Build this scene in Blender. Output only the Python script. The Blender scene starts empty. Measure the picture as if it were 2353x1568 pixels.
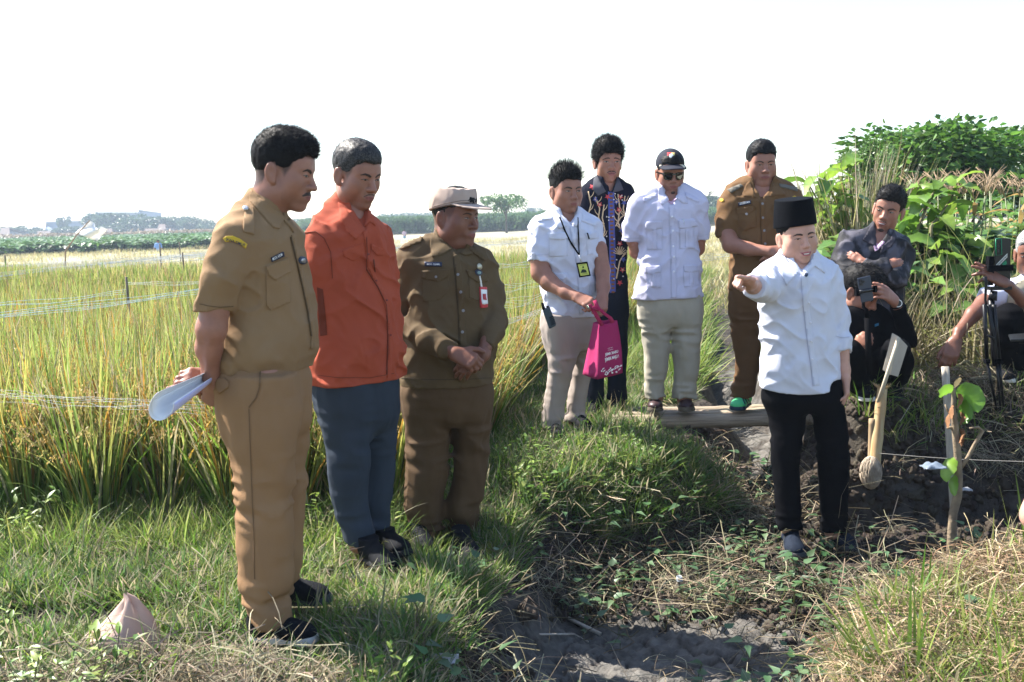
import bpy, bmesh, math, random
import numpy as np
from mathutils import Vector, Matrix
from mathutils.bvhtree import BVHTree
from mathutils.geometry import delaunay_2d_cdt
import openvdb

random.seed(7); RNG = np.random.default_rng(7)
rad = math.radians
scn = bpy.context.scene
COL = scn.collection

# ------------------------------------------------------------------ camera
CAM_Z = 1.35
PITCH, ROLL, FPX = rad(6.93), rad(-1.64), 995.0
_fw = np.array([0, math.cos(PITCH), -math.sin(PITCH)])
_u0 = np.array([0, math.sin(PITCH), math.cos(PITCH)])
_r0 = np.array([1., 0, 0])
_rt = _r0 * math.cos(ROLL) + _u0 * math.sin(ROLL)
_up = -_r0 * math.sin(ROLL) + _u0 * math.cos(ROLL)
CAMP = np.array([0, 0, CAM_Z])
cam = bpy.data.cameras.new('camera')
cam.sensor_width = 36; cam.lens = 36 * FPX / 1024
cam.clip_start = 0.05; cam.clip_end = 3000
cam.dof.use_dof = True; cam.dof.focus_distance = 5.0; cam.dof.aperture_fstop = 7.1
camo = bpy.data.objects.new('camera', cam); COL.objects.link(camo)
_m = np.eye(4); _m[:3, 0] = _rt; _m[:3, 1] = _up; _m[:3, 2] = -_fw; _m[:3, 3] = CAMP
camo.matrix_world = Matrix(_m.tolist())
scn.camera = camo

# ------------------------------------------------------------------ light
SUN_DIR = np.array([-0.62, 0.36, 0.80]); SUN_DIR = SUN_DIR / np.linalg.norm(SUN_DIR)
SUN_EL = math.asin(SUN_DIR[2]); SUN_AZ = math.atan2(SUN_DIR[0], SUN_DIR[1])
world = bpy.data.worlds.new('World'); scn.world = world; world.use_nodes = True
nt = world.node_tree; nt.nodes.clear()
wo = nt.nodes.new('ShaderNodeOutputWorld'); wb = nt.nodes.new('ShaderNodeBackground')
sk = nt.nodes.new('ShaderNodeTexSky'); sk.sky_type = 'NISHITA'; sk.sun_disc = False
sk.sun_elevation = SUN_EL; sk.sun_rotation = SUN_AZ
sk.air_density = 1.0; sk.dust_density = 0.8; sk.ozone_density = 1.0
wb.inputs['Strength'].default_value = 0.10
nt.links.new(sk.outputs[0], wb.inputs[0]); nt.links.new(wb.outputs[0], wo.inputs[0])
sl = bpy.data.lights.new('sun', 'SUN'); sl.energy = 5.0; sl.angle = rad(0.53); sl.color = (1, 0.95, 0.87)
slo = bpy.data.objects.new('sun', sl); COL.objects.link(slo)
slo.rotation_euler = Vector(SUN_DIR.tolist()).to_track_quat('Z', 'Y').to_euler()
slo.location = (-20, 10, 30)
scn.view_settings.view_transform = 'Standard'; scn.view_settings.look = 'None'
scn.view_settings.exposure = 1.82; scn.view_settings.gamma = 1
scn.view_settings.use_curve_mapping = False
scn.render.engine = 'CYCLES'
scn.cycles.max_bounces = 6; scn.cycles.transparent_max_bounces = 12
scn.cycles.volume_bounces = 0
scn.cycles.use_denoising = True

# ------------------------------------------------------------------ pixel helpers (2353-wide tracing units)
def ray(X, Y):
    px, py = X * 1024 / 2353., Y * 1024 / 2353.
    return _fw + _rt * (px - 512) / FPX + _up * (341 - py) / FPX
def at(X, Y, d):
    v = ray(X, Y); return CAMP + v * (d / v[1])
def onz(X, Y, z):
    v = ray(X, Y); return CAMP + v * ((z - CAM_Z) / v[2])
def mpd(d): return d * 0.4352 / FPX
def V(*a): return np.array(a, float)
def unit(v):
    v = np.asarray(v, float); return v / (np.linalg.norm(v) + 1e-12)

ORD = ['first', 'second', 'third', 'fourth', 'fifth', 'sixth', 'seventh', 'eighth', 'ninth', 'tenth', 'eleventh', 'twelfth', 'thirteenth', 'fourteenth', 'fifteenth', 'sixteenth', 'seventeenth', 'eighteenth', 'nineteenth', 'twentieth', 'twenty-first', 'twenty-second', 'twenty-third', 'twenty-fourth', 'twenty-fifth', 'twenty-sixth', 'twenty-seventh', 'twenty-eighth', 'twenty-ninth', 'thirtieth', 'thirty-first', 'thirty-second', 'thirty-third', 'thirty-fourth']
# ------------------------------------------------------------------ noise
_LAT = np.random.default_rng(3).random((32, 32, 32)).astype(np.float32)
def noise3(x, y, z):
    x = np.asarray(x, np.float32); y = np.asarray(y, np.float32); z = np.asarray(z, np.float32)
    x, y, z = np.broadcast_arrays(x, y, z)
    xi = np.floor(x).astype(np.int64); yi = np.floor(y).astype(np.int64); zi = np.floor(z).astype(np.int64)
    fx = x - xi; fy = y - yi; fz = z - zi
    fx = fx * fx * (3 - 2 * fx); fy = fy * fy * (3 - 2 * fy); fz = fz * fz * (3 - 2 * fz)
    xi &= 31; yi &= 31; zi &= 31
    x1 = (xi + 1) & 31; y1 = (yi + 1) & 31; z1 = (zi + 1) & 31
    L = _LAT
    c00 = L[xi, yi, zi] * (1 - fx) + L[x1, yi, zi] * fx
    c10 = L[xi, y1, zi] * (1 - fx) + L[x1, y1, zi] * fx
    c01 = L[xi, yi, z1] * (1 - fx) + L[x1, yi, z1] * fx
    c11 = L[xi, y1, z1] * (1 - fx) + L[x1, y1, z1] * fx
    return ((c00 * (1 - fy) + c10 * fy) * (1 - fz) + (c01 * (1 - fy) + c11 * fy) * fz) * 2 - 1
def fbm(x, y, z, o=3):
    r = 0; a = 1
    for i in range(o):
        r = r + a * noise3(x * 2 ** i + 5.3 * i, y * 2 ** i, z * 2 ** i); a *= .5
    return r

# ------------------------------------------------------------------ materials
MATS = {}
def _sock(n, name):
    return n.inputs[name]
def mat(name, col, rough=0.8, col2=None, nscale=20., bump=0.0, bscale=200., spec=0.3, transl=0.0,
        metal=0.0, attr=None, sheen=0.0, sss=0.0, detail=4, coat=0.0, wr=0.0, stretch=None, lo=.35, hi=.65, emis=None, alpha=None):
    if name in MATS: return MATS[name]
    m = bpy.data.materials.new(name); m.use_nodes = True; MATS[name] = m
    t = m.node_tree; t.nodes.clear(); N = t.nodes.new; L = t.links.new
    out = N('ShaderNodeOutputMaterial'); b = N('ShaderNodeBsdfPrincipled')
    b.inputs['Roughness'].default_value = rough; b.inputs['Metallic'].default_value = metal
    b.inputs['Specular IOR Level'].default_value = spec
    if sheen: b.inputs['Sheen Weight'].default_value = sheen; b.inputs['Sheen Roughness'].default_value = .6
    if coat: b.inputs['Coat Weight'].default_value = coat
    if sss:
        b.inputs['Subsurface Weight'].default_value = sss
        b.inputs['Subsurface Radius'].default_value = (.012, .005, .003); b.inputs['Subsurface Scale'].default_value = 1.0
    tc = N('ShaderNodeTexCoord'); mp = N('ShaderNodeMapping'); L(tc.outputs['Object'], mp.inputs[0])
    if stretch: mp.inputs['Scale'].default_value = stretch
    c = None
    if col2 is not None:
        n = N('ShaderNodeTexNoise'); n.inputs['Scale'].default_value = nscale; n.inputs['Detail'].default_value = detail
        L(mp.outputs[0], n.inputs['Vector'])
        r = N('ShaderNodeMapRange'); r.inputs['From Min'].default_value = lo; r.inputs['From Max'].default_value = hi
        L(n.outputs['Fac'], r.inputs['Value'])
        mx = N('ShaderNodeMix'); mx.data_type = 'RGBA'
        mx.inputs['A'].default_value = (*col, 1); mx.inputs['B'].default_value = (*col2, 1)
        L(r.outputs[0], mx.inputs['Factor']); c = mx.outputs['Result']
    if attr:
        a = N('ShaderNodeAttribute'); a.attribute_name = attr; a.attribute_type = 'GEOMETRY'
        if c is None: c = a.outputs['Color']
        else:
            m2 = N('ShaderNodeMix'); m2.data_type = 'RGBA'; m2.blend_type = 'MULTIPLY'; m2.inputs['Factor'].default_value = 1
            L(c, m2.inputs['A']); L(a.outputs['Color'], m2.inputs['B']); c = m2.outputs['Result']
    if c is None: b.inputs['Base Color'].default_value = (*col, 1)
    else: L(c, b.inputs['Base Color'])
    if bump:
        n2 = N('ShaderNodeTexNoise'); n2.inputs['Scale'].default_value = bscale; n2.inputs['Detail'].default_value = 3
        L(mp.outputs[0], n2.inputs['Vector'])
        bp = N('ShaderNodeBump'); bp.inputs['Strength'].default_value = bump; bp.inputs['Distance'].default_value = .01
        L(n2.outputs['Fac'], bp.inputs['Height']); L(bp.outputs[0], b.inputs['Normal'])
        if wr:
            n3 = N('ShaderNodeTexNoise'); n3.inputs['Scale'].default_value = 7.5; n3.inputs['Detail'].default_value = 3.5; n3.inputs['Distortion'].default_value = 1.1
            n3.noise_type = 'RIDGED_MULTIFRACTAL'
            ms = N('ShaderNodeMapping'); ms.inputs['Scale'].default_value = (1.4, 1.4, .75); ms.inputs['Rotation'].default_value = (.3, .5, .2); L(tc.outputs['Object'], ms.inputs[0]); L(ms.outputs[0], n3.inputs['Vector'])
            b3 = N('ShaderNodeBump'); b3.inputs['Strength'].default_value = wr; b3.inputs['Distance'].default_value = .010
            L(n3.outputs['Fac'], b3.inputs['Height']); L(b3.outputs[0], bp.inputs['Normal'])
    if emis: b.inputs['Emission Color'].default_value = (*emis, 1); b.inputs['Emission Strength'].default_value = 1
    if alpha is not None: b.inputs['Alpha'].default_value = alpha
    if transl:
        tr = N('ShaderNodeBsdfTranslucent'); ms = N('ShaderNodeMixShader'); ms.inputs[0].default_value = transl
        if c is None: tr.inputs[0].default_value = (*col, 1)
        else: L(c, tr.inputs[0])
        L(b.outputs[0], ms.inputs[1]); L(tr.outputs[0], ms.inputs[2]); L(ms.outputs[0], out.inputs[0])
    else: L(b.outputs[0], out.inputs[0])
    return m

# ------------------------------------------------------------------ objects
def tag(o, label=None, cat=None, group=None, kind=None):
    if label: o['label'] = label
    if cat: o['category'] = cat
    if group: o['group'] = group
    if kind: o['kind'] = kind
    return o
def empty(name, loc, label=None, cat=None, group=None):
    o = bpy.data.objects.new(name, None); o.empty_display_size = .1
    o.location = [float(c) for c in loc]; COL.objects.link(o); o['_o'] = 1; del o['_o']
    return tag(o, label, cat, group)
def worldloc(o):
    p = V(*o.location)
    while o.parent is not None:
        o = o.parent; p = p + V(*o.location)
    return p
def mesh_from(name, verts, faces, smooth=True):
    me = bpy.data.meshes.new(name)
    verts = np.asarray(verts, np.float32)
    if isinstance(faces, tuple):     # (tris, quads)
        tr, qd = faces
        nl = tr.size + qd.size; nf = len(tr) + len(qd)
        me.vertices.add(len(verts)); me.vertices.foreach_set('co', verts.ravel())
        me.loops.add(nl); me.polygons.add(nf)
        li = np.concatenate([tr.ravel(), qd.ravel()]).astype(np.int32)
        st = np.concatenate([np.arange(len(tr)) * 3, tr.size + np.arange(len(qd)) * 4]).astype(np.int32)
        me.loops.foreach_set('vertex_index', li); me.polygons.foreach_set('loop_start', st)
        me.update(calc_edges=True); me.validate()
    else:
        me.from_pydata(verts.tolist(), [], [list(map(int, f)) for f in faces]); me.update()
    if smooth: me.polygons.foreach_set('use_smooth', np.ones(len(me.polygons), bool))
    return me
def mobj(name, verts, faces, material, parent=None, smooth=True, origin=None):
    """verts in world space; the object's origin is its parent's (or `origin`)"""
    if parent is not None: off = worldloc(parent)
    elif origin is not None: off = V(*origin)
    else: off = V(0, 0, 0)
    me = mesh_from(name, np.asarray(verts, float) - off, faces, smooth)
    mats = material if isinstance(material, (list, tuple)) else [material]
    for m in mats: me.materials.append(m)
    o = bpy.data.objects.new(name, me); COL.objects.link(o)
    if parent is not None: o.parent = parent
    else: o.location = off.tolist()
    return o
def setcol(me, cols, name='tint'):
    a = me.color_attributes.new(name, 'FLOAT_COLOR', 'POINT')
    c = np.ones((len(me.vertices), 4), np.float32); c[:, :3] = cols
    a.data.foreach_set('color', c.ravel())

class MB:
    """simple mesh collector"""
    def __init__(s): s.v = []; s.f = []; s.n = 0; s.c = []
    def add(s, v, f, c=None):
        v = np.asarray(v, float); s.v.append(v)
        s.f += [[i + s.n for i in q] for q in f]; s.n += len(v)
        s.c.append(np.tile(np.asarray(c if c is not None else (1, 1, 1), float), (len(v), 1)) if c is None or np.ndim(c) == 1 else np.asarray(c))
    def box(s, c, size, rot=None, col=None):
        h = np.asarray(size) / 2
        p = np.array([[x, y, z] for x in (-1, 1) for y in (-1, 1) for z in (-1, 1)]) * h
        if rot is not None: p = p @ np.asarray(rot).T
        s.add(p + np.asarray(c), [[0, 1, 3, 2], [4, 6, 7, 5], [0, 4, 5, 1], [2, 3, 7, 6], [0, 2, 6, 4], [1, 5, 7, 3]], col)
    def tube(s, pts, r, n=8, col=None, caps=True):
        pts = np.asarray(pts, float); k = len(pts); r = np.broadcast_to(np.asarray(r, float), (k,))
        vs = []; up = V(0, 0, 1)
        t = np.gradient(pts, axis=0)
        a = None
        for i in range(k):
            d = unit(t[i])
            if a is None:
                a = np.cross(d, up)
                if np.linalg.norm(a) < .1: a = np.cross(d, V(0, 1, 0))
            a = unit(a - d * np.dot(a, d)); b = np.cross(d, a)
            for j in range(n):
                th = 2 * math.pi * j / n
                vs.append(pts[i] + r[i] * (a * math.cos(th) + b * math.sin(th)))
        f = [[i * n + j, i * n + (j + 1) % n, (i + 1) * n + (j + 1) % n, (i + 1) * n + j] for i in range(k - 1) for j in range(n)]
        if caps: f += [list(range(n))[::-1], [(k - 1) * n + j for j in range(n)]]
        s.add(vs, f, col)
    def strip(s, pts, side, w, col=None):
        """flat ribbon with mid fold"""
        pts = np.asarray(pts, float); k = len(pts); w = np.broadcast_to(np.asarray(w, float), (k,))
        side = np.asarray(side, float)
        if side.ndim == 1: side = np.tile(side, (k, 1))
        l = pts - side * w[:, None] / 2; r = pts + side * w[:, None] / 2
        vs = np.empty((2 * k, 3)); vs[0::2] = l; vs[1::2] = r
        s.add(vs, [[2 * i, 2 * i + 1, 2 * i + 3, 2 * i + 2] for i in range(k - 1)], col)
    def build(s, name, material, parent=None, smooth=True, origin=None, color=False):
        o = mobj(name, np.concatenate(s.v), s.f, material, parent, smooth, origin)
        if color: setcol(o.data, np.concatenate(s.c))
        return o
    def mesh(s, name, material, smooth=True, color=True):
        me = mesh_from(name, np.concatenate(s.v), s.f, smooth); me.materials.append(material)
        if color: setcol(me, np.concatenate(s.c))
        return me
def rotz(a): c, s = math.cos(a), math.sin(a); return np.array([[c, -s, 0], [s, c, 0], [0, 0, 1.]])
def rotx(a): c, s = math.cos(a), math.sin(a); return np.array([[1., 0, 0], [0, c, -s], [0, s, c]])
def roty(a): c, s = math.cos(a), math.sin(a); return np.array([[c, 0, s], [0, 1., 0], [-s, 0, c]])

# ------------------------------------------------------------------ scatter (for ground cover only)
def scatter(name, protos, pos, rot, scl, idx, label, cat, parent=None):
    """one 'stuff' object whose modifier sets leaf tufts on its vertices"""
    col = bpy.data.collections.new(name + '_tufts')
    for i, me in enumerate(protos):
        o = bpy.data.objects.new('%s_tuft_%02d' % (name, i), me); col.objects.link(o)
    n = len(pos)
    me = bpy.data.meshes.new(name); me.vertices.add(n); me.vertices.foreach_set('co', np.asarray(pos, np.float32).ravel())
    a = me.attributes.new('rot', 'FLOAT_VECTOR', 'POINT'); a.data.foreach_set('vector', np.asarray(rot, np.float32).ravel())
    a = me.attributes.new('scl', 'FLOAT_VECTOR', 'POINT')
    scl = np.asarray(scl, np.float32)
    if scl.ndim == 1: scl = np.repeat(scl[:, None], 3, 1)
    a.data.foreach_set('vector', scl.ravel())
    a = me.attributes.new('idx', 'INT', 'POINT'); a.data.foreach_set('value', np.asarray(idx, np.int32))
    ob = bpy.data.objects.new(name, me); COL.objects.link(ob)
    g = bpy.data.node_groups.new(name + '_nodes', 'GeometryNodeTree')
    g.interface.new_socket('Geometry', in_out='INPUT', socket_type='NodeSocketGeometry')
    g.interface.new_socket('Geometry', in_out='OUTPUT', socket_type='NodeSocketGeometry')
    N = g.nodes.new; L = g.links.new
    gi = N('NodeGroupInput'); go = N('NodeGroupOutput'); ip = N('GeometryNodeInstanceOnPoints')
    ci = N('GeometryNodeCollectionInfo'); ci.inputs['Collection'].default_value = col
    ci.inputs['Separate Children'].default_value = True; ci.inputs['Reset Children'].default_value = True
    def at_(nm, ty):
        q = N('GeometryNodeInputNamedAttribute'); q.data_type = ty; q.inputs['Name'].default_value = nm; return q.outputs[0]
    L(gi.outputs[0], ip.inputs['Points']); L(ci.outputs[0], ip.inputs['Instance'])
    ip.inputs['Pick Instance'].default_value = True
    L(at_('idx', 'INT'), ip.inputs['Instance Index'])
    L(at_('rot', 'FLOAT_VECTOR'), ip.inputs['Rotation']); L(at_('scl', 'FLOAT_VECTOR'), ip.inputs['Scale'])
    L(ip.outputs[0], go.inputs[0])
    md = ob.modifiers.new('tufts', 'NODES'); md.node_group = g
    return tag(ob, label, cat, kind='stuff')
# ------------------------------------------------------------------ implicit modelling
class Field:
    def __init__(s, lo, hi, h):
        s.lo = np.asarray(lo, float); s.h = h
        s.n = np.ceil((np.asarray(hi, float) - s.lo) / h).astype(int) + 1
        s.BG = .12; s.a = np.full(tuple(s.n), s.BG, np.float32)
    def _reg(s, lo, hi, m):
        i0 = np.clip(np.floor((np.asarray(lo) - m - s.lo) / s.h).astype(int), 0, s.n)
        i1 = np.clip(np.ceil((np.asarray(hi) + m - s.lo) / s.h).astype(int) + 1, 0, s.n)
        if (i1 <= i0).any(): return None, None
        sl = tuple(slice(int(a), int(b)) for a, b in zip(i0, i1))
        ax = [(s.lo[k] + s.h * np.arange(i0[k], i1[k])).astype(np.float32) for k in range(3)]
        return sl, (ax[0][:, None, None], ax[1][None, :, None], ax[2][None, None, :])
    def add(s, prim, k=0.0):
        lo, hi, f = prim; sl, P = s._reg(lo, hi, max(k, 3 * s.h))
        if sl is None: return
        d = f(*P).astype(np.float32); a = s.a[sl]
        if k <= 0: s.a[sl] = np.minimum(a, d)
        else:
            q = np.maximum(k - np.abs(a - d), 0) / k
            s.a[sl] = np.minimum(a, d) - q * q * k * .25
    def cut(s, prim, k=0.0):
        lo, hi, f = prim; sl, P = s._reg(lo, hi, max(k, 3 * s.h))
        if sl is None: return
        d = -f(*P).astype(np.float32); a = s.a[sl]
        if k <= 0: s.a[sl] = np.maximum(a, d)
        else:
            q = np.maximum(k - np.abs(a - d), 0) / k
            s.a[sl] = np.maximum(a, d) + q * q * k * .25
    def warp(s, fn, band=None):
        band = band or 4 * s.h
        i = np.nonzero(np.abs(s.a) < band)
        P = [s.lo[k] + s.h * i[k] for k in range(3)]
        s.a[i] += fn(*P).astype(np.float32)
    def mesh(s, adapt=0.0):
        g = openvdb.FloatGrid(s.BG); g.copyFromArray(np.ascontiguousarray(s.a), tolerance=0.0)
        p, t, q = g.convertToPolygons(isovalue=0.0, adaptivity=adapt)
        p = np.asarray(p, np.float64) * s.h + s.lo
        t = np.asarray(t, np.int64).reshape(-1, 3); q = np.asarray(q, np.int64).reshape(-1, 4)
        # orientation: signed volume
        vol = 0.
        if len(q):
            a, b, c, d = (p[q[:, k]] for k in range(4))
            vol += np.einsum('ij,ij->i', a, np.cross(b, c)).sum() + np.einsum('ij,ij->i', a, np.cross(c, d)).sum()
        if len(t):
            a, b, c = (p[t[:, k]] for k in range(3)); vol += np.einsum('ij,ij->i', a, np.cross(b, c)).sum()
        if vol < 0: t = t[:, ::-1]; q = q[:, ::-1]
        return p, (t.astype(np.int32), q.astype(np.int32))
def join_parts(parts):
    P = []; T = []; Q = []; n = 0
    for p, (t, q) in parts:
        P.append(p); T.append(t + n); Q.append(q + n); n += len(p)
    return np.concatenate(P), (np.concatenate(T), np.concatenate(Q))
def bvh_of(pf):
    p, (t, q) = pf
    polys = [list(map(int, x)) for x in t] + [list(map(int, x)) for x in q]
    return BVHTree.FromPolygons([tuple(x) for x in p.tolist()], polys)

def cone(A, B, ra, rb, flatA=False, flatB=False, sq=None):
    """round cone; sq=(axis vector, factor) flattens the section along that axis"""
    A = np.asarray(A, float); B = np.asarray(B, float); ax = B - A; L2 = float(ax @ ax) + 1e-9; L = math.sqrt(L2)
    R = max(ra, rb)
    def f(x, y, z):
        px, py, pz = x - A[0], y - A[1], z - A[2]
        t = (px * ax[0] + py * ax[1] + pz * ax[2]) / L2; tc = np.clip(t, 0, 1)
        qx, qy, qz = px - tc * ax[0], py - tc * ax[1], pz - tc * ax[2]
        if sq is not None:
            n, fac = unit(sq[0]), sq[1]; dd = qx * n[0] + qy * n[1] + qz * n[2]; e = (1 / fac - 1) * dd
            qx = qx + e * n[0]; qy = qy + e * n[1]; qz = qz + e * n[2]
        d = np.sqrt(qx * qx + qy * qy + qz * qz) - (ra + (rb - ra) * tc)
        if sq is not None: d = d * min(1, sq[1])
        if flatA: d = np.maximum(d, -t * L)
        if flatB: d = np.maximum(d, (t - 1) * L)
        return d
    return (np.minimum(A, B) - R, np.maximum(A, B) + R, f)
def ell(C, r, M=None):
    C = np.asarray(C, float); r = np.asarray(r, float); R = r.max(); M = np.eye(3) if M is None else np.asarray(M)
    def f(x, y, z):
        px, py, pz = x - C[0], y - C[1], z - C[2]
        u = px * M[0, 0] + py * M[1, 0] + pz * M[2, 0]
        v = px * M[0, 1] + py * M[1, 1] + pz * M[2, 1]
        w = px * M[0, 2] + py * M[1, 2] + pz * M[2, 2]
        k0 = np.sqrt((u / r[0]) ** 2 + (v / r[1]) ** 2 + (w / r[2]) ** 2)
        k1 = np.sqrt((u / r[0] ** 2) ** 2 + (v / r[1] ** 2) ** 2 + (w / r[2] ** 2) ** 2) + 1e-6
        return k0 * (k0 - 1) / k1
    return (C - R, C + R, f)
def rbox(C, h, M=None, r=.005):
    C = np.asarray(C, float); h = np.asarray(h, float); R = np.linalg.norm(h); M = np.eye(3) if M is None else np.asarray(M)
    def f(x, y, z):
        px, py, pz = x - C[0], y - C[1], z - C[2]
        q = [np.abs(px * M[0, k] + py * M[1, k] + pz * M[2, k]) - h[k] + r for k in range(3)]
        o = np.sqrt(sum(np.maximum(k, 0) ** 2 for k in q))
        return o + np.minimum(np.maximum(np.maximum(q[0], q[1]), q[2]), 0) - r
    return (C - R, C + R, f)
def loft(nodes, yaw, ex=2.2, capr=0.0, slopes=(0, 0)):
    """nodes: (centre3, a lateral, b front) ordered by z; vertical loft of superellipses"""
    nodes = sorted(nodes, key=lambda n: n[0][2])
    z = np.array([n[0][2] for n in nodes]); C = np.array([n[0] for n in nodes]); a = np.array([n[1] for n in nodes]); b = np.array([n[2] for n in nodes])
    zz = np.linspace(z[0], z[-1], 160)
    def sm(v):   # monotone-ish cubic hermite
        m = np.gradient(v, z); s = np.searchsorted(z, zz, side='right') - 1; s = np.clip(s, 0, len(z) - 2)
        h = z[s + 1] - z[s]; t = (zz - z[s]) / h
        return ((2 * t ** 3 - 3 * t ** 2 + 1) * v[s] + (t ** 3 - 2 * t ** 2 + t) * h * m[s] + (-2 * t ** 3 + 3 * t ** 2) * v[s + 1] + (t ** 3 - t ** 2) * h * m[s + 1])
    cx, cy, aa, bb = sm(C[:, 0]), sm(C[:, 1]), np.maximum(sm(a), .01), np.maximum(sm(b), .01)
    c_, s_ = math.cos(yaw), math.sin(yaw)
    R = max(a.max(), b.max())
    lo = np.array([cx.min() - R, cy.min() - R, z[0]]); hi = np.array([cx.max() + R, cy.max() + R, z[-1]])
    def f(x, y, Z):
        A = np.interp(Z, zz, aa).astype(np.float32); B = np.interp(Z, zz, bb).astype(np.float32)
        X = x - np.interp(Z, zz, cx).astype(np.float32); Y = y - np.interp(Z, zz, cy).astype(np.float32)
        u = np.abs(X * c_ + Y * s_) / A; v = np.abs(-X * s_ + Y * c_) / B
        d = ((u ** ex + v ** ex) ** (1 / ex) - 1) * np.minimum(A, B)
        zc = np.maximum(Z - z[-1], z[0] - Z)
        return np.maximum(d, zc + np.zeros_like(d))
    return (lo, hi, f)

# ------------------------------------------------------------------ decals: thin shaped pieces that lie on a surface
def inpoly(p, poly):
    x, y = p; c = False; n = len(poly); j = n - 1
    for i in range(n):
        xi, yi = poly[i]; xj, yj = poly[j]
        if (yi > y) != (yj > y) and x < (xj - xi) * (y - yi) / (yj - yi + 1e-12) + xi: c = not c
        j = i
    return c
def dens(poly, step):
    out = []
    for i in range(len(poly)):
        a = V(*poly[i]); b = V(*poly[(i + 1) % len(poly)]); k = max(1, int(np.linalg.norm(b - a) / step))
        for t in range(k): out.append(tuple(a + (b - a) * t / k))
    return out
def piece(bvh, poly, cast, lift=.003, step=4., back=.004, maxd=None):
    """cast(u,v)->(origin, direction). returns verts, faces of a raised patch"""
    bd = dens([tuple(map(float, p)) for p in poly], step)
    A = np.array(bd); lo = A.min(0); hi = A.max(0); inner = []
    for x in np.arange(lo[0] + step * .6, hi[0], step):
        for y in np.arange(lo[1] + step * .6, hi[1], step):
            if inpoly((x, y), poly): inner.append((x, y))
    pts = bd + inner; nb = len(bd)
    vs, ed, fs, *_ = delaunay_2d_cdt([Vector(p) for p in pts], [], [list(range(nb))], 1, 1e-6)
    top = []; low = []; ok = []
    for p in vs:
        o, d = cast(p[0], p[1]); d = unit(d)
        h = bvh.ray_cast(Vector(o.tolist()), Vector(d.tolist()))
        if h[0] is None: top.append((0, 0, 0)); low.append((0, 0, 0)); ok.append(False); continue
        n = np.array(h[1]); n = n if n @ d < 0 else -n
        n = unit(n - d * .6)
        q = np.array(h[0]); top.append(q + n * lift); low.append(q - n * back); ok.append(True)
    N = len(top); V_ = [tuple(t) for t in top] + [tuple(t) for t in low]
    F = []; ec = {}
    if any(ok):
        md = np.median([np.linalg.norm(np.array(top[i]) - CAMP) for i in range(N) if ok[i]])
    for f in fs:
        if not all(ok[i] for i in f): continue
        q = [np.array(top[i]) for i in f]
        if maxd and max(np.linalg.norm(q[i] - q[i - 1]) for i in range(len(q))) > maxd: continue
        F.append(list(f))
        for i in range(len(f)):
            a, b = f[i], f[(i + 1) % len(f)]; ec[(a, b)] = 1
    for (a, b) in list(ec):
        if (b, a) not in ec: F.append([b, a, a + N, b + N])
    return np.array(V_), F
def camcast(X, Y): return CAMP, ray(X, Y)
def decal(name, bvh, poly, material, parent, lift=.003, step=5., maxd=.05, cast=None, smooth=True):
    v, f = piece(bvh, poly, cast or camcast, lift, step, maxd=maxd)
    if not f: print('decal missed:', name, poly[0]); return None
    used = sorted({i for q in f for i in q}); mp = {a: i for i, a in enumerate(used)}
    v = v[used]; f = [[mp[i] for i in q] for q in f]
    o = mobj(name, v, f, material, parent, smooth)
    # consistent outward normals toward the viewer side
    return o
def disc(cx, cy, r, n=10, ry=None):
    return [(cx + r * math.cos(2 * math.pi * i / n), cy + (ry or r) * math.sin(2 * math.pi * i / n)) for i in range(n)]
def band(pts, w):
    """polyline -> polygon of width w (w may be list)"""
    pts = [V(*p) for p in pts]; n = len(pts); w = [w] * n if np.isscalar(w) else w; L = []; R = []
    for i in range(n):
        d = unit(pts[min(i + 1, n - 1)] - pts[max(i - 1, 0)]); q = V(-d[1], d[0]) * w[i] / 2
        L.append(tuple(pts[i] + q)); R.append(tuple(pts[i] - q))
    return L + R[::-1]
def text_on(name, bvh, quad, s, material, parent, lift=.004, cast=None, fit=True, bold=0.0):
    """flat lettering laid on a surface; quad = TL,TR,BR,BL in tracing units"""
    cu = bpy.data.curves.new(name, 'FONT'); cu.body = s; cu.align_x = 'LEFT'; cu.resolution_u = 2; cu.offset = bold
    ob = bpy.data.objects.new(name, cu); COL.objects.link(ob)
    dg = bpy.context.evaluated_depsgraph_get(); me = bpy.data.meshes.new_from_object(ob.evaluated_get(dg))
    COL.objects.unlink(ob); bpy.data.objects.remove(ob); bpy.data.curves.remove(cu)
    n = len(me.vertices)
    if n == 0: return None
    co = np.empty(n * 3); me.vertices.foreach_get('co', co); co = co.reshape(-1, 3)
    lo = co.min(0); hi = co.max(0); u = (co[:, 0] - lo[0]) / (hi[0] - lo[0] + 1e-9); v = (co[:, 1] - lo[1]) / (hi[1] - lo[1] + 1e-9)
    TL, TR, BR, BL = (V(*q) for q in quad)
    P = (TL[None] * (1 - u)[:, None] + TR[None] * u[:, None]) * v[:, None] + (BL[None] * (1 - u)[:, None] + BR[None] * u[:, None]) * (1 - v)[:, None]
    out = []
    c = cast or camcast
    for p in P:
        o, d = c(p[0], p[1]); d = unit(d); h = bvh.ray_cast(Vector(o.tolist()), Vector(d.tolist()))
        if h[0] is None: return None
        out.append(np.array(h[0]) - d * lift)
    F = [list(p.vertices) for p in me.polygons]; bpy.data.meshes.remove(me)
    return mobj(name, np.array(out), F, material, parent, False)
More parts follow.
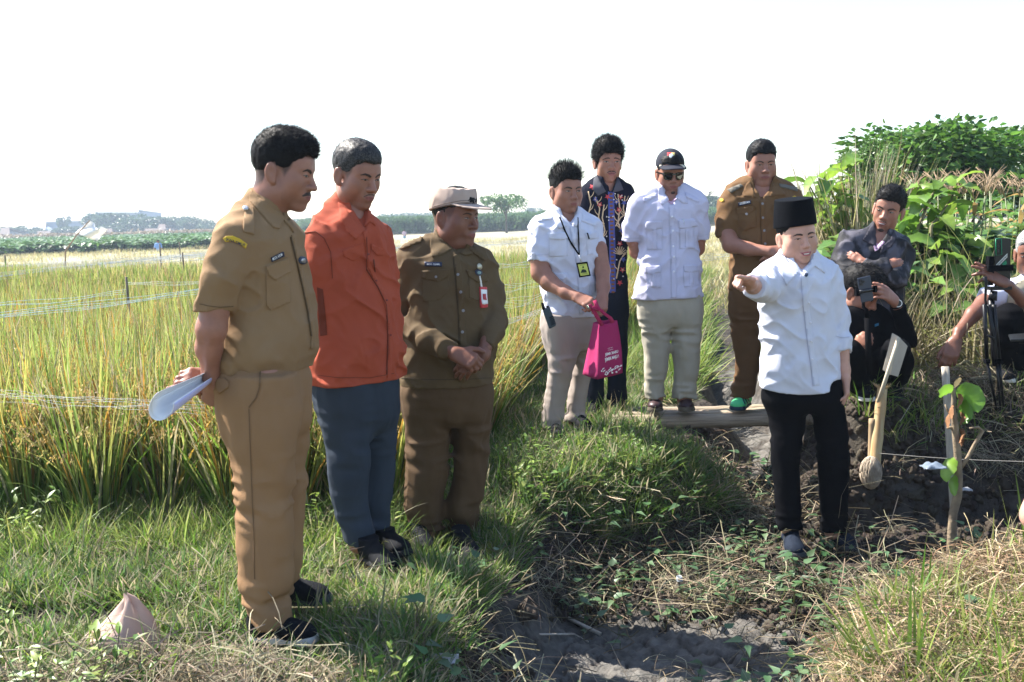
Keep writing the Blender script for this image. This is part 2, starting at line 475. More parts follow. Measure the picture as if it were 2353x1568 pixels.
# ------------------------------------------------------------------ people
def skinmat(name, c):
    return mat(name, c, rough=.44, col2=tuple(k * .84 for k in c), nscale=22, spec=.35, attr='tint', sss=.12, bump=.12, bscale=260)
SK_B = skinmat('skin_tan', (.315, .145, .098)); SK_C = skinmat('skin_light', (.52, .285, .21)); SK_D = skinmat('skin_dark', (.20, .085, .055))
M_HAIR = mat('hair_black', (.006, .0055, .006), rough=.6, spec=.12)
M_HAIRG = mat('hair_greying', (.010, .009, .010), rough=.55, spec=.25, col2=(.10, .095, .09), nscale=220, lo=.45, hi=.8)
M_HAIRW = mat('hair_grey', (.12, .115, .11), rough=.5, spec=.4, col2=(.42, .42, .41), nscale=160)
M_SCL = mat('eye_white', (.36, .33, .31), rough=.3)
M_IRIS = mat('eye_dark', (.02, .012, .009), rough=.12, spec=.6)
M_LIP = mat('lip', (.26, .09, .08), rough=.45, col2=(.20, .065, .06), nscale=90)
M_LIPR = mat('lip_pink', (.42, .13, .14), rough=.4, col2=(.36, .10, .11), nscale=90)
M_MOUTH = mat('mouth_dark', (.035, .012, .012), rough=.6)
M_TEETH = mat('teeth', (.72, .70, .65), rough=.25)
M_STUB = mat('moustache_hair', (.03, .02, .018), rough=.7, col2=(.055, .032, .026), nscale=260)
def cloth(name, c, c2=None, ns=6, rough=.85, weave=.22, sheen=0, wr=.6):
    return mat(name, c, rough=rough, col2=c2 or tuple(k * .9 for k in c), nscale=ns, bump=weave, bscale=420, spec=.2 if max(c) > .02 else .05, sheen=0, wr=wr)

def head_parts(H, neck, fine):
    """returns local mesh of head+neck; H holds pose and face parameters"""
    s = H['s']; g = H.get
    fat = g('fat', 1.0); jaw = g('jaw', 1.0)
    F = Field((-.125, -.15, -.24), (.125, .15, .16), fine)
    F.add(ell((0, .012, .040), (.074, .094, .083)))
    F.add(ell((0, -.028, -.022), (.061 * fat, .060, .086)), .03)
    F.add(ell((0, -.060, .040), (.055, .026, .040)), .03)               # forehead
    for q in (-1, 1):
        F.add(ell((q * .040 * fat, -.050, -.022), (.027, .030, .032)), .025)   # cheek
        F.add(ell((q * .046 * fat * jaw, -.012, -.062), (.024, .036, .032)), .03)   # jaw angle
        F.add(cone((q * .012, -.083, .024), (q * .046, -.068, .023), .0095, .008), .014)   # brow ridge
    F.add(ell((0, -.068, -.096), (.024 * jaw, .022, .017)), .028)            # chin
    F.add(ell((0, -.076, -.060), (.030, .020, .022)), .022)            # muzzle
    for q in (-1, 1):
        F.cut(ell((q * .032, -.108, .006), (.021, .021, .014)), .014)
        F.add(ell((q * .031, -.073, .005), (.0165, .0145, .0125)), .004)
        F.add(cone((q * .017, -.086, .0125), (q * .045, -.076, .0105), .0042, .0036), .006)   # upper lid
        F.add(cone((q * .018, -.083, -.006), (q * .043, -.075, -.005), .0036, .003), .008)     # lower lid
    nw = g('nose', 1.0) * 1.08; nl = g('nlen', .84)
    F.add(cone((0, -.083, .016), (0, -.083 - .025 * nl, -.026), .0075, .0115), .012)
    F.add(ell((0, -.087 - .022 * nl, -.030), (.0125 * nw, .0115, .0095)), .006)
    for q in (-1, 1): F.add(ell((q * .0135 * nw, -.092 - .004 * nl, -.032), (.0085, .0115, .0085)), .006)
    for q in (-1, 1): F.cut(ell((q * .0075 * nw, -.103, -.0405), (.0036, .005, .004)), .003)
    F.cut(cone((0, -.104, -.043), (0, -.103, -.051), .0035, .003), .006)   # philtrum
    sm = g('smile', 0.0)
    up = [(-.026, -.078, -.060 + sm * .006), (-.012, -.0905, -.0575), (0, -.093, -.0585), (.012, -.0905, -.0575), (.026, -.078, -.060 + sm * .006)]
    lw = [(-.024, -.078, -.063 + sm * .005), (-.011, -.0885, -.0685 - sm * .003), (.011, -.0885, -.0685 - sm * .003), (.024, -.078, -.063 + sm * .005)]
    for A, B in zip(up, up[1:]): F.add(cone(A, B, .0052, .0052), .005)
    for A, B in zip(lw, lw[1:]): F.add(cone(A, B, .0062, .0062), .006)
    if sm:
        for q in (-1, 1): F.cut(cone((q * .024, -.100, -.036), (q * .036, -.092, -.062), .005, .004), .012)
    else:
        for q in (-1, 1): F.cut(cone((q * .024, -.103, -.034), (q * .031, -.096, -.056), .004, .004), .010)
    # ears
    for q in (-1, 1):
        E_ = rotz(-q * .35) @ rotx(-.12)
        F.add(ell((q * .079, .012, -.004), (.0075, .019, .033), E_), .006)
        F.cut(ell((q * .089, .006, .000), (.0075, .0105, .019), E_), .003)
        F.add(ell((q * .077, .002, -.030), (.006, .010, .011), E_), .006)
    # neck
    A, B, ra, rb = neck
    F.add(cone(A, B, ra, rb), .028)
    if g('dchin'): F.add(ell((0, -.030, -.102), (.052 * g('dchin'), .045, .026)), .03)
    return F.mesh()

HAIRL = {   # hairline height by front-back coordinate
    'short': [(-.12, .070), (-.070, .066), (-.052, .052), (-.045, .026), (-.030, -.004), (-.018, .012), (.006, .030), (.030, .006), (.042, -.040), (.07, -.062), (.12, -.066)],
    'full': [(-.12, .058), (-.070, .054), (-.052, .040), (-.043, .008), (-.028, -.018), (-.014, .006), (.006, .022), (.030, -.010), (.042, -.050), (.07, -.080), (.12, -.085)],
}
def hair_parts(H, fine):
    g = H.get; st = g('hair', 'short'); th = g('hth', .012); tip = g('htop', .012)
    hl = np.array(HAIRL['full' if st == 'full' else 'short'])
    cut = g('hline', 0.0)
    F = Field((-.13, -.15, -.12), (.13, .16, .20), fine)
    F.add(ell((0, .012, .042 + tip * .45), (.0745 + th * .85, .094 + th, .083 + tip)))
    F.add(ell((0, -.030, .075 + tip * .4), (.058 + th * .6, .060 + th * .2, .045 + tip * .6)), .03)
    if g('quiff'): F.add(ell((g('quiff')[0], -.066, .092 + g('quiff')[1]), (.042, .024, .020)), .02)
    def f(x, y, z):
        hz = np.interp(y, hl[:, 0], hl[:, 1]) + cut + .0045 * noise3(x * 130, y * 130, 3) + .004 * noise3(x * 50, y * 50, 8)
        hz = hz - (.016 * np.clip((np.abs(x) - .035) / .03, 0, 1)) * (y < -.05)
        return (z - hz) * .8 + np.zeros_like(x + y + z)      # inside (negative) below hairline
    F.cut(((-.2, -.2, -.2), (.2, .2, .2), f), .004)
    if st != 'full': F.warp(lambda x, y, z: np.clip((.050 - z) / .09, 0, 1) * (th * .45) + 0 * x, .05)
    F.warp(lambda x, y, z: noise3(x * 110, y * 80, z * 80) * .0022 + noise3(x * 30, y * 30, z * 30) * .0015)
    return F.mesh()
def strands(pf, n, ln, comb, wd, rg, up=.5, jit=.35, zlim=-1):
    p, (t, q) = pf
    tri = np.concatenate([t, q[:, :3], q[:, [0, 2, 3]]]) if len(q) else t
    a, b, c = p[tri[:, 0]], p[tri[:, 1]], p[tri[:, 2]]
    nr = np.cross(b - a, c - a); ar = np.linalg.norm(nr, axis=1) + 1e-12; nr = nr / ar[:, None]
    pr = ar / ar.sum(); i = rg.choice(len(tri), n, p=pr)
    r1 = np.sqrt(rg.random(n))[:, None]; r2 = rg.random(n)[:, None]
    P = a[i] * (1 - r1) + b[i] * r1 * (1 - r2) + c[i] * r1 * r2; N_ = nr[i]
    C = comb(P) if callable(comb) else np.tile(np.asarray(comb, float), (n, 1))
    D = N_ * up + C + rg.normal(0, jit, (n, 3)); D /= np.linalg.norm(D, axis=1)[:, None]
    L = ln(P) if callable(ln) else ln
    L = L * (.6 + .8 * rg.random(n))
    S = np.cross(D, rg.normal(0, 1, (n, 3))); S /= np.linalg.norm(S, axis=1)[:, None] + 1e-9
    P = P - N_ * .0015
    v = np.empty((n, 3, 3)); v[:, 0] = P - S * wd; v[:, 1] = P + S * wd; v[:, 2] = P + D * np.asarray(L)[:, None]
    T = (np.arange(n * 3).reshape(-1, 3)).astype(np.int32)
    return v.reshape(-1, 3), (T, np.zeros((0, 4), np.int32))

def build_head(H, root, necks, skin, fine, rg):
    """adds facial parts; returns world head mesh part"""
    M = rotz(rad(H['yaw'])) @ roty(rad(H.get('roll', 0))) @ rotx(rad(H.get('pitch', 0))); s = H['s']
    pos = H['pos']; inv = lambda p: (M.T @ (np.asarray(p) - pos)) / s
    A, B, ra, rb = necks
    loc = head_parts(H, (inv(A), inv(B), ra / s, rb / s), fine / s)
    W = lambda v: (np.asarray(v) * s) @ M.T + pos
    bv = bvh_of(loc)
    cf = lambda u, v: (V(u, -.4, v), V(0, 1, 0))
    def D(name, polys, lift=.0006, step=.003, parent=root):
        P = []; Fs = []; n = 0; mats = []; mi = []
        for poly, m, lf in polys:
            v, f = piece(bv, poly, cf, lf, step, back=.0012, maxd=.02)
            if not f: continue
            if m not in mats: mats.append(m)
            P.append(W(v)); Fs += [[i + n for i in q] for q in f]; mi += [mats.index(m)] * len(f); n += len(v)
        if not P: return None
        used = sorted({i for q in Fs for i in q}); mp = {a: i for i, a in enumerate(used)}
        v = np.concatenate(P)[used]; Fs = [[mp[i] for i in q] for q in Fs]
        o = mobj(name, v, Fs, mats, parent); o.data.polygons.foreach_set('material_index', mi); return o
    g = H.get; op = g('eye', 1.0); gz = g('gaze', (0, 0)); sides = g('sides', (-1, 1))
    for q in sides:
        if g('noeyes'): break
        cx, cz = q * .0315, .0045
        al = []
        for k in range(14):
            th = 2 * math.pi * k / 14; al.append((cx + .0150 * math.cos(th), cz + (.0056 if math.sin(th) > 0 else .0038) * op * math.sin(th) * (1 - .25 * abs(math.cos(th))) + q * .0 + .0012 * (math.cos(th) * q)))
        ir = [(cx + gz[0] + .0058 * math.cos(t), cz + gz[1] + min(.0058, .0047 * op) * math.sin(t)) for t in np.linspace(0, 2 * math.pi, 12, endpoint=False)]
        lid = band([(cx - .0155, cz - .0006 - .001 * q), (cx - .008, cz + .0042 * op), (cx, cz + .0058 * op), (cx + .008, cz + .0042 * op), (cx + .0155, cz - .0006 + .001 * q)], [.0008, .002, .0024, .002, .0008])
        D('eye', [(al, M_SCL, .0004), (ir, M_IRIS, .0010), (lid, M_IRIS, .0014)], step=.002)
    bt = g('brow', (0.0, 0.0, 1.0))    # inner raise, outer raise, thickness
    hm = H.get('hairmat', M_HAIR)
    if not g('nobrow'):
        for q in sides:
            pts = [(q * .012, .0205 + bt[0]), (q * .022, .0245 + bt[0] * .5), (q * .036, .0255 + bt[1] * .6), (q * .051, .0195 + bt[1])]
            w = [.0056 * bt[2], .0072 * bt[2], .0060 * bt[2], .0022]
            D('eyebrow', [(band(pts, w), M_STUB if hm is not M_HAIRW else M_HAIRG, .0010)], step=.0025)
    sm = g('smile', 0.0); mw = g('mouth', 1.0) * .0245; lp = g('lipmat', M_LIP); my = -.0610
    cz = my + sm * .006
    U = [(-mw, cz), (-mw * .5, my + .0042), (-.004, my + .0062), (0, my + .0050), (.004, my + .0062), (mw * .5, my + .0042), (mw, cz), (mw * .5, my - .0004 - sm * .001), (0, my - .0002 - sm * .001), (-mw * .5, my - .0004 - sm * .001)]
    ga = g('gap', 0.0)
    Lw = [(-mw * .96, cz - .0006), (-mw * .5, my - .0010 - ga - sm * .002), (0, my - .0012 - ga - sm * .003), (mw * .5, my - .0010 - ga - sm * .002), (mw * .96, cz - .0006), (mw * .55, my - .0080 - ga), (0, my - .0112 - ga), (-mw * .55, my - .0080 - ga)]
    gap = [(-mw * .95, cz), (-mw * .5, my + .0004), (0, my + .0006), (mw * .5, my + .0004), (mw * .95, cz), (mw * .5, my - .0016 - ga - sm * .002), (0, my - .0020 - ga - sm * .003), (-mw * .5, my - .0016 - ga - sm * .002)]
    L_ = [(gap, M_MOUTH, .0004), (U, lp, .0007), (Lw, lp, .0007)]
    if g('teeth'): L_.insert(1, ([(-mw * .72, cz - .0012), (-mw * .4, my - .0004), (0, my - .0002), (mw * .4, my - .0004), (mw * .72, cz - .0012), (mw * .4, my - ga - sm * .002), (0, my - .0010 - ga - sm * .0024), (-mw * .4, my - ga - sm * .002)], M_TEETH, .0006))
    if not g('nomouth'): D('mouth', L_, step=.0025)
    if g('moustache'):
        t = g('moustache'); w = mw * g('mw', 1.05)
        for q in (-1, 1):
            D('moustache', [(band([(q * .002, my + .0115), (q * w * .55, my + .0105), (q * w, my + .0025)], [.0062 * t, .0058 * t, .0028 * t]), M_STUB, .0012)], step=.0025)
    if g('goatee'):
        t = g('goatee'); D('beard', [([(-.015 * t, -.096), (-.008, -.091), (.008, -.091), (.015 * t, -.096), (.012 * t, -.106), (0, -.111), (-.012 * t, -.106)], M_STUB, .0010)], step=.003)
    # hair
    if g('hair') != 'none':
        hp = hair_parts(H, .0042)
        parts = [hp]
        ht = g('hair', 'short'); ln = g('hlen', .010); cb = g('comb', (0, -.2, .2)); ns = g('ns', 2600)
        def L(P): return ln * np.where(P[:, 2] > .06, 1.0, g('hside', .5))
        parts.append(strands(hp, ns, L, cb, g('hw', .0011), rg, up=g('hup', .6), jit=g('hjit', .35)))
        p, f = join_parts(parts)
        mobj('hair', W(p), f, hm, root)
    return W(loc[0]), loc[1], M, W, bv

def hand(F, W, d, n, side, curls, thumb, sc=1.0, spread=1.0, k=.007):
    """F: field; W wrist; d wrist->knuckles; n out of the back; side +1 thumb on cross(n,d)"""
    d = unit(d); n = unit(n - d * np.dot(n, d)); l = np.cross(n, d) * side
    W = np.asarray(W, float)
    kn = [W + d * .083 * sc + l * .028 * sc * spread, W + d * .088 * sc + l * .009 * sc * spread, W + d * .085 * sc - l * .010 * sc * spread, W + d * .077 * sc - l * .028 * sc * spread]
    rr = [.0100, .0102, .0096, .0086]
    for i in range(4):
        st = W + d * .006 * sc + l * (.014 - .0095 * i) * sc
        F.add(cone(st, kn[i], .0185 * sc, (rr[i] + .0028) * sc, sq=(n, .78)), .016)
    F.add(ell(W + d * .045 * sc - n * .004 * sc, (.036 * sc, .040 * sc, .014 * sc), np.stack([l, d, n], 1)), .01)
    ln = [(.043, .026, .021), (.047, .030, .022), (.043, .028, .022), (.034, .021, .019)]
    for i in range(4):
        p = kn[i]; a = 0
        sp = (1.5 - i) * .05 * spread
        for j in range(3):
            a += rad(curls[i][j]); dd = unit(d * math.cos(a) - n * math.sin(a) + l * sp)
            q = p + dd * ln[i][j] * sc; r0 = rr[i] * (1 - .09 * j) * sc; r1 = rr[i] * (.9 - .09 * j) * sc
            F.add(cone(p, q, r0, r1), k if j else .010); p = q
    tb = W + d * .018 * sc + l * .020 * sc - n * .004 * sc; p = tb
    tl = (.044, .033, .026); tr = (.0155, .0120, .0112, .0090)
    for j in range(3):
        c = thumb[j]; dd = unit(l * c[0] + d * c[1] - n * c[2]); q = p + dd * tl[j] * sc
        F.add(cone(p, q, tr[j] * sc, tr[j + 1] * sc), .014 if j == 0 else .006); p = q
FIST = [(75, 95, 50)] * 4
RELAX = [(20, 28, 18), (25, 32, 20), (30, 36, 22), (34, 38, 22)]
TH_REL = [(.55, .8, .25), (.25, .95, .25), (.1, 1, .2)]
TH_FIST = [(.6, .75, .35), (.0, .85, .7), (-.6, .5, .8)]

def shoe(name, parent, heel, toe, upmat, solemat, w=.047, up=.085, ankle=.043, solez=.026, lace=None, tongue=None):
    heel = np.asarray(heel, float); toe = np.asarray(toe, float); ax = toe - heel; L = np.linalg.norm(ax); d = ax / L
    lat = unit(np.cross(d, V(0, 0, 1))); z = np.cross(lat, d); z = z if z[2] > 0 else -z
    Mx = np.stack([lat, d, z], 1); P = lambda a, b, c: heel + lat * a + d * b * L + z * c
    F = Field(np.minimum(heel, toe) - .09, np.maximum(heel, toe) + V(.09, .09, .17), .005)
    F.add(ell(P(0, .16, .045), (w * .78, .045, .045), Mx)); F.add(cone(P(0, .17, .05), P(0, .19, up + .01), ankle * .92, ankle, flatB=True), .02)
    F.add(ell(P(0, .48, .036), (w * .82, L * .33, .046), Mx), .03)
    F.add(ell(P(0, .76, .030), (w * .96, L * .235, .033), Mx), .025)
    F.cut(rbox(P(0, .5, -.05), (.2, .3, .062), Mx), .0)
    p, f = F.mesh(); o = mobj(name, p, f, upmat, parent)
    G = Field(np.minimum(heel, toe) - .09, np.maximum(heel, toe) + V(.09, .09, .12), .005)
    G.add(cone(P(0, .16, 0), P(0, .50, 0), w * .82, w * .80)); G.add(cone(P(0, .50, 0), P(0, .80, 0), w * .80, w * 1.04), .02)
    def slab(x, y, zz):
        h = (x - heel[0]) * z[0] + (y - heel[1]) * z[1] + (zz - heel[2]) * z[2]
        t = ((x - heel[0]) * d[0] + (y - heel[1]) * d[1] + (zz - heel[2]) * d[2]) / L
        top = solez + .010 * np.clip(.3 - t, 0, 1) * 3 + .012 * np.clip(t - .8, 0, 1) * 2
        return -np.maximum(h - top, -h) + np.zeros_like(h)
    G.cut(((-99,) * 3, (99,) * 3, slab), .003)
    p, f = G.mesh(); so = mobj('sole', p, f, solemat, o)
    if lace is not None:
        b = MB()
        for i in range(5):
            t = .40 + i * .075; hgt = .092 - .012 * i
            b.tube([P(-w * .45, t, hgt * .80), P(0, t + .01, hgt), P(w * .45, t, hgt * .80)], .0028, 6)
        b.build('laces', lace, o)
    return o

def fold_shirt(a, ph, vert=4.5, lat=10, mid=1.0):
    def f(x, y, z):
        n1 = noise3(x * lat + z * 5 + ph, y * lat, z * vert + ph)
        r = np.abs(noise3(x * 13 - z * 8 + ph, y * 13 + z * 4, z * 9 + ph))
        n2 = np.abs(noise3(x * 26 + z * 17, y * 26, z * 20 + ph))
        n3 = 1 - np.abs(noise3(x * 9 + z * 11 + ph, y * 9, z * 6 - x * 5))
        return a * (n1 * .9 + (r - .35) * 1.4 * mid - (n3 ** 4 - .3) * 1.2 * mid + (n2 - .3) * .28)
    return f
def fold_trouser(a, ph, knee, hem, kn=1.0):
    def f(x, y, z):
        n1 = noise3(x * 13 + ph, y * 13, z * 2.2 + ph) + .7 * (np.abs(noise3(x * 20 + z * 3, y * 20, z * 4 + ph)) - .3)
        w = np.exp(-((z - knee) / .10) ** 2) * kn + np.exp(-((z - hem) / .09) ** 2) * 1.3 + .25
        n2 = noise3(x * 8 + z * 5 + ph, y * 8, z * 24 + ph * 2)
        return a * (n1 * .9 + w * (np.abs(n2) - .35) * 1.6 + .2 * noise3(x * 34, y * 34, z * 20))
    return f

def person(S):
    d = S['d']; rg = np.random.default_rng(int(S.get('seed', 1)) + 11)
    yaw = rad(S['yaw']); sk = S['skin']; fine = S.get('fine', .004)
    pt = lambda q: at(q[0], q[1], d + (q[2] if len(q) > 2 else 0))
    root = empty('person', S['root'], S['label'], 'person', S.get('group'))
    parts = []; out = {'root': root}
    # head -------------------------------------------------
    H = dict(S['head']); X, Y, off = H['at']; H['pos'] = at(X, Y, d + off)
    nA = at(*S['neck'][0][:2], d + S['neck'][0][2]); nB = at(*S['neck'][1][:2], d + S['neck'][1][2])
    ra = S['neck'][0][3] * mpd(d); rb = S['neck'][1][3] * mpd(d)
    hv, hf, M, W, lbv = build_head(H, root, (nA, nB, ra, rb), sk, fine, rg)
    parts.append((hv, hf)); out['M'] = M; out['W'] = W; out['hpos'] = H['pos']; out['lbvh'] = lbv
    # torso -------------------------------------------------
    def tor(nodes, dq=.68, shrink=0., yw=None):
        r = []; nn = len(nodes)
        yw_ = yaw if yw is None else yw
        for n in nodes:
            q = n[3] if len(n) > 3 else dq; off = n[4] if len(n) > 4 else 0
            wv = n[2] * mpd(d + off); a = wv / math.sqrt(math.cos(yw_) ** 2 + q * q * math.sin(yw_) ** 2)
            r.append((at(n[0], n[1], d + off), max(a - shrink, .02), max(a * q - shrink, .02)))
        return r
    T = S['torso']; q = S.get('q', .68); allp = np.array([at(n[0], n[1], d) for n in T])
    lo = np.array([1e9] * 3); hi = -lo
    def ext(prims):
        nonlocal lo, hi
        for p in prims: lo = np.minimum(lo, p[0]); hi = np.maximum(hi, p[1])
    # shirt
    TT = tor(T, q); zhem = TT[-1][0][2]; TT.append((TT[-1][0] - V(0, 0, .035), TT[-1][1] * 1.01, TT[-1][2] * 1.01)); sh = [(loft(TT, yaw, S.get('ex', 2.3)), 0)]
    for sl in S.get('sleeves', []):
        P = [(pt(n), n[3] * mpd(d + n[2])) for n in sl]
        for i in range(len(P) - 1):
            sh.append((cone(P[i][0], P[i + 1][0], P[i][1], P[i + 1][1], flatB=(i == len(P) - 2)), S.get('sk', .045) if i == 0 else .012))
    for c in S.get('traps', []):
        A, B = pt(c[0]), pt(c[1]); sh.append((cone(A, B, c[0][3] * mpd(d), c[1][3] * mpd(d)), .04))
    if S.get('belly'):
        X, Y, off, r = S['belly'][:4]; sh.append((ell(at(X, Y, d + off), (r * mpd(d),) * 2 + (r * mpd(d) * 1.1,)), .06))
    ext([s_[0] for s_ in sh]); lo -= .03; hi += .03
    F = Field(lo, hi, S.get('hs', .006))
    for p_, k in sh: F.add(p_, k)
    cs = S.get('collar')      # (A, B, rA, rB): collar stand
    if cs:
        A, B = pt(cs[0]), pt(cs[1]); F.add(cone(A, B, cs[0][3] * mpd(d), cs[1][3] * mpd(d), flatB=True), .02)
    F.warp(fold_shirt(1.45 * S.get('fold', .006), S.get('seed', 1) * 3.1, mid=S.get('mid', 1.0)))
    tail = S.get('tail', 0.0); cx0, cy0 = TT[-1][0][0], TT[-1][0][1]
    F.cut(((-99,) * 3, (99,) * 3, lambda x, y, z: (z - (zhem + .004 * noise3(x * 6, y * 6, 1.0) + tail * np.clip((np.abs(x - cx0) / (TT[-1][1] * .9)), 0, 1.1) ** 2)) + 0 * x), .003)
    for v in S.get('open', []):
        A, B = pt(v[0]), pt(v[1]); F.cut(cone(A, B, v[0][3] * mpd(d), v[1][3] * mpd(d)), .004)
    if S.get('vn'):
        tb = bvh_of(F.mesh()); r_ = unit(ray(*S['vn'])); hit = tb.ray_cast(Vector(CAMP.tolist()), Vector(r_.tolist()))[0]
        A_ = np.array(hit) + r_ * .004; fr = V(math.sin(yaw), -math.cos(yaw), 0); w_ = S.get('vw', 1.0)
        B_ = nA + fr * ra * .75 + V(0, 0, .015)
        F.cut(cone(A_, A_ * .5 + B_ * .5, .002, ra * .62 * w_), .004); F.cut(cone(A_ * .5 + B_ * .5, B_ + V(0, 0, .03), ra * .62 * w_, ra * 1.05 * w_), .004)
    sp = F.mesh(); shirt = mobj('shirt' if not S.get('jacket') else S['jacket'], sp[0], sp[1], S['shirt'], root)
    out['shirt'] = shirt; out['sb'] = bvh_of(sp); out['cb'] = bvh_of(join_parts([sp, (hv, hf)]))
    # inner body (hidden below the clothes) + trousers
    lo = np.array([1e9] * 3); hi = -lo
    hips = tor(S['hips'], S.get('hq', q + .03))
    if not S.get('legcone'):
        hips[-1] = (hips[-1][0], hips[-1][1] * .80, hips[-1][2] * .70); hips[-2] = (hips[-2][0], hips[-2][1] * .97, hips[-2][2] * .95)
    hl = loft(hips, yaw, 2.3); tr = [(hl, 0)]
    zh = at(T[-1][0], T[-1][1], d)[2]
    if not S.get('legcone'): hips = [(h_[0], h_[1] * (S.get('tuck', .90) if h_[0][2] > zh - .01 else 1), h_[2] * (S.get('tuck', .90) - .03 if h_[0][2] > zh - .01 else .97)) for h_ in hips]; hl = loft(hips, yaw, 2.3); tr = [(hl, 0)]
    tb_ = tor(T, q, .024); tb_ = [(c_, a_ * (.66 if i_ >= len(tb_) - 2 else 1), b_ * (.60 if i_ >= len(tb_) - 2 else 1)) for i_, (c_, a_, b_) in enumerate(tb_)]
    bod = [(loft(tb_[:-1], yaw, 2.2), 0), (loft([(h_[0], h_[1] * .66, h_[2] * .66) for h_ in hips[1:]], yaw, 2.2), .01), (cone(tb_[-2][0], hips[1][0], .06, .06), .01)]
    bod.append((cone(nA, at(T[min(2, len(T) - 1)][0], T[min(2, len(T) - 1)][1], d), ra * .95, ra), .03))
    for lg in S['legs']:
        if S.get('legcone'):
            P = [(pt(n), n[3] * mpd(d + n[2])) for n in lg]
            for i in range(len(P) - 1):
                tr.append((cone(P[i][0], P[i + 1][0], P[i][1], P[i + 1][1]), .05 if i == 0 else .02)); bod.append((cone(P[i][0], P[i + 1][0], P[i][1] * .75, P[i + 1][1] * .75), .03))
        else:
            ns = [(pt(n), n[3] * mpd(d + n[2]), n[3] * mpd(d + n[2]) * (n[4] if len(n) > 4 else 1.05)) for n in lg]
            hz = at(*S['hips'][0][:2], d)[2] - .02; t0 = ns[0]
            if t0[0][2] < hz - .02: ns = [(V(t0[0][0], t0[0][1], hz), t0[1] * .95, t0[2] * .95)] + ns
            tr.append((loft(ns, yaw, 2.15), .035))
            P = [n[0] for n in ns]; R = [n[1] for n in ns]
            for i in range(len(P) - 1): bod.append((cone(P[i], P[i + 1], min(R[i] * .72, .085), min(R[i + 1] * .72, .08)), .03))
    ext([t_[0] for t_ in tr]); F = Field(lo - .03, hi + .03, S.get('ht', .009))
    for p_, k in tr: F.add(p_, k)
    zs = [at(n[0], n[1], d)[2] for n in S['hips']]; zmin = F.lo[2]
    zf = min(pt(l[-1])[2] for l in S['legs'])
    F.warp(fold_trouser(1.3 * S.get('tfold', .007), S.get('seed', 1) * 1.7, zf + .42, zf + .04, S.get('kn', 1.0)))
    tp = F.mesh(); trs = mobj('trousers', tp[0], tp[1], S['pants'], root); out['trousers'] = trs; out['tb'] = bvh_of(tp)
    # inner arms follow the sleeves
    for sl in S.get('sleeves', []):
        P = [(pt(n), n[3] * mpd(d + n[2]) * .62) for n in sl]
        bod.append((cone(at(T[1][0], T[1][1], d), P[0][0], .05, P[0][1]), .03))
        for i in range(len(P) - 1): bod.append((cone(P[i][0], P[i + 1][0], P[i][1], P[i + 1][1]), .02))
    lo = np.array([1e9] * 3); hi = -lo; ext([b_[0] for b_ in bod])
    F = Field(lo - .03, hi + .03, .011)
    for p_, k in bod: F.add(p_, k)
    parts.append(F.mesh())
    # arms with hands
    for am in S.get('arms', []):
        ch = [(pt(n), n[3] * mpd(d + n[2])) for n in am['chain']]
        pr = [cone(ch[i][0], ch[i + 1][0], ch[i][1], ch[i + 1][1]) for i in range(len(ch) - 1)]
        lo = np.min([p_[0] for p_ in pr], 0); hi = np.max([p_[1] for p_ in pr], 0)
        hl_ = am.get('hand')
        if hl_: lo = np.minimum(lo, ch[-1][0] - .17); hi = np.maximum(hi, ch[-1][0] + .17)
        F = Field(lo - .02, hi + .02, fine if am.get('fine', True) else .006)
        for p_ in pr: F.add(p_, .02)
        if hl_:
            Wp = ch[-1][0]; dr = unit(pt(hl_['to']) - Wp)
            hand(F, Wp, dr, V(*hl_['n']), hl_.get('side', 1), hl_.get('curls', RELAX), hl_.get('thumb', TH_REL), hl_.get('sc', 1.0), hl_.get('spread', 1.0))
        for c in am.get('extra', []):
            P = [(pt(n), n[3] * mpd(d + n[2])) for n in c]
            for i in range(len(P) - 1): F.add(cone(P[i][0], P[i + 1][0], P[i][1], P[i + 1][1]), .006 if i else .01)
        m = F.mesh(); parts.append(m)
        out.setdefault('armb', []).append(bvh_of(m))
    p, f = join_parts(parts)
    body = mobj('body', p, f, sk, root)
    # tint: lips/stubble are separate; blush and stubble shadow of the beard area as pigment
    loc = ((p - H['pos']) @ M) / H['s']
    c = np.ones((len(p), 3)); bd = np.clip(1 - np.abs(loc[:, 2] + .080) / .034, 0, 1) * (loc[:, 1] < -.03) * (np.linalg.norm(loc, axis=1) < .2)
    st = H.get('stub', .12)
    c *= (1 - bd * st)[:, None]
    lipz = np.exp(-((loc[:, 2] + .047) / .007) ** 2) * (loc[:, 1] < -.07) * (np.abs(loc[:, 0]) < .028); c *= (1 - lipz * st * 1.2)[:, None]
    nb = H.get('nobuzz', False)
    if H.get('buzz'):    # close-cropped sides
        hl = np.array(HAIRL['short']); hz = np.interp(loc[:, 1], hl[:, 0], hl[:, 1])
        mk = np.clip((loc[:, 2] - hz + .012) / .02, 0, 1) * (np.abs(loc[:, 0]) < .0795) * (np.linalg.norm(loc, axis=1) < .17)
        c *= (1 - mk * H['buzz'])[:, None]
    setcol(body.data, c); out['body'] = body
    out['bb'] = bvh_of((hv, hf))
    for shs in S.get('shoes', []):
        h_, t_ = shs['heel'], shs['toe']
        heel = onz(h_[0], h_[1], h_[2]) if shs.get('z') else at(*h_); toe = onz(*t_) if shs.get('z') else at(*t_)
        shoe('shoe', root, heel, toe, shs['up'], shs['sole'], **shs.get('kw', {}))
    return out
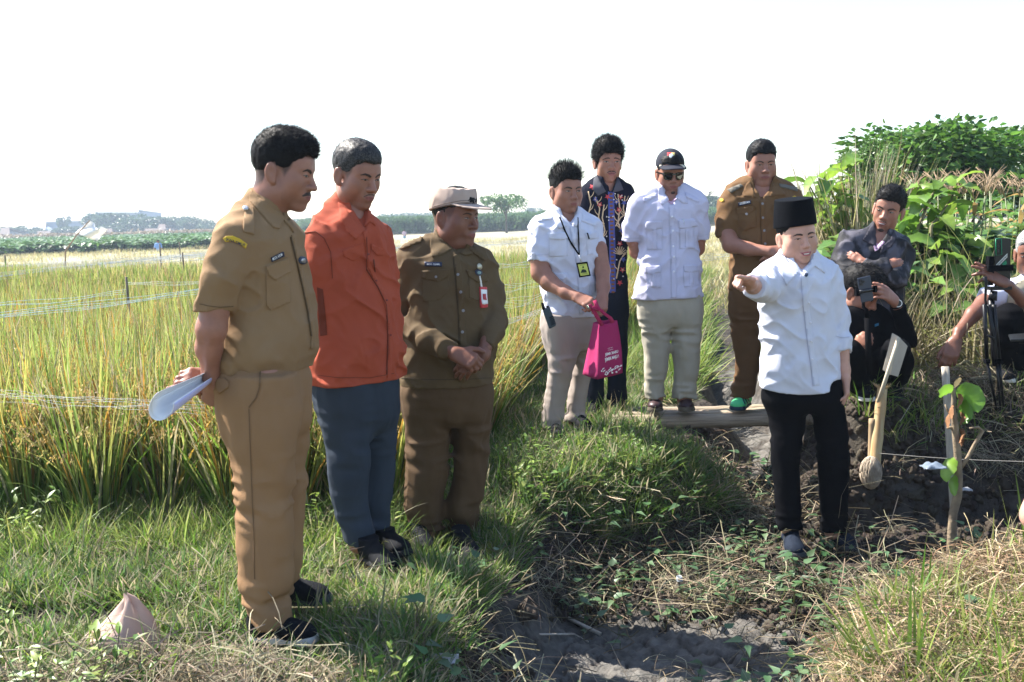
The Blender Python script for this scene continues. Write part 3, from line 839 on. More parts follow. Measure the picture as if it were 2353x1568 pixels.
# ------------------------------------------------------------------ ground
def sstep(a, b, x): t = np.clip((x - a) / (b - a), 0, 1); return t * t * (3 - 2 * t)
DITCH = [(-.50, .8), (-.40, 2.8), (-.28, 3.7), (-.12, 4.35), (.02, 4.85), (.45, 5.25), (.95, 5.45), (1.05, 6.0), (1.2, 6.8), (1.6, 8.5), (2.3, 12), (3.6, 19), (4.4, 19), (3.1, 12), (2.35, 8.5), (2.0, 6.8), (1.85, 5.8), (1.80, 5.04), (4.6, 5.0), (4.6, 4.5), (3.3, 4.35), (2.45, 4.02), (1.75, 3.62), (1.25, 3.12), (.92, 2.6), (.85, .8)]
def sdist(x, y, poly):
    """signed distance in plan, positive inside"""
    x = np.asarray(x, float); y = np.asarray(y, float); d = np.full(x.shape, 1e9); ins = np.zeros(x.shape, bool); n = len(poly)
    for i in range(n):
        ax, ay = poly[i]; bx, by = poly[(i + 1) % n]; ex, ey = bx - ax, by - ay
        t = np.clip(((x - ax) * ex + (y - ay) * ey) / (ex * ex + ey * ey), 0, 1)
        d = np.minimum(d, np.hypot(x - ax - t * ex, y - ay - t * ey))
        c = ((ay > y) != (by > y)) & (x < ex * (y - ay) / (ey if abs(ey) > 1e-9 else 1e-9) + ax); ins ^= c
    return np.where(ins, d, -d)
def cracks(x, y, sc=4.6):
    """distance to cell borders of an irregular network"""
    X = x * sc + .9 * noise3(x * 5, y * 5, 3); Y = y * sc + .9 * noise3(x * 5, y * 5, 9); xi = np.floor(X); yi = np.floor(Y)
    f1 = np.full(X.shape, 9.); f2 = np.full(X.shape, 9.)
    for a in (-1, 0, 1):
        for b in (-1, 0, 1):
            cx, cy = xi + a, yi + b; h1 = np.abs(np.sin(cx * 127.1 + cy * 311.7) * 43758.5453) % 1; h2 = np.abs(np.sin(cx * 269.5 + cy * 183.3) * 43758.5453) % 1
            d = np.hypot(cx + h1 - X, cy + h2 - Y); m = d < f1; f2 = np.where(m, f1, np.minimum(f2, d)); f1 = np.where(m, d, f1)
    return f2 - f1
def mound(x, y, cx, cy, rx, ry, h): return h * np.exp(-(((x - cx) / rx) ** 2 + ((y - cy) / ry) ** 2))
FEET = []
for X_, Y_, Z_ in ((590, 1455, 0), (700, 1462, 0), (655, 1372, 0), (740, 1376, 0)): q_ = onz(X_, Y_ + 12, Z_); FEET.append((q_[0], q_[1], q_[2] - .0))
for X_, Y_, D_ in ((850, 1300, 3.82), (895, 1306, 3.74), (905, 1272, 3.98), (968, 1262, 4.27), (1072, 1284, 4.22), (1277, 1010, 5.77), (1335, 988, 5.92), (1822, 1272, 4.78), (1932, 1258, 4.86), (1506, 948, 6.6), (2052, 918, 5.4), (1986, 918, 5.35), (2319, 878, 5.46)):
    q_ = at(X_, Y_ + 6, D_); FEET.append(tuple(q_))
FEET = [f for f in FEET if f[1] < 6.3]
def gz(x, y, fine=True):
    x = np.asarray(x, float); y = np.asarray(y, float)
    xw = x + .10 * noise3(x * 1.3, y * 1.3, 1.5) + .04 * noise3(x * 5, y * 5, 2.5); yw = y + .10 * noise3(x * 1.3, y * 1.3, 7.5) + .04 * noise3(x * 5, y * 5, 8.5)
    s = sdist(xw, yw, DITCH)
    wall = sstep(1.6, 1.9, x) * sstep(4.75, 4.9, y)
    w = .42 * (1 - wall) + .07 * wall
    d = sstep(-.06, 1, s / w * 1.0) * (.40 - .12 * sstep(1.5, 2.0, x))
    z = -d
    z = z + mound(x, y, .45, 5.75, .45, .35, .03) + mound(x, y, -.28, 4.2, .30, .35, -.13) - .035 * (y < 5) + mound(x, y, .3, 5.9, .25, .25, -.03)
    z = z + (-.12 + .44 * np.clip((yw - 5.0) / .5, 0, 1)) * sstep(1.82, 2.1, xw) * sstep(4.98, 5.03, yw) * (1 - sstep(7.5, 10, y) * .8) * (1 - sstep(7, 10, x) * .5)
    z = z + mound(x, y, 3.1, 5.45, .7, .25, .05)
    z = z + .30 * sstep(.0, .9, -sdist(x, y, [(1.0, 2.3), (1.6, 3.2), (2.4, 3.85), (5, 4.1), (5, 9), (-9, 9), (-9, 0), (1.0, 0)])) * (y < 4.8)
    z = z + .05 * noise3(x * .7, y * .7, 4.4) + .018 * fbm(x * 3, y * 3, .3)
    for fx, fy, fz in FEET:
        k = np.exp(-(((x - fx) / .17) ** 2 + ((y - fy) / .15) ** 2) ** 1.5); z = z * (1 - k) + (fz - .012) * k
    rough = np.clip(sstep(-.1, .1, s) * .65 + sstep(1.7, 2.0, x) * sstep(4.2, 4.6, y) * (1 - sstep(5.7, 6.2, y)) * 1.3 + mound(x, y, 1.9, 4.35, .55, .35, 1.0) + mound(x, y, 1.25, 4.75, .25, .2, .5), 0, 1.2)
    if fine: z = z + rough * (.045 * np.abs(noise3(x * 9, y * 9, 1)) + .030 * np.abs(noise3(x * 22, y * 22, 5)) + .014 * noise3(x * 55, y * 55, 2))
    return z, s, rough
def gzz(x, y): return gz(np.atleast_1d(x), np.atleast_1d(y))[0]
def mudmask(x, y): return np.clip(np.maximum(np.exp(-(((x - .55) / .72) ** 4 + ((y - 3.74) / .46) ** 4)), np.exp(-(((x - 1.9) / .5) ** 4 + ((y - 8.3) / 2.2) ** 4))) * 1.2, 0, 1)
MG = bpy.data.materials.new('ground_soil'); MG.use_nodes = True
def _g():
    t = MG.node_tree; b = t.nodes['Principled BSDF']; N = t.nodes.new; L = t.links.new
    a = N('ShaderNodeAttribute'); a.attribute_name = 'tint'
    tc = N('ShaderNodeTexCoord'); n = N('ShaderNodeTexNoise'); n.inputs['Scale'].default_value = 14; n.inputs['Detail'].default_value = 8; L(tc.outputs['Object'], n.inputs['Vector'])
    r = N('ShaderNodeMapRange'); r.inputs['From Min'].default_value = .3; r.inputs['From Max'].default_value = .7; r.inputs['To Min'].default_value = .55; r.inputs['To Max'].default_value = 1.4; L(n.outputs['Fac'], r.inputs['Value'])
    m = N('ShaderNodeVectorMath'); m.operation = 'SCALE'; L(a.outputs['Color'], m.inputs[0]); L(r.outputs[0], m.inputs['Scale']); L(m.outputs[0], b.inputs['Base Color'])
    n2 = N('ShaderNodeTexNoise'); n2.inputs['Scale'].default_value = 60; n2.inputs['Detail'].default_value = 6; L(tc.outputs['Object'], n2.inputs['Vector'])
    bp = N('ShaderNodeBump'); bp.inputs['Strength'].default_value = .6; bp.inputs['Distance'].default_value = .02; L(n2.outputs['Fac'], bp.inputs['Height']); L(bp.outputs[0], b.inputs['Normal'])
    b.inputs['Roughness'].default_value = .92; b.inputs['Specular IOR Level'].default_value = .2
_g()
def ground():
    # one sheet: fine near the people, coarser outward to the horizon
    xs = np.concatenate([-np.geomspace(900, 4.2, 46), np.arange(-4.0, -.6, .026), np.arange(-.6, 1.7, .014), np.arange(1.7, 5.0, .022), np.geomspace(5.2, 900, 46)])
    ys = np.concatenate([np.linspace(-30, 2.0, 14), np.arange(2.25, 3.2, .026), np.arange(3.2, 4.5, .014), np.arange(4.5, 5.8, .018), np.arange(5.8, 7.2, .03), np.geomspace(7.25, 20, 70), np.geomspace(20.8, 1400, 60)])
    X, Y = np.meshgrid(xs, ys, indexing='ij'); z, s, rough = gz(X, Y)
    mm = mudmask(X, Y) * sstep(.1, .3, s); c = cracks(X, Y); c2 = cracks(X, Y, 11)
    ck = 1 - sstep(.008, .075, c); ck2 = 1 - sstep(.0, .16, c2)
    near = (np.abs(X) < 5) & (Y < 7.2) & (Y > 2)
    z = z - mm * near * (ck * .016 + ck2 * .003 - .006 * np.abs(noise3(X * 30, Y * 30, 3)) - .004 * noise3(X * 70, Y * 70, 6)) - mm * rough * 0
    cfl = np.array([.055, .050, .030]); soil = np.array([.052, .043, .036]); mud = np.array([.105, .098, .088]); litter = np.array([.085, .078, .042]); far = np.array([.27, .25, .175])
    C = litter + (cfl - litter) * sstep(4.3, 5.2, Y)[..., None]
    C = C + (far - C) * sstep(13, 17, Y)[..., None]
    k = np.clip(sstep(-.08, .08, s) + rough + 1.0 * ((((X + 1.60) / .45) ** 2 + ((Y - 3.42) / .13) ** 2) < 1.3), 0, 1)[..., None]; C = C + (soil - C) * k
    C = C + (mud - C) * (mm * (1 - ck * .95) * (1 - ck2 * .25))[..., None]
    nx, ny = X.shape; v = np.stack([X, Y, z], -1).reshape(-1, 3); i = np.arange(nx * ny).reshape(nx, ny)
    q = np.stack([i[:-1, :-1], i[1:, :-1], i[1:, 1:], i[:-1, 1:]], -1).reshape(-1, 4)
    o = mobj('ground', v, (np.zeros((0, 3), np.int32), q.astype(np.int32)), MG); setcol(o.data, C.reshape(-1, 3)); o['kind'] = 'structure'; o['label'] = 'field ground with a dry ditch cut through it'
ground()

# ------------------------------------------------------------------ leaf materials (pigment comes from a per-leaf tint)
def leafm(name, transl=.45, rough=.55, spec=.35, base=(1, 1, 1), c2=(.78, .78, .72), ns=30):
    return mat(name, base, rough=rough, col2=c2, nscale=ns, transl=transl, attr='tint', spec=spec)
M_BLADE = leafm('grass_blade', .45); M_STRAW = leafm('straw', .15, .8, .15); M_LEAF = leafm('leaf', .40, .42, .45, ns=12); M_LEAFD = leafm('leaf_dense', .30, .4, .45); M_CLOD = leafm('clod', 0, .95, .1, c2=(.6, .6, .6), ns=90)
GR = (.11, .23, .028); GY = (.33, .37, .10); YL = (.52, .45, .15); OR = (.46, .22, .045); ST = (.36, .30, .19); DG = (.04, .10, .02); GB = (.13, .19, .09); WT = (.44, .39, .28)
def jit(c, r, k=.22): return np.clip(np.array(c) * (1 + r.normal(0, k)) * (1 + r.normal(0, .06, 3)), .004, .8)
def mix(a, b, t): return np.array(a) * (1 - t) + np.array(b) * t
def blade(mb, r, base, h, w, az, lean, droop, col, col2=None, n=5, tw=0):
    t = np.linspace(0, 1, n); d = V(math.cos(az), math.sin(az), 0)
    up = h * (t - droop * t ** 2.6 * .5); out = h * (lean * t + droop * .75 * t ** 2)
    p = np.asarray(base) + d[None] * out[:, None] + V(0, 0, 1)[None] * up[:, None]
    s = V(-math.sin(az + tw), math.cos(az + tw), 0); ww = w * np.minimum(1, 1.25 - t ** 2 * 1.25 + .02) * (.6 + .4 * np.minimum(1, t * 4)); ww[-1] = w * .05
    c = np.array([mix(col, col2 if col2 is not None else col, q) for q in t]); mb.strip(p, s, ww, np.repeat(c, 2, 0))
def panicle(mb, r, base, h, az, col):
    d = V(math.cos(az), math.sin(az), 0); t = np.linspace(0, 1, 9)
    p = np.asarray(base) + d * (.10 * t + .16 * t ** 3)[:, None] * h * 1.3 + V(0, 0, 1) * (h * (1.02 * t - .30 * t ** 6))[:, None]
    mb.strip(p, V(-d[1], d[0], 0), .0022, col)
    for k in range(16):
        q = .74 + .26 * k / 15; c = np.array([np.interp(q, t, p[:, j]) for j in range(3)]) + r.normal(0, .009, 3); L = .010
        a = unit(V(d[0] * .4, d[1] * .4, -1) + r.normal(0, .4, 3)) * L; s = unit(np.cross(a, r.normal(0, 1, 3))) * .0042
        mb.add([c - a * .6, c + s, c + a, c - s], [[0, 1, 2, 3]], jit(col, r, .15))
def rice_tuft(seed, nb=46, hh=.80):
    r = np.random.default_rng(seed); mb = MB()
    for i in range(nb):
        a = r.random() * 6.28; b = V(math.cos(a), math.sin(a), 0) * .06 * math.sqrt(r.random()); u = r.random(); h = hh * (.55 + .5 * r.random())
        if u < .36: c1, c2 = mix(DG, GR, .7), mix(GR, GY, r.random())
        elif u < .72: c1, c2 = GR, mix(GY, YL, .2 + r.random() * .8)
        elif u < .87: c1, c2 = mix(GR, OR, .3), OR
        else: c1, c2 = mix(ST, DG, .3), ST
        blade(mb, r, b, h, .0105 + .005 * r.random(), a + r.normal(0, .5), .04 + .15 * r.random(), abs(r.normal(.10, .20)), jit(c1, r), jit(c2, r), n=6, tw=r.normal(0, .6))
    for i in range(12): a = r.random() * 6.28; blade(mb, r, V(math.cos(a), math.sin(a), 0) * .05, .45, .006, a, .03, 0, jit((.05, .055, .02), r), jit((.07, .10, .03), r), n=3)
    for i in range(9): panicle(mb, r, V(0, 0, 0) + r.normal(0, .03, 3) * V(1, 1, 0), hh * (.84 + .14 * r.random()), r.random() * 6.28, jit((.46, .34, .13), r, .12))
    return mb.mesh('rice_tuft', M_BLADE)
def rice_patch(seed, n=260, size=.9, wmul=1.6):
    r = np.random.default_rng(seed); mb = MB()
    for i in range(n):
        b = V(r.uniform(-.5, .5) * size, r.uniform(-.5, .5) * size, .25); u = r.random(); c = mix(GR, GY, r.random()) if u < .45 else (mix(GY, YL, r.random()) if u < .75 else mix(ST, OR, r.random() * .5))
        blade(mb, r, b, .42 + .2 * r.random(), .011 * wmul, r.random() * 6.28, .15, abs(r.normal(.1, .25)), jit(mix(c, DG, .4), r), jit(c, r), n=4)
    return mb.mesh('rice_patch', M_BLADE)
def grass_tuft(seed, n=34, h=.12, w=.0035, cols=(GR, GY), spread=.06, lean=.5, droop=.5, segs=4, dry=.1):
    r = np.random.default_rng(seed); mb = MB()
    for i in range(n):
        a = r.random() * 6.28; b = V(math.cos(a), math.sin(a), 0) * spread * math.sqrt(r.random()); c = mix(cols[0], cols[1], r.random())
        if r.random() < dry: c = mix(ST, WT, r.random())
        blade(mb, r, b, h * (.5 + .9 * r.random()), w * (.7 + .6 * r.random()), a + r.normal(0, .7), lean * (.2 + r.random()), droop * r.random(), jit(mix(c, DG, .25), r), jit(c, r), n=segs, tw=r.normal(0, .8))
    return mb.mesh('grass_tuft', M_BLADE)
def leafshape(mb, r, base, d, up, L, W, col, kind='oval', fold=.25, droop=.2, seg=5):
    d = unit(d); s = unit(np.cross(d, up)); n = np.cross(s, d)
    t = np.linspace(0, 1, seg + 1)
    if kind == 'oval': w = np.sin(np.pi * np.clip(t, 0, 1) ** .8) * .5 + .01
    elif kind == 'arrow': w = np.array([.28, .5, .36, .22, .10, .01]) if seg == 5 else np.interp(t, [0, .15, .6, 1], [.28, .5, .2, .01])
    elif kind == 'round': w = np.sqrt(np.clip(1 - (2 * t - .9) ** 2 / 1.21, 0, 1)) * .5
    else: w = np.interp(t, [0, .1, .5, 1], [.3, .45, .5, .02])
    mid = np.asarray(base) + d[None] * (t * L)[:, None] - V(0, 0, 1)[None] * (droop * L * t ** 2)[:, None]
    l = mid - s * (w * W)[:, None] + n * (fold * w * W)[:, None]; rr = mid + s * (w * W)[:, None] + n * (fold * w * W)[:, None]; k = seg + 1
    v = np.concatenate([l, mid, rr]); f = []
    for i in range(seg): f += [[i, i + k, i + k + 1, i + 1], [i + k, i + 2 * k, i + 2 * k + 1, i + k + 1]]
    mb.add(v, f, col)
def vine_tuft(seed):
    r = np.random.default_rng(seed); mb = MB()
    p = [V(0, 0, .01)]; a = r.random() * 6.28
    for k in range(8): a += r.normal(0, .45); p.append(p[-1] + V(math.cos(a), math.sin(a), r.normal(0, .12)) * .05)
    p = np.array(p); p[:, 2] = np.abs(p[:, 2]) + .004; mb.tube(p, .0022, 4, jit((.16, .12, .07), r))
    for k in range(1, 8):
        if r.random() < .75:
            b = p[k]; h = .02 + .05 * r.random(); q = b + V(r.normal(0, .015), r.normal(0, .015), h); mb.tube([b, q], .0014, 3, jit((.12, .14, .05), r), caps=False)
            az = r.random() * 6.28; L = .035 + .03 * r.random(); leafshape(mb, r, q, V(math.cos(az), math.sin(az), r.uniform(-.1, .5)), V(0, 0, 1), L, L * .55, jit(mix((.06, .14, .05), (.13, .20, .11), r.random()), r, .15), 'arrow')
    return mb.mesh('vine_tuft', M_LEAF)
def weed_tuft(seed):
    r = np.random.default_rng(seed); mb = MB()
    for s_ in range(5):
        az = r.random() * 6.28; h = .10 + .12 * r.random(); q = [V(0, 0, 0) + V(math.cos(az), math.sin(az), 0) * .5 * h * t ** 1.4 + V(0, 0, h * t) for t in np.linspace(0, 1, 5)]; mb.tube(q, .0015, 3, jit((.10, .12, .05), r), caps=False)
        for k in range(9):
            t = .25 + .75 * k / 8; c = np.array([np.interp(t, np.linspace(0, 1, 5), [p_[j] for p_ in q]) for j in range(3)]); a2 = r.random() * 6.28; L = .028 + .03 * r.random()
            leafshape(mb, r, c, V(math.cos(a2), math.sin(a2), r.uniform(0, .8)), V(0, 0, 1), L, L * .32, jit(mix(GR, GY, r.random() * .7), r), 'oval', seg=4)
    return mb.mesh('weed_tuft', M_LEAF)
def straw_tuft(seed, n=26, L=.16, cols=(ST, WT), h=.03, w=.0024):
    r = np.random.default_rng(seed); mb = MB()
    for i in range(n):
        a = r.random() * 6.28; c = V(r.normal(0, .06), r.normal(0, .06), abs(r.normal(0, h))); l = L * (.4 + r.random()); b = r.normal(0, .35); pts = []
        for t in np.linspace(-.5, .5, 5): pts.append(c + V(math.cos(a + b * t), math.sin(a + b * t), 0) * l * t + V(0, 0, .02 * (1 - (2 * t) ** 2) + r.normal(0, .004)))
        mb.strip(pts, unit(V(-math.sin(a), math.cos(a), r.normal(0, .6))), w * (.6 + .8 * r.random()), jit(mix(cols[0], cols[1], r.random()), r, .25))
    return mb.mesh('straw_tuft', M_STRAW)
def clod(seed):
    r = np.random.default_rng(seed); bm = bmesh.new(); bmesh.ops.create_icosphere(bm, subdivisions=3, radius=1.0); o = r.random() * 20
    v = np.array([x.co for x in bm.verts]); f = [[q.index for q in p.verts] for p in bm.faces]; bm.free()
    k = 1 + .45 * noise3(v[:, 0] * 1.6 + o, v[:, 1] * 1.6, v[:, 2] * 1.6) + .45 * (np.abs(noise3(v[:, 0] * 3.4 + o, v[:, 1] * 3.4, v[:, 2] * 3.4)) - .3) + .22 * noise3(v[:, 0] * 9 + o, v[:, 1] * 9, v[:, 2] * 9)
    mb = MB(); mb.add(v * k[:, None] * V(1, 1, .75), f, jit((.062, .050, .042), r, .2)); return mb.mesh('clod', M_CLOD)
def pts_in(n, x0, x1, y0, y1, keep, seed):
    r = np.random.default_rng(seed); P = np.stack([r.uniform(x0, x1, n), r.uniform(y0, y1, n)], 1); m = keep(P[:, 0], P[:, 1]); m = (r.random(n) < m) if m.dtype != bool else m; return P[m]
def put(name, protos, P, sc, label, cat, seed, tilt=.08, dz=0., cal=None, align=False):
    r = np.random.default_rng(seed); n = len(P); z = gz(P[:, 0], P[:, 1])[0] + dz
    rot = np.stack([r.normal(0, tilt, n), r.normal(0, tilt, n), r.random(n) * 6.28], 1)
    if align:   # lean with the slope
        e = .05; gx = (gz(P[:, 0] + e, P[:, 1], False)[0] - gz(P[:, 0] - e, P[:, 1], False)[0]) / (2 * e); gy = (gz(P[:, 0], P[:, 1] + e, False)[0] - gz(P[:, 0], P[:, 1] - e, False)[0]) / (2 * e)
        rot[:, 0] += np.clip(gy, -1, 1) * .7; rot[:, 1] -= np.clip(gx, -1, 1) * .7; rot[:, 2] *= .999
    s = sc[0] + (sc[1] - sc[0]) * r.random(n)
    return scatter(name, protos, np.column_stack([P, z]), rot, s, r.integers(0, len(protos), n), label, cat)
def S_(x, y): return gz(x, y, False)[1]
RICE_EDGE = np.array([[-60, 4.75], [-3.4, 4.62], [-1.5, 4.52], [-.6, 4.68], [-.25, 5.5], [-.1, 6.6], [.15, 8.0], [.75, 9.2], [1.2, 11], [2.2, 15.5], [2.9, 19]])
def in_left(x, y):
    # left/behind of the rice edge
    ex = np.interp(y, RICE_EDGE[3:, 1], RICE_EDGE[3:, 0], left=-.45, right=40)
    ey = np.interp(x, RICE_EDGE[:4, 0], RICE_EDGE[:4, 1], right=4.85)
    return (y > ey + .06 * np.sin(x * 7)) & (x < ex)
rice_p = [rice_tuft(100 + i) for i in range(7)]
P = pts_in(11800, -9, 6, 4.4, 13.5, lambda x, y: (in_left(x, y) & (np.abs(x) < y * .60 + .3)) * np.interp(y, [5.6, 8], [1, .72]), 1)
put('rice_field', rice_p, P, (.86, 1.12), 'ripening rice crop with green and golden blades filling the field', 'rice', 2, tilt=.10, dz=-.03)
P2_ = pts_in(2600, -16, 16, 13.0, 17.0, lambda x, y: (in_left(x, y) | ((x > 4.4 + (y - 12) * .22) & (x < .55 * y + 2)) | (y > 20)) & (np.abs(x) < y * .60 + 1) & (y < 15 + .8 * np.sin(x * .5) + .6 * np.sin(x * 1.3)), 3)
patches = [rice_patch(200 + i) for i in range(5)]
put('rice_field_beyond', patches, P2_, (.85, 1.15), 'rice crop continuing pale yellow green towards the horizon', 'rice', 4, tilt=.04)
def stub_patch(seed, n=110, size=2.0):
    r = np.random.default_rng(seed); mb = MB()
    for i in range(n): blade(mb, r, V(r.uniform(-.5, .5) * size, r.uniform(-.5, .5) * size, 0), .16 + .16 * r.random(), .020, r.random() * 6.28, .3, .3, jit(mix(ST, YL, r.random()), r), jit(mix(ST, GY, r.random() * .6), r), n=3)
    return mb.mesh('stubble_patch', M_BLADE)
P3_ = pts_in(7500, -40, 60, 15, 75, lambda x, y: (np.abs(x) < y * .60 + 1) * np.interp(y, [15, 22, 40, 75], [1, .8, .15, .1]), 5)
put('stubble_field', [stub_patch(220 + i) for i in range(4)], P3_, (.8, 1.3), 'pale dry yellow stubble between the rice and the far crops', 'stubble', 6, tilt=.03)
# right bank rice
P = pts_in(2600, 2.6, 9, 8.5, 16, lambda x, y: (S_(x, y) < -.9) & (x > np.interp(y, [8, 12, 19], [3.0, 3.9, 5.4])) & (x < .36 * y + .2) , 7)
put('rice_field_right', rice_p, P, (.85, 1.1), 'rice growing on the right side of the ditch beyond the brown uniform', 'rice', 8)

# ------------------------------------------------------------------ bank grass
gA = [grass_tuft(300 + i, n=26, h=.11, w=.0062, cols=(GR, GY), lean=.8, droop=.8, dry=.14) for i in range(5)]
gB = [grass_tuft(310 + i, n=30, h=.05, w=.0050, cols=(GR, GB), lean=1.2, droop=.6, dry=.30, spread=.09, segs=3) for i in range(5)]
gC = [grass_tuft(320 + i, n=30, h=.26, w=.0065, cols=(GR, GY), lean=.5, droop=.8, dry=.08, spread=.07, segs=6) for i in range(5)]
gD = [grass_tuft(330 + i, n=34, h=.30, w=.0035, cols=(ST, WT), lean=.5, droop=.8, dry=.9, spread=.10, segs=6) for i in range(5)]
st = [straw_tuft(340 + i, cols=((.14, .11, .075), (.34, .29, .20))) for i in range(6)]; stl = [straw_tuft(350 + i, n=12, L=.34, h=.05, cols=((.16, .13, .09), (.36, .31, .22))) for i in range(4)]; stw = [straw_tuft(346 + i, cols=((.20, .13, .075), (.38, .31, .20))) for i in range(4)]; vn = [vine_tuft(360 + i) for i in range(8)]; wd = [weed_tuft(370 + i) for i in range(6)]; cl = [clod(380 + i) for i in range(6)]
def patchy(x, y, f=1.6, o=0.): return np.clip(.5 + .9 * noise3(x * f + o, y * f, o) + .4 * noise3(x * f * 3, y * f * 3, o), 0, 1)
def bare(x, y): return (((x + 1.60) / .45) ** 2 + ((y - 3.42) / .13) ** 2 < 1 + .6 * noise3(x * 7, y * 7, 2))
def leftbank(x, y): return (~bare(x, y)) & (S_(x, y) < .10) & (x < .2) & (y < 5.3)
def mnd(x, y): return (np.hypot(x - FEET[9][0], y - FEET[9][1]) > .13) & (np.hypot(x - FEET[10][0], y - FEET[10][1]) > .13) & ((x < .80) | (y < 5.6) | (y > 7)) & (S_(x, y) < .26) & (x > -.35) & (x < 1.25) & (y > 4.9) & (y < 9.5)
def foot(x, y):
    k = np.hypot((x + 1.20) / 1.3, y - 3.05) > .16
    for fx, fy, fz in FEET[:9]: k = k & (np.hypot(x - fx, y - fy + .05) > .14)
    return k
P = pts_in(5200, -3.4, .3, 2.5, 5.3, lambda x, y: leftbank(x, y) * (.25 + .75 * patchy(x, y)) * foot(x, y), 11); put('bank_grass', gA, P, (.45, .95), 'lush short green grass on the left bank around the feet', 'grass', 12, tilt=.25)
P = pts_in(9500, -3.6, .4, 2.4, 5.3, lambda x, y: leftbank(x, y) * (.5 + .5 * patchy(x, y, 2, 5)) * foot(x, y), 13); put('bank_turf', gB, P, (.7, 1.5), 'low matted turf on the left bank', 'grass', 14, tilt=.3)
P = pts_in(700, -3.4, .2, 2.6, 5.1, lambda x, y: leftbank(x, y) * (patchy(x, y, 1.2, 9) > .62) * foot(x, y), 15); put('bank_weeds', wd, P, (.6, 1.2), 'leafy weeds among the grass of the left bank', 'weeds', 16, tilt=.2)
P = pts_in(300, -3.2, -.1, 4.0, 4.7, lambda x, y: leftbank(x, y) & foot(x, y), 17); put('rice_margin_grass', gC, P, (.5, .85), 'taller grass along the foot of the rice', 'grass', 18, tilt=.2)
P = pts_in(6500, -.4, 1.4, 4.8, 9.8, lambda x, y: mnd(x, y) * (.45 + .55 * patchy(x, y, 2, 3)), 19); put('mound_grass', gA, P, (.5, 1.05), 'green grass on the mound where the men in white stand', 'grass', 20, tilt=.3, align=True)
P = pts_in(5200, -.4, 1.5, 4.8, 9.8, lambda x, y: mnd(x, y), 21); put('mound_turf', gB, P, (.9, 1.7), 'matted dry and green turf on the mound', 'grass', 22, tilt=.4)
P = pts_in(520, -.2, 1.3, 4.9, 5.9, lambda x, y: mnd(x, y) * patchy(x, y, 2.2, 6), 23); put('mound_weeds', wd, P, (.4, .8), 'leafy weeds hanging over the mound edge', 'weeds', 24, tilt=.4)
P = pts_in(520, .2, 2.4, 7.2, 18, lambda x, y: (S_(x, y) < .05) & (S_(x, y) > -.9), 25); put('ditch_side_grass', gC, P, (.9, 1.6), 'tall bright grass along both sides of the ditch beyond the bridge', 'grass', 26, tilt=.35)
P = pts_in(900, 2.4, 6, 7.2, 20, lambda x, y: (S_(x, y) < .05) & (S_(x, y) > -1.3), 27); put('ditch_side_grass_right', gC, P, (.9, 1.6), 'bright grass on the right side of the ditch behind the pointing man', 'grass', 28, tilt=.35)
P = pts_in(900, -3.4, .3, 2.6, 4.9, lambda x, y: leftbank(x, y) * foot(x, y) * (patchy(x, y, 1.1, 31) > .55), 55); put('bank_dry_stems', st, P, (.5, 1.0), 'dry stems lying in the turf of the left bank', 'straw', 56, tilt=.4)
P = pts_in(300, -3.4, .3, 2.9, 4.9, lambda x, y: leftbank(x, y) * foot(x, y), 57); put('bank_coarse_grass', gC, P, (.3, .6), 'coarser bright blades rising out of the left bank turf', 'grass', 58, tilt=.3)
def footd(x, y):
    k = np.ones(np.shape(x), bool)
    for fx, fy, fz in FEET: k = k & (np.hypot(x - fx, (y - fy + .06) * .8) > .16)
    return k
# ditch floor: straw, vines, clods
inD = lambda x, y: (S_(x, y) > .12) & (y > 2.5) & (y < 6.4)
P = pts_in(850, -.5, 3.4, 2.5, 6.6, lambda x, y: footd(x, y) * inD(x, y) * (.3 + .7 * patchy(x, y, 1.7, 2)) * (1 - .93 * mudmask(x, y)) * (1 - .85 * sstep(1.55, 1.75, x) * sstep(4.0, 4.2, y)), 31); put('ditch_straw', st, P, (.8, 1.5), 'dry straw litter over the ditch floor', 'straw', 32, tilt=.3)
P = pts_in(260, -.4, 1.9, 2.6, 6.0, lambda x, y: inD(x, y) * (1 - .8 * mudmask(x, y)), 33); put('ditch_stems', stl, P, (.8, 1.4), 'long dry stems lying across the ditch', 'straw', 34, tilt=.5)
P = pts_in(1050, -.3, 1.9, 2.7, 5.9, lambda x, y: footd(x, y) * (S_(x, y) > .02) * (.2 + .8 * patchy(x, y, 1.5, 7)) * (1 - .93 * mudmask(x, y)) * (1 - sstep(1.5, 1.7, x) * sstep(4.1, 4.3, y)), 35); put('creeping_vines', vn, P, (.75, 1.35), 'creeping vines with arrow shaped leaves in the ditch', 'vine', 36, tilt=.2)
P = pts_in(20000, 1.0, 4.4, 4.0, 6.3, lambda x, y: np.clip(gz(x, y, False)[2] - .25, 0, 1) * 1.2, 37); put('soil_clods', cl, P, (.006, .030), 'dark freshly dug soil clods', 'soil', 38, tilt=1.5)
P = pts_in(2200, -.5, 2.4, 2.5, 5.2, lambda x, y: inD(x, y) * (1 - mudmask(x, y)) * .8, 39); put('small_clods', cl, P, (.004, .013), 'small crumbs of dry mud', 'soil', 40, tilt=1.5)
P = pts_in(1300, 1.9, 5.0, 5.05, 6.9, lambda x, y: (S_(x, y) < .02) * (.3 + .7 * patchy(x, y, 2.2, 4)), 41); put('heap_straw', st, P, (.7, 1.4), 'dry stems on the dug soil heap', 'straw', 42, tilt=.5)
P = pts_in(700, 1.9, 4.6, 5.2, 6.8, lambda x, y: (S_(x, y) < .0) * (patchy(x, y, 1.8, 14) > .55), 43); put('heap_grass', gA, P, (.6, 1.3), 'green grass patches on the dug soil heap', 'grass', 44, tilt=.4)
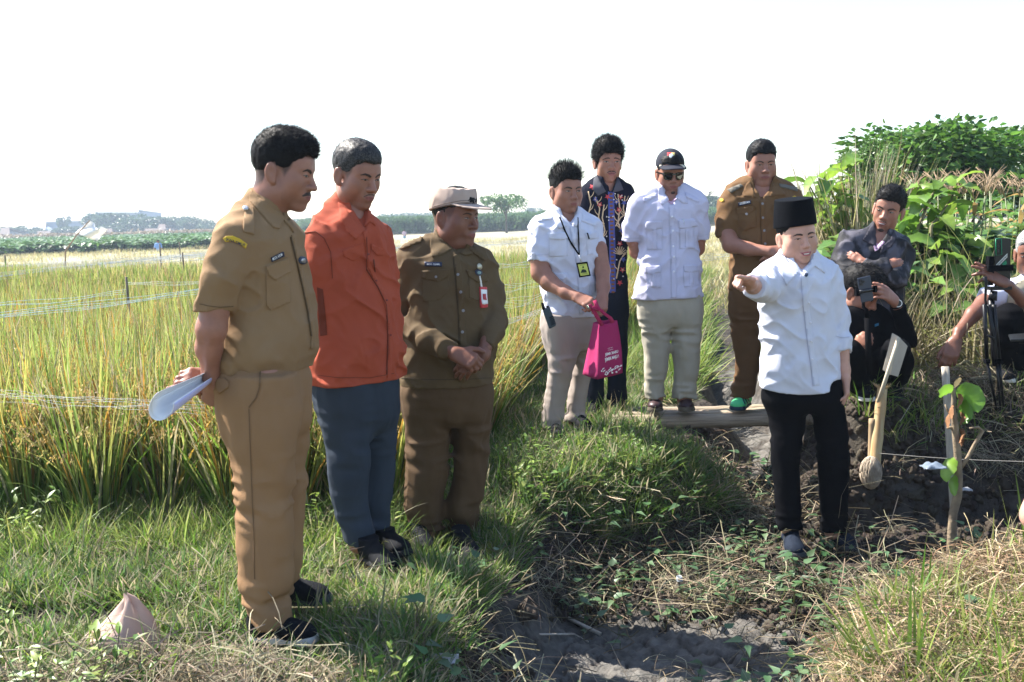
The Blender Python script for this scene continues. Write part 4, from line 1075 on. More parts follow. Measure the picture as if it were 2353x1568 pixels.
P = pts_in(9000, -.4, 2.4, 2.7, 5.6, lambda x, y: inD(x, y) * footd(x, y) * (1 - mudmask(x, y)) * patchy(x, y, 2.3, 21), 59); put('ditch_clods', cl, P, (.006, .026), 'dark broken soil crumbs on the ditch floor', 'soil', 60, tilt=1.5)
# front right bank: dry grass with green shoots
FRB = [(.92, 2.2), (1.05, 2.95), (1.40, 3.30), (1.85, 3.62), (2.35, 3.9), (5, 4.2), (5, 1.5), (.92, 1.5)]
fr = lambda x, y: (sdist(x, y, FRB) > -.05)
P = pts_in(4200, .7, 3.0, 2.4, 4.3, lambda x, y: fr(x, y), 45); put('front_straw', stw, P, (.6, 1.2), 'dry straw mat on the near right bank', 'straw', 46, tilt=.5)
P = pts_in(3600, .7, 3.0, 2.4, 4.3, lambda x, y: fr(x, y) * patchy(x, y, 2.5, 8), 47); put('front_grass', gA, P, (.5, 1.15), 'short green grass in the dry mat on the near right bank', 'grass', 48, tilt=.3)
gE = [grass_tuft(390 + i, n=9, h=.24, w=.010, cols=(GY, (.20, .30, .05)), lean=.2, droop=.25, dry=.12, spread=.04, segs=5) for i in range(4)]
P = pts_in(100, .9, 2.9, 2.5, 4.3, lambda x, y: fr(x, y) * (sdist(x, y, FRB) < .5) * .9, 49); put('front_shoots', gE, P, (.7, 1.3), 'upright cut green shoots on the near right bank', 'grass', 50, tilt=.15)
# near left corner straw heap
P = pts_in(1100, -2.2, -.5, 2.3, 3.0, lambda x, y: np.exp(-(((x + 1.05) / .45) ** 2 + ((y - 2.70) / .22) ** 2)) * (np.hypot((x + .78) / 1.5, y - 3.1) > .22) * foot(x, y), 51); put('corner_straw', st, P, (.7, 1.3), 'heap of grey dry straw in the near left corner', 'straw', 52, tilt=.4, dz=.02)
P = pts_in(600, -2.2, -.6, 2.3, 3.0, lambda x, y: np.exp(-(((x + 1.0) / .35) ** 2 + ((y - 2.85) / .12) ** 2)), 53); put('corner_clods', cl, P, (.006, .022), 'dark crumbs of soil in the straw heap', 'soil', 54, tilt=1.)
# ------------------------------------------------------------------ far crops, trees, buildings
def crop_patch(seed, n, size, h, lw, cols, kind='oval', ll=.22):
    r = np.random.default_rng(seed); mb = MB()
    for i in range(n):
        b = V(r.uniform(-.5, .5) * size, r.uniform(-.5, .5) * size, h * (.25 + .75 * r.random())); az = r.random() * 6.28
        leafshape(mb, r, b, V(math.cos(az), math.sin(az), r.uniform(-.3, .8)), V(0, 0, 1), ll * (.7 + .6 * r.random()), lw, jit(mix(cols[0], cols[1], r.random()), r), kind, seg=2, droop=.4)
    return mb.mesh('crop_patch', M_LEAFD)
broad = [crop_patch(400 + i, 110, 1.6, .55, .26, ((.035, .10, .02), (.12, .22, .06)), 'round', .34) for i in range(4)]
corn_l = [crop_patch(410 + i, 150, 1.8, 2.0, .10, ((.030, .075, .018), (.10, .18, .05)), 'lance', .75) for i in range(4)]
def frust(x, y, m=4): return np.abs(x) < y * .58 + m
P = pts_in(9500, -90, -12, 58, 150, lambda x, y: frust(x, y) & (y > 60 + .55 * (x + 35)) & (x < -12) & (x < -.17 * y - 1), 61)
put('broadleaf_crop', broad, P, (.9, 1.35), 'dark green broad-leaved crop field beyond the rice on the left', 'crop', 62, dz=.0)
P = pts_in(5200, -30, 100, 108, 170, lambda x, y: frust(x, y) & (x > -.20 * y - 1) & (y > 118 - .10 * x), 63)
put('maize_field', corn_l, P, (.9, 1.15), 'dense maize field in the middle distance below the horizon', 'maize', 64)
P = pts_in(500, -110, -22, 150, 160, lambda x, y: frust(x, y), 65)
put('dry_crop', [crop_patch(420 + i, 90, 3.0, .9, .2, ((.24, .17, .10), (.17, .14, .07)), 'lance', .7) for i in range(2)], P, (.9, 1.3), 'brown dried crop strip in front of the village trees', 'crop', 66)

def crown_mesh(seed, n, lobes, leaf, cols, name='crown', m=None, seg=2):
    """unit crown (radius ~1) made of many leaf faces gathered in lobes"""
    r = np.random.default_rng(seed); mb = MB()
    L = [(V(r.normal(0, .48), r.normal(0, .48), r.uniform(-.35, .55)), r.uniform(.28, .52)) for _ in range(lobes)]
    for i in range(n):
        c, R = L[r.integers(len(L))]; d = unit(r.normal(0, 1, 3)); p = c + d * R * (.55 + .5 * r.random()) * V(1, 1, .75)
        a = unit(d + r.normal(0, .7, 3)); leafshape(mb, r, p, a, unit(r.normal(0, 1, 3)), leaf * (.6 + .8 * r.random()), leaf * .62, jit(mix(cols[0], cols[1], r.random()), r, .25), 'oval', seg=seg)
    return mb.mesh(name, m or M_LEAFD)
def trunk_mesh(seed, h, r0, br=5):
    r = np.random.default_rng(seed); mb = MB(); p = np.array([V(r.normal(0, .03) * h * t, r.normal(0, .03) * h * t, h * t) for t in np.linspace(0, 1, 6)]); mb.tube(p, np.linspace(r0, r0 * .5, 6), 8)
    for k in range(br):
        a = r.random() * 6.28; s = p[3 + k % 3]; L = h * (.35 + .3 * r.random()); q = [s + V(math.cos(a) * .75 * t, math.sin(a) * .75 * t, t ** .8) * L for t in np.linspace(0, 1, 5)]; mb.tube(q, np.linspace(r0 * .45, r0 * .12, 5), 6)
    return mb.mesh('trunk', mat('bark', (.13, .10, .075), rough=.9, col2=(.07, .055, .04), nscale=12, bump=.5, bscale=30), color=False)
FC = [crown_mesh(430 + i, 2400, 14 + i, .20, ((.018, .048, .018), (.05, .10, .03))) for i in range(4)]; FT = [trunk_mesh(440 + i, 1.0, .055) for i in range(2)]
def tree(x, y, h, w, label, group, ci=0, rz=0., z0=0., name='tree', th=.45, crown=None, trunk=None, cat='tree'):
    t = empty(name, (x, y, z0), label, cat, group)
    o = bpy.data.objects.new('trunk', trunk or FT[ci % 2]); COL.objects.link(o); o.parent = t; o.scale = (h * .6,) * 3
    c = bpy.data.objects.new('crown', crown or FC[ci % 4]); COL.objects.link(c); c.parent = t; c.location = (0, 0, h * (1 - (1 - th) * .5)); c.scale = (w / 2, w / 2, h * (1 - th) * .62); c.rotation_euler = (0, 0, rz)
    return t
rt = np.random.default_rng(77)
NT = {}
def tree_px(X, top, wd, d, label, group, th=.25, **k):
    if group: NT[group] = NT.get(group, -1) + 1; label = label % ORD[NT[group]]
    b = at(X, 600, d); zt = at(X, top, d)[2]; return tree(b[0], d, zt, wd * mpd(d), label, group, ci=int(rt.integers(4)), rz=rt.random() * 6.28, th=th, **k)
G1 = 'distant trees at the edge of the village'
for X, top, wd in sorted([(8, 524, 70), (40, 519, 60), (90, 521, 36), (135, 524, 50), (165, 520, 46), (195, 524, 44), (250, 494, 62), (270, 487, 90), (300, 488, 60), (283, 512, 60), (322, 502, 60), (345, 497, 56), (370, 500, 60), (398, 500, 58), (420, 497, 62), (445, 504, 50), (462, 507, 50), (480, 512, 40), (500, 515, 50), (530, 510, 60), (560, 514, 50), (600, 508, 60), (640, 506, 60), (675, 504, 50), (150, 498, 26)]):
    tree_px(X, top, wd, 235 + rt.random() * 40, 'hazy green tree in the row behind the left crop field, %s from the left', G1, th=.12)
for X, top, wd in sorted([(715, 500, 50), (750, 498, 60), (800, 499, 60), (845, 494, 44), (885, 498, 18), (905, 491, 50), (930, 495, 60), (965, 488, 60), (985, 492, 50), (1100, 500, 40), (1120, 492, 50), (1195, 488, 44), (1215, 478, 40), (1238, 484, 44), (1628, 476, 44), (1650, 480, 30), (1880, 470, 50), (1700, 480, 50), (1450, 490, 50), (1330, 490, 50), (1270, 486, 60)]):
    tree_px(X, top, wd, 300 + rt.random() * 60, 'faint bluish tree on the horizon behind the maize field, %s from the left', 'faint trees on the horizon', th=.1)
tree_px(881, 497, 22, 150, 'small round dark tree standing just above the maize between the red shirt and the cap', None, th=.3)
LC = crown_mesh(450, 2600, 16, .13, ((.05, .12, .03), (.13, .24, .06)), m=M_LEAF)
tr = tree_px(1166, 443, 82, 105, 'lone spreading green tree with a forked trunk at the edge of the maize field', None, th=.38, crown=LC, trunk=trunk_mesh(451, 1.0, .05, 8))
tr = empty('tree', (*at(1630, 600, 150)[:2], 0), 'thin nearly bare tree rising between the cap man and the brown uniform', 'tree'); zt = at(1630, 440, 150)[2]
b = MB(); r_ = np.random.default_rng(9); b.tube([V(0, 0, 0), V(.2, 0, zt * .5), V(0, 0, zt)], [.22, .13, .03], 6)
for k in range(16):
    t = .35 + .6 * r_.random(); a = r_.random() * 6.28; b.tube([V(0, 0, zt * t), V(math.cos(a) * 1.1, math.sin(a) * 1.1, zt * t + .9)], [.05, .015], 5)
b.build('trunk', bpy.data.materials['bark'], tr).location = (0, 0, 0); tr.children[0].location = (0, 0, 0)
_o = tr.children[0]; _me = _o.data; _v = np.empty(len(_me.vertices) * 3); _me.vertices.foreach_get('co', _v); _me.vertices.foreach_set('co', (_v.reshape(-1, 3) + worldloc(tr)).ravel().astype(np.float32))
c = bpy.data.objects.new('crown', FC[1]); COL.objects.link(c); c.parent = tr; c.location = (0, 0, zt * .62); c.scale = (2.2, 2.2, 1.6)

WALL = mat('warehouse_wall', (.17, .21, .29), rough=.7, col2=(.15, .185, .26), nscale=.3); ROOFW = mat('warehouse_roof', (.34, .33, .32), rough=.8, col2=(.30, .29, .28), nscale=.2); TILE = mat('roof_tile', (.11, .075, .062), rough=.9, col2=(.08, .06, .055), nscale=1.5); WALLD = mat('house_wall', (.16, .16, .16), rough=.9)
def solid(name, pts, faces, m, parent): return mobj(name, pts, faces, m, parent, False)
def shed(label, front, d, depth, ridge, cat='warehouse', name='warehouse', wallm=WALL, roofm=ROOFW, group=None):
    """front=(X0,Yeave0,X1,Yeave1) front wall; ridge=(X0,Y0,X1,Y1)"""
    a = at(front[0], front[1], d); b_ = at(front[2], front[3], d); A = at(ridge[0], ridge[1], d + depth * .5); B = at(ridge[2], ridge[3], d + depth * .5)
    root = empty(name, ((a[0] + b_[0]) / 2, d, 0), label, cat, group); dz = V(0, depth, 0); a2, b2 = a + dz, b_ + dz
    g = lambda p: V(p[0], p[1], -.5)
    v = [g(a), g(b_), g(b2), g(a2), a, b_, b2, a2, A, B]
    solid('wall', v, [[0, 1, 5, 4], [1, 2, 6, 9, 5], [2, 3, 7, 6], [3, 0, 4, 8, 7]], wallm, root)
    e = V(0, -.6, -.15); u = V(0, 0, .35)
    solid('roof', [a + e, b_ + e, B + u, A + u, a2 - e * V(0, 1, -1), b2 - e * V(0, 1, -1), a + e + u, b_ + e + u, A + u * 2, B + u * 2, a2 - e * V(0, 1, -1) + u, b2 - e * V(0, 1, -1) + u], [[0, 1, 2, 3], [3, 2, 5, 4], [6, 8, 9, 7], [8, 10, 11, 9], [0, 6, 7, 1], [4, 5, 11, 10], [0, 3, 8, 6], [3, 4, 10, 8], [1, 7, 9, 2], [2, 9, 11, 5]], roofm, root)
    return root
w1 = shed('long white warehouse with a pale sloping roof behind the white flag', (106, 511, 206, 508), 300, 34, (150, 497, 204, 494))
w2 = shed('tall pale flat-roofed warehouse partly hidden by trees right of the flag', (219, 489, 320, 489), 315, 20, (222, 486, 318, 486))
w3 = shed('low white shed with a long roof at the left end of the big warehouse', (54, 531, 106, 530), 285, 30, (58, 519, 106, 518))
for i, (x0, x1, ye, yr) in enumerate(sorted([(84, 120, 547, 538), (0, 26, 541, 530), (236, 262, 545, 532), (330, 378, 542, 532), (362, 384, 532, 522), (440, 478, 543, 534)])):
    shed('small brown-roofed village house between the distant trees, %s from the left' % ORD[i], (x0, ye, x1, ye), 225, 8, (x0 + 4, yr, x1 - 4, yr), 'house', 'house', WALLD, TILE, 'tiled houses of the distant village')

# ------------------------------------------------------------------ two field workers far away
def worker(X, Y0, Y1, d, top, bottom, label):
    p0 = at(X, Y1, d); p1 = at(X, Y0, d); h = p1[2] - p0[2]; root = empty('person', p0, label, 'person'); k = h / 1.7
    F = Field(p0 + V(-.5, -.4, -.1) * k, p0 + V(.5, .4, 1.8) * k, .03 * k); q = lambda x, y, z: p0 + V(x, y, z) * k
    F.add(ell(q(0, 0, 1.58), (.10 * k, .11 * k, .13 * k))); F.add(cone(q(0, 0, 1.4), q(0, 0, 1.5), .05 * k, .05 * k), .02)
    for s in (-1, 1): F.add(cone(q(s * .2, 0, 1.35), q(s * .28, -.05, 1.05), .05 * k, .04 * k), .03); F.add(cone(q(s * .28, -.05, 1.05), q(s * .22, -.2, .85), .04 * k, .035 * k), .03); F.add(cone(q(s * .09, 0, .85), q(s * .11, 0, .05), .075 * k, .05 * k), .03)
    F.add(loft([(q(0, 0, .8), .14 * k, .10 * k), (q(0, 0, 1.2), .17 * k, .10 * k), (q(0, 0, 1.42), .16 * k, .08 * k)], 0), .04); p, f = F.mesh(); mobj('body', p, f, SK_D_, root)
    F = Field(p0 + V(-.5, -.4, .5) * k, p0 + V(.5, .4, 1.6) * k, .03 * k); F.add(loft([(q(0, 0, .8), .17 * k, .13 * k), (q(0, 0, 1.2), .20 * k, .13 * k), (q(0, 0, 1.45), .18 * k, .10 * k)], 0), .04)
    for s in (-1, 1): F.add(cone(q(s * .2, 0, 1.37), q(s * .27, -.04, 1.10), .075 * k, .065 * k), .04)
    p, f = F.mesh(); mobj('shirt', p, f, top, root)
    F = Field(p0 + V(-.4, -.3, -.1) * k, p0 + V(.4, .3, 1.0) * k, .03 * k); F.add(loft([(q(0, 0, .7), .19 * k, .13 * k), (q(0, 0, .9), .17 * k, .12 * k)], 0), .04)
    for s in (-1, 1): F.add(cone(q(s * .09, 0, .8), q(s * .11, 0, .05), .10 * k, .075 * k), .04)
    p, f = F.mesh(); mobj('trousers', p, f, bottom, root)
    F = Field(p0 + V(-.3, -.3, 1.5) * k, p0 + V(.3, .3, 1.8) * k, .02 * k); F.add(ell(q(0, .01, 1.63), (.11 * k, .12 * k, .10 * k))); p, f = F.mesh(); mobj('hair', p, f, mat('hair_far', (.02, .02, .02)), root)
SK_D_ = mat('skin_far', (.22, .10, .06), rough=.6)
worker(366, 551, 600, 62, mat('blue_shirt_far', (.20, .34, .62)), mat('dark_cloth_far', (.015, .015, .02)), 'tiny figure in light blue shirt and black trousers standing in the left crop field')
worker(930, 528, 556, 88, mat('pink_shirt_far', (.50, .36, .42)), mat('blue_cloth_far', (.16, .30, .42)), 'tiny figure in pale pink shirt and blue trousers far behind beside the maize')

# ------------------------------------------------------------------ right-hand thicket
SH = crown_mesh(500, 9500, 26, .085, ((.035, .10, .015), (.12, .24, .04)), m=M_LEAF, seg=3)
shr = empty('shrub', (*at(2170, 600, 12.5)[:2], .1), 'large dome-shaped green shrub rising above the maize at right', 'shrub'); cz = at(2165, 385, 12.5)
c = bpy.data.objects.new('crown', SH); COL.objects.link(c); c.parent = shr; c.location = (0, 0, cz[2] - .1); c.scale = (1.42, 1.10, .92); c.location = (-.06, 0, cz[2] - .22)
c2 = MB(); r_ = np.random.default_rng(12)
for k in range(9): a = r_.random() * 6.28; c2.tube([V(r_.normal(0, .08), r_.normal(0, .08), 0), V(math.cos(a) * .3, math.sin(a) * .3, .8), V(math.cos(a) * .8, math.sin(a) * .6, 1.7)], [.03, .02, .008], 6)
t_ = bpy.data.objects.new('stems', c2.mesh('stems', bpy.data.materials['bark'], color=False)); COL.objects.link(t_); t_.parent = shr
SH2 = crown_mesh(501, 3200, 10, .10, ((.035, .10, .015), (.12, .24, .04)), m=M_LEAF, seg=3)
for X, Y, wd, hh, lb in ((2335, 420, 130, 120, 'dark green shrub at the right edge behind the maize'), (1975, 370, 90, 130, 'green shrub below the left end of the dome-shaped shrub')):
    q = at(X, Y, 11.6); s_ = empty('shrub', (q[0], q[1], .1), lb, 'shrub'); c = bpy.data.objects.new('crown', SH2); COL.objects.link(c); c.parent = s_; c.location = (0, 0, q[2] - .1); c.scale = (wd * .5 * mpd(11.6), .5, hh * .5 * mpd(11.6))
# maize plants, one by one
CL = []
for i in range(6):
    r_ = np.random.default_rng(520 + i); b = MB(); L = .55 + .25 * r_.random(); k = 9; t = np.linspace(0, 1, k); dr = .5 + .6 * r_.random()
    p = np.stack([L * (t - .12 * t ** 3), np.zeros(k), L * (.75 * t - dr * t ** 2.1)], 1); w = np.interp(t, [0, .15, .5, .85, 1], [.035, .07, .075, .035, .004])
    col = jit(mix((.09, .20, .04), (.20, .30, .08), r_.random()), r_, .12) if i < 5 else np.array([.42, .27, .10]); s = V(0, 1, 0)
    b.strip(p - V(0, 0, 0), np.stack([np.zeros(k), np.cos(t * r_.normal(0, .8)), np.sin(t * r_.normal(0, .8))], 1), w, col); CL.append(b.mesh('leaf', M_LEAF))
b = MB(); b.tube([V(0, 0, 0), V(.02, 0, .8), V(0, .02, 1.62)], [.016, .013, .006], 6, (.16, .20, .07)); STK = b.mesh('stalk', M_LEAFD)
b = MB(); r_ = np.random.default_rng(3)
for k in range(9): a = r_.random() * 6.28; b.tube([V(0, 0, 0), V(math.cos(a) * .06, math.sin(a) * .06, .13), V(math.cos(a) * .15, math.sin(a) * .15, .18 + .05 * r_.random())], [.003, .004, .002], 4, (.42, .30, .20))
TAS = b.mesh('tassel', M_STRAW)
NC = [0]
def corn(x, y, z, sc, sd):
    r_ = np.random.default_rng(sd); t = empty('maize_plant', (x, y, z), 'maize plant with a dry tassel in the stand at right, %s from the left' % ORD[NC[0]], 'maize', 'maize plants standing at the right'); t.scale = (sc,) * 3; NC[0] += 1; t.rotation_euler = (r_.normal(0, .05), r_.normal(0, .05), r_.random() * 6)
    for me, nm, loc in ((STK, 'stalk', (0, 0, 0)), (TAS, 'tassel', (0, .02, 1.60))): o = bpy.data.objects.new(nm, me); COL.objects.link(o); o.parent = t; o.location = loc
    for k in range(9):
        o = bpy.data.objects.new('leaf', CL[int(r_.integers(0, 5)) if r_.random() > .13 else 5]); COL.objects.link(o); o.parent = t; o.location = (0, 0, .30 + k * .145); o.rotation_euler = (0, 0, k * 3.14 + r_.normal(0, .5)); o.scale = (1.05 - .05 * k,) * 3
rc = np.random.default_rng(55)
for i, X in enumerate(sorted(rc.uniform(2085, 2400, 34))):
    X = float(X); d = rc.uniform(7.0, 9.4); q = at(X, 600, d); top = rc.uniform(385, 425) + (2180 - X) * .12 * (X < 2180); zt = at(X, top, d)[2]; z0 = float(gzz(q[0], d)[0]); corn(q[0], d, z0, (zt - z0) / 1.80, 600 + i)
# broad-leaved saplings: every leaf its own part
BL = []
for i in range(7):
    r_ = np.random.default_rng(540 + i); b = MB(); k = 9; t = np.linspace(0, 1, k); w = np.interp(t, [0, .12, .45, .8, 1], [.03, .16, .26, .17, .01]); dr = .15 + .5 * r_.random(); L = 1.0
    mid = np.stack([t * L, np.zeros(k), .35 * t - (.35 + dr) * t ** 2], 1); wav = .025 * np.sin(t * 22 + i); col = jit(mix((.06, .16, .02), (.22, .36, .05), r_.random()), r_, .1)
    l = mid + np.stack([0 * t, w, .30 * w + wav], 1); rr = mid + np.stack([0 * t, -w, .30 * w - wav], 1); f = []
    for j in range(k - 1): f += [[j, j + k, j + k + 1, j + 1], [j + k, j + 2 * k, j + 2 * k + 1, j + k + 1]]
    C = np.repeat(col[None], 3 * k, 0); C[k:2 * k] *= 1.35; b.add(np.concatenate([l, mid, rr]), f, C); BL.append(b.mesh('leaf', leafm('broad_leaf', .45, .38, .5, ns=9)))
BRK = mat('green_stem', (.14, .15, .06), rough=.7, col2=(.16, .11, .06), nscale=20)
def broadplant(label, base, stems, d, seed, lsz, group=None, z0=None, name='teak_sapling'):
    """stems: lists of tracing points; leaves: evenly along the upper stem"""
    r_ = np.random.default_rng(seed); q = at(*base, d); z = float(gzz(q[0], d)[0]) if z0 is None else z0; t = empty(name, (q[0], d, z), label, 'plant', group); off = V(q[0], d, z)
    for s in stems:
        P = [V(q[0] + r_.normal(0, .03), d + r_.normal(0, .05), z)] + [at(x, y, d + r_.normal(0, .12)) for x, y in s]; b = MB(); b.tube(np.array(P), np.linspace(.014, .005, len(P)), 6); b.build('stem', BRK, t)
        n = 3 + 2 * len(s); P = np.array(P)
        for k in range(n):
            u = .35 + .65 * k / (n - 1); c = np.array([np.interp(u, np.linspace(0, 1, len(P)), P[:, j]) for j in range(3)]) - off
            o = bpy.data.objects.new('leaf', BL[int(r_.integers(7))]); COL.objects.link(o); o.parent = t; o.location = c.tolist(); o.scale = (lsz * (.7 + .5 * r_.random()),) * 3; o.rotation_euler = (r_.normal(0, .35), r_.normal(-.1, .35), r_.random() * 6.28)
broadplant('broad-leaved sapling whose leaves stick out left against the sky', (1965, 640), [[(1940, 560), (1900, 500), (1862, 430)], [(1950, 520), (1910, 440), (1890, 400)], [(1960, 480), (1950, 400), (1975, 365)], [(1920, 560), (1880, 520)], [(1930, 470), (1880, 455)]], 7.6, 21, .24)
broadplant('broad-leaved sapling with big leaves rising over the young man with crossed arms', (2120, 640), [[(2110, 520), (2140, 450), (2170, 410)], [(2100, 500), (2110, 430)], [(2140, 520), (2185, 460), (2200, 420)], [(2090, 560), (2060, 470)]], 7.0, 22, .25)
broadplant('low broad-leaved plant with large glossy leaves right of the crossed-arms man', (2190, 720), [[(2170, 620), (2150, 560)], [(2200, 600), (2220, 560)], [(2170, 660), (2140, 630)], [(2220, 660), (2250, 620)]], 6.7, 23, .24)
broadplant('low broad-leaved plant directly behind the tripod', (2240, 740), [[(2230, 690), (2220, 640)], [(2260, 690), (2290, 640)], [(2210, 700), (2180, 660)], [(2280, 650), (2310, 590)]], 6.4, 24, .22)
broadplant('young broad-leaved plant at the right edge behind the grey-haired man', (2330, 700), [[(2320, 620), (2300, 570)], [(2340, 600), (2350, 560)]], 6.9, 25, .22)
# tall dry grass and reeds
gR = [grass_tuft(560 + i, n=60, h=1.05, w=.009, cols=((.34, .24, .12), (.22, .25, .08)), lean=.16, droop=.35, dry=.55, spread=.12, segs=7) for i in range(4)]
gS = [grass_tuft(570 + i, n=46, h=.46, w=.005, cols=((.36, .27, .15), GY), lean=.5, droop=.8, dry=.55, spread=.12, segs=6) for i in range(4)]
P = pts_in(48, 2.15, 3.3, 7.4, 8.6, lambda x, y: np.abs(x / y - .335) < .035, 571); put('dry_reeds', gR, P, (.8, 1.15), 'tall dry brown reeds behind the young man with crossed arms', 'reeds', 572, tilt=.10, dz=.1)
P = pts_in(700, 2.2, 5.6, 6.0, 8.6, lambda x, y: (x / y > .33), 573); put('dry_slope_grass', gS, P, (.8, 1.5), 'dry yellowish grass on the slope between the two squatting men', 'grass', 574, tilt=.35)
P = pts_in(420, 2.4, 6.2, 6.6, 9.0, lambda x, y: (x / y > .35), 575); put('thicket_undergrowth', [crop_patch(580 + i, 90, .55, .7, .09, ((.04, .11, .02), (.16, .26, .06)), 'oval', .16) for i in range(3)], P, (.8, 1.3), 'dense leafy undergrowth filling the thicket at right', 'undergrowth', 576, tilt=.2)
P = pts_in(120, 2.1, 3.0, 6.4, 7.6, lambda x, y: (x / y > .315), 577); put('slope_green_grass', gC, P, (1.0, 1.7), 'green grass leaning out beside the squatting phone man', 'grass', 578, tilt=.3)
tp_ = mobj('tarpaulin', *((lambda P: (np.concatenate([P, P + V(0, .01, 0)]), [[0, 1, 2, 3], [7, 6, 5, 4], [0, 4, 5, 1], [1, 5, 6, 2], [2, 6, 7, 3], [3, 7, 4, 0]]))(np.array([at(2176, 548, 7.4), at(2236, 530, 7.5), at(2245, 552, 7.3), at(2180, 560, 7.3)]))), mat('blue_plastic', (.02, .10, .42), rough=.4), origin=at(2200, 545, 7.4)); tag(tp_, 'crumpled scrap of blue tarpaulin caught in the thicket', 'tarpaulin')

# ------------------------------------------------------------------ haze
def haze():
    lo = V(-420, -12, -3.2); hi = V(420, 520, 9.5); mb = MB(); mb.box((lo + hi) / 2, hi - lo)
    m = bpy.data.materials.new('haze_air'); m.use_nodes = True; t = m.node_tree; t.nodes.clear(); o = t.nodes.new('ShaderNodeOutputMaterial'); v = t.nodes.new('ShaderNodeVolumePrincipled')
    v.inputs['Color'].default_value = (.70, .84, 1.0, 1); v.inputs['Density'].default_value = HAZE_D; v.inputs['Anisotropy'].default_value = .2; t.links.new(v.outputs[0], o.inputs['Volume'])
    ob = mb.build('haze', m, smooth=False); ob['kind'] = 'stuff'; ob['label'] = 'thin bluish haze over the fields'
HAZE_D = .0009
haze()
# ------------------------------------------------------------------ garment materials
KH1 = cloth('khaki_drill', (.25, .155, .080), (.23, .14, .070)); KH1P = cloth('khaki_trouser', (.265, .152, .075), (.245, .138, .067))
RED = cloth('orange_red_cotton', (.36, .072, .035), (.33, .063, .031)); SLATE = cloth('slate_cotton', (.032, .042, .060), (.027, .036, .052))
OLV = cloth('olive_brown_drill', (.105, .070, .035), (.095, .062, .031)); OLVP = cloth('brown_trouser', (.090, .054, .027), (.082, .048, .024))
WH1 = cloth('white_drill', (.57, .58, .68), (.54, .55, .65)); WH2 = cloth('white_lilac_drill', (.53, .515, .65), (.50, .49, .62)); WH3 = cloth('white_shirt', (.60, .61, .69), (.57, .58, .66))
BEI = cloth('beige_stretch', (.34, .285, .25), (.31, .26, .23)); LKH = cloth('light_khaki', (.37, .335, .27), (.34, .31, .25))
BRN = cloth('brown_uniform', (.14, .075, .032), (.128, .068, .029)); BRNP = cloth('brown_uniform_trouser', (.11, .056, .023), (.10, .051, .021))
NAVY = cloth('navy_cloth', (.006, .009, .017), (.008, .011, .02)); BLK = cloth('black_cloth', (.0025, .0028, .004), (.004, .004, .0055))
PECI = cloth('black_velvet', (.002, .0025, .004), (.003, .0035, .0055))
CAPB = cloth('beige_cap_cloth', (.42, .33, .28), (.39, .30, .25)); CAPN = cloth('navy_cap_cloth', (.015, .017, .028), (.02, .022, .034))
BTN = mat('button_grey', (.22, .21, .22), rough=.3); BTNW = mat('button_white', (.75, .74, .8), rough=.3); BTND = mat('button_dark', (.03, .04, .07), rough=.3)
TAGB = mat('tag_blue_black', (.012, .018, .045), rough=.35); TAGW = mat('tag_white', (.75, .75, .75), rough=.4)
SEAM = {}
def seam(m, k=.62):
    b = [n for n in m.node_tree.nodes if n.type == 'BSDF_PRINCIPLED'][0]; mx = [n for n in m.node_tree.nodes if n.type == 'MIX'][0]
    c = tuple(v * k for v in mx.inputs['A'].default_value[:3]); return mat('seam_of_' + m.name, c, rough=.9)
GOLD = mat('brass', (.55, .42, .16), rough=.3, metal=.7); SILV = mat('steel', (.5, .5, .52), rough=.3, metal=.8)
SHB = mat('shoe_black', (.004, .0045, .007), rough=.8, spec=.15, bump=.3, bscale=900, col2=(.007, .008, .011), nscale=60); SOLB = mat('sole_black', (.014, .014, .016), rough=.8)
SOLW = mat('sole_white', (.62, .60, .57), rough=.7, col2=(.42, .38, .33), nscale=16); SHNV = mat('shoe_navy', (.006, .011, .022), rough=.8, spec=.15, bump=.3, bscale=900, col2=(.010, .016, .03), nscale=50)
SOLG = mat('sole_grey', (.045, .055, .065), rough=.8, col2=(.03, .027, .025), nscale=14)
SHBR = mat('shoe_oxblood', (.030, .014, .018), rough=.42, col2=(.05, .028, .03), nscale=30); SOLBR = mat('sole_brown', (.045, .03, .02), rough=.8, col2=(.10, .085, .06), nscale=22)
SHGR = mat('shoe_neon_green', (.10, .62, .20), rough=.6, col2=(.05, .42, .22), nscale=18); SOLN = mat('sole_navy', (.02, .035, .06), rough=.7)
def buttons(o, pts, m=BTN, r=3.2, lift=.006, bv='sb'):
    for x, y in pts: decal('button', o[bv], disc(x, y, r, 8), m, o['shirt'], lift=lift, step=3)
def pocket(o, body, flap, m, lift=.0035, btn=None, bm=BTN, sm=True, parent='shirt'):
    if body:
        decal('pocket', o['sb'], body, m, o[parent], lift=lift)
    if flap: decal('pocket_flap', o['sb'], flap, m, o[parent], lift=lift + .0045)
    if btn: decal('button', o['sb'], disc(btn[0], btn[1], 3.2, 8), bm, o[parent], lift=lift + .007, step=3)
def flaps(o, polys, m, lift=.007, maxd=.035):
    for p in polys: decal('collar', o['cb'], p, m, o['shirt'], lift=lift, maxd=maxd)

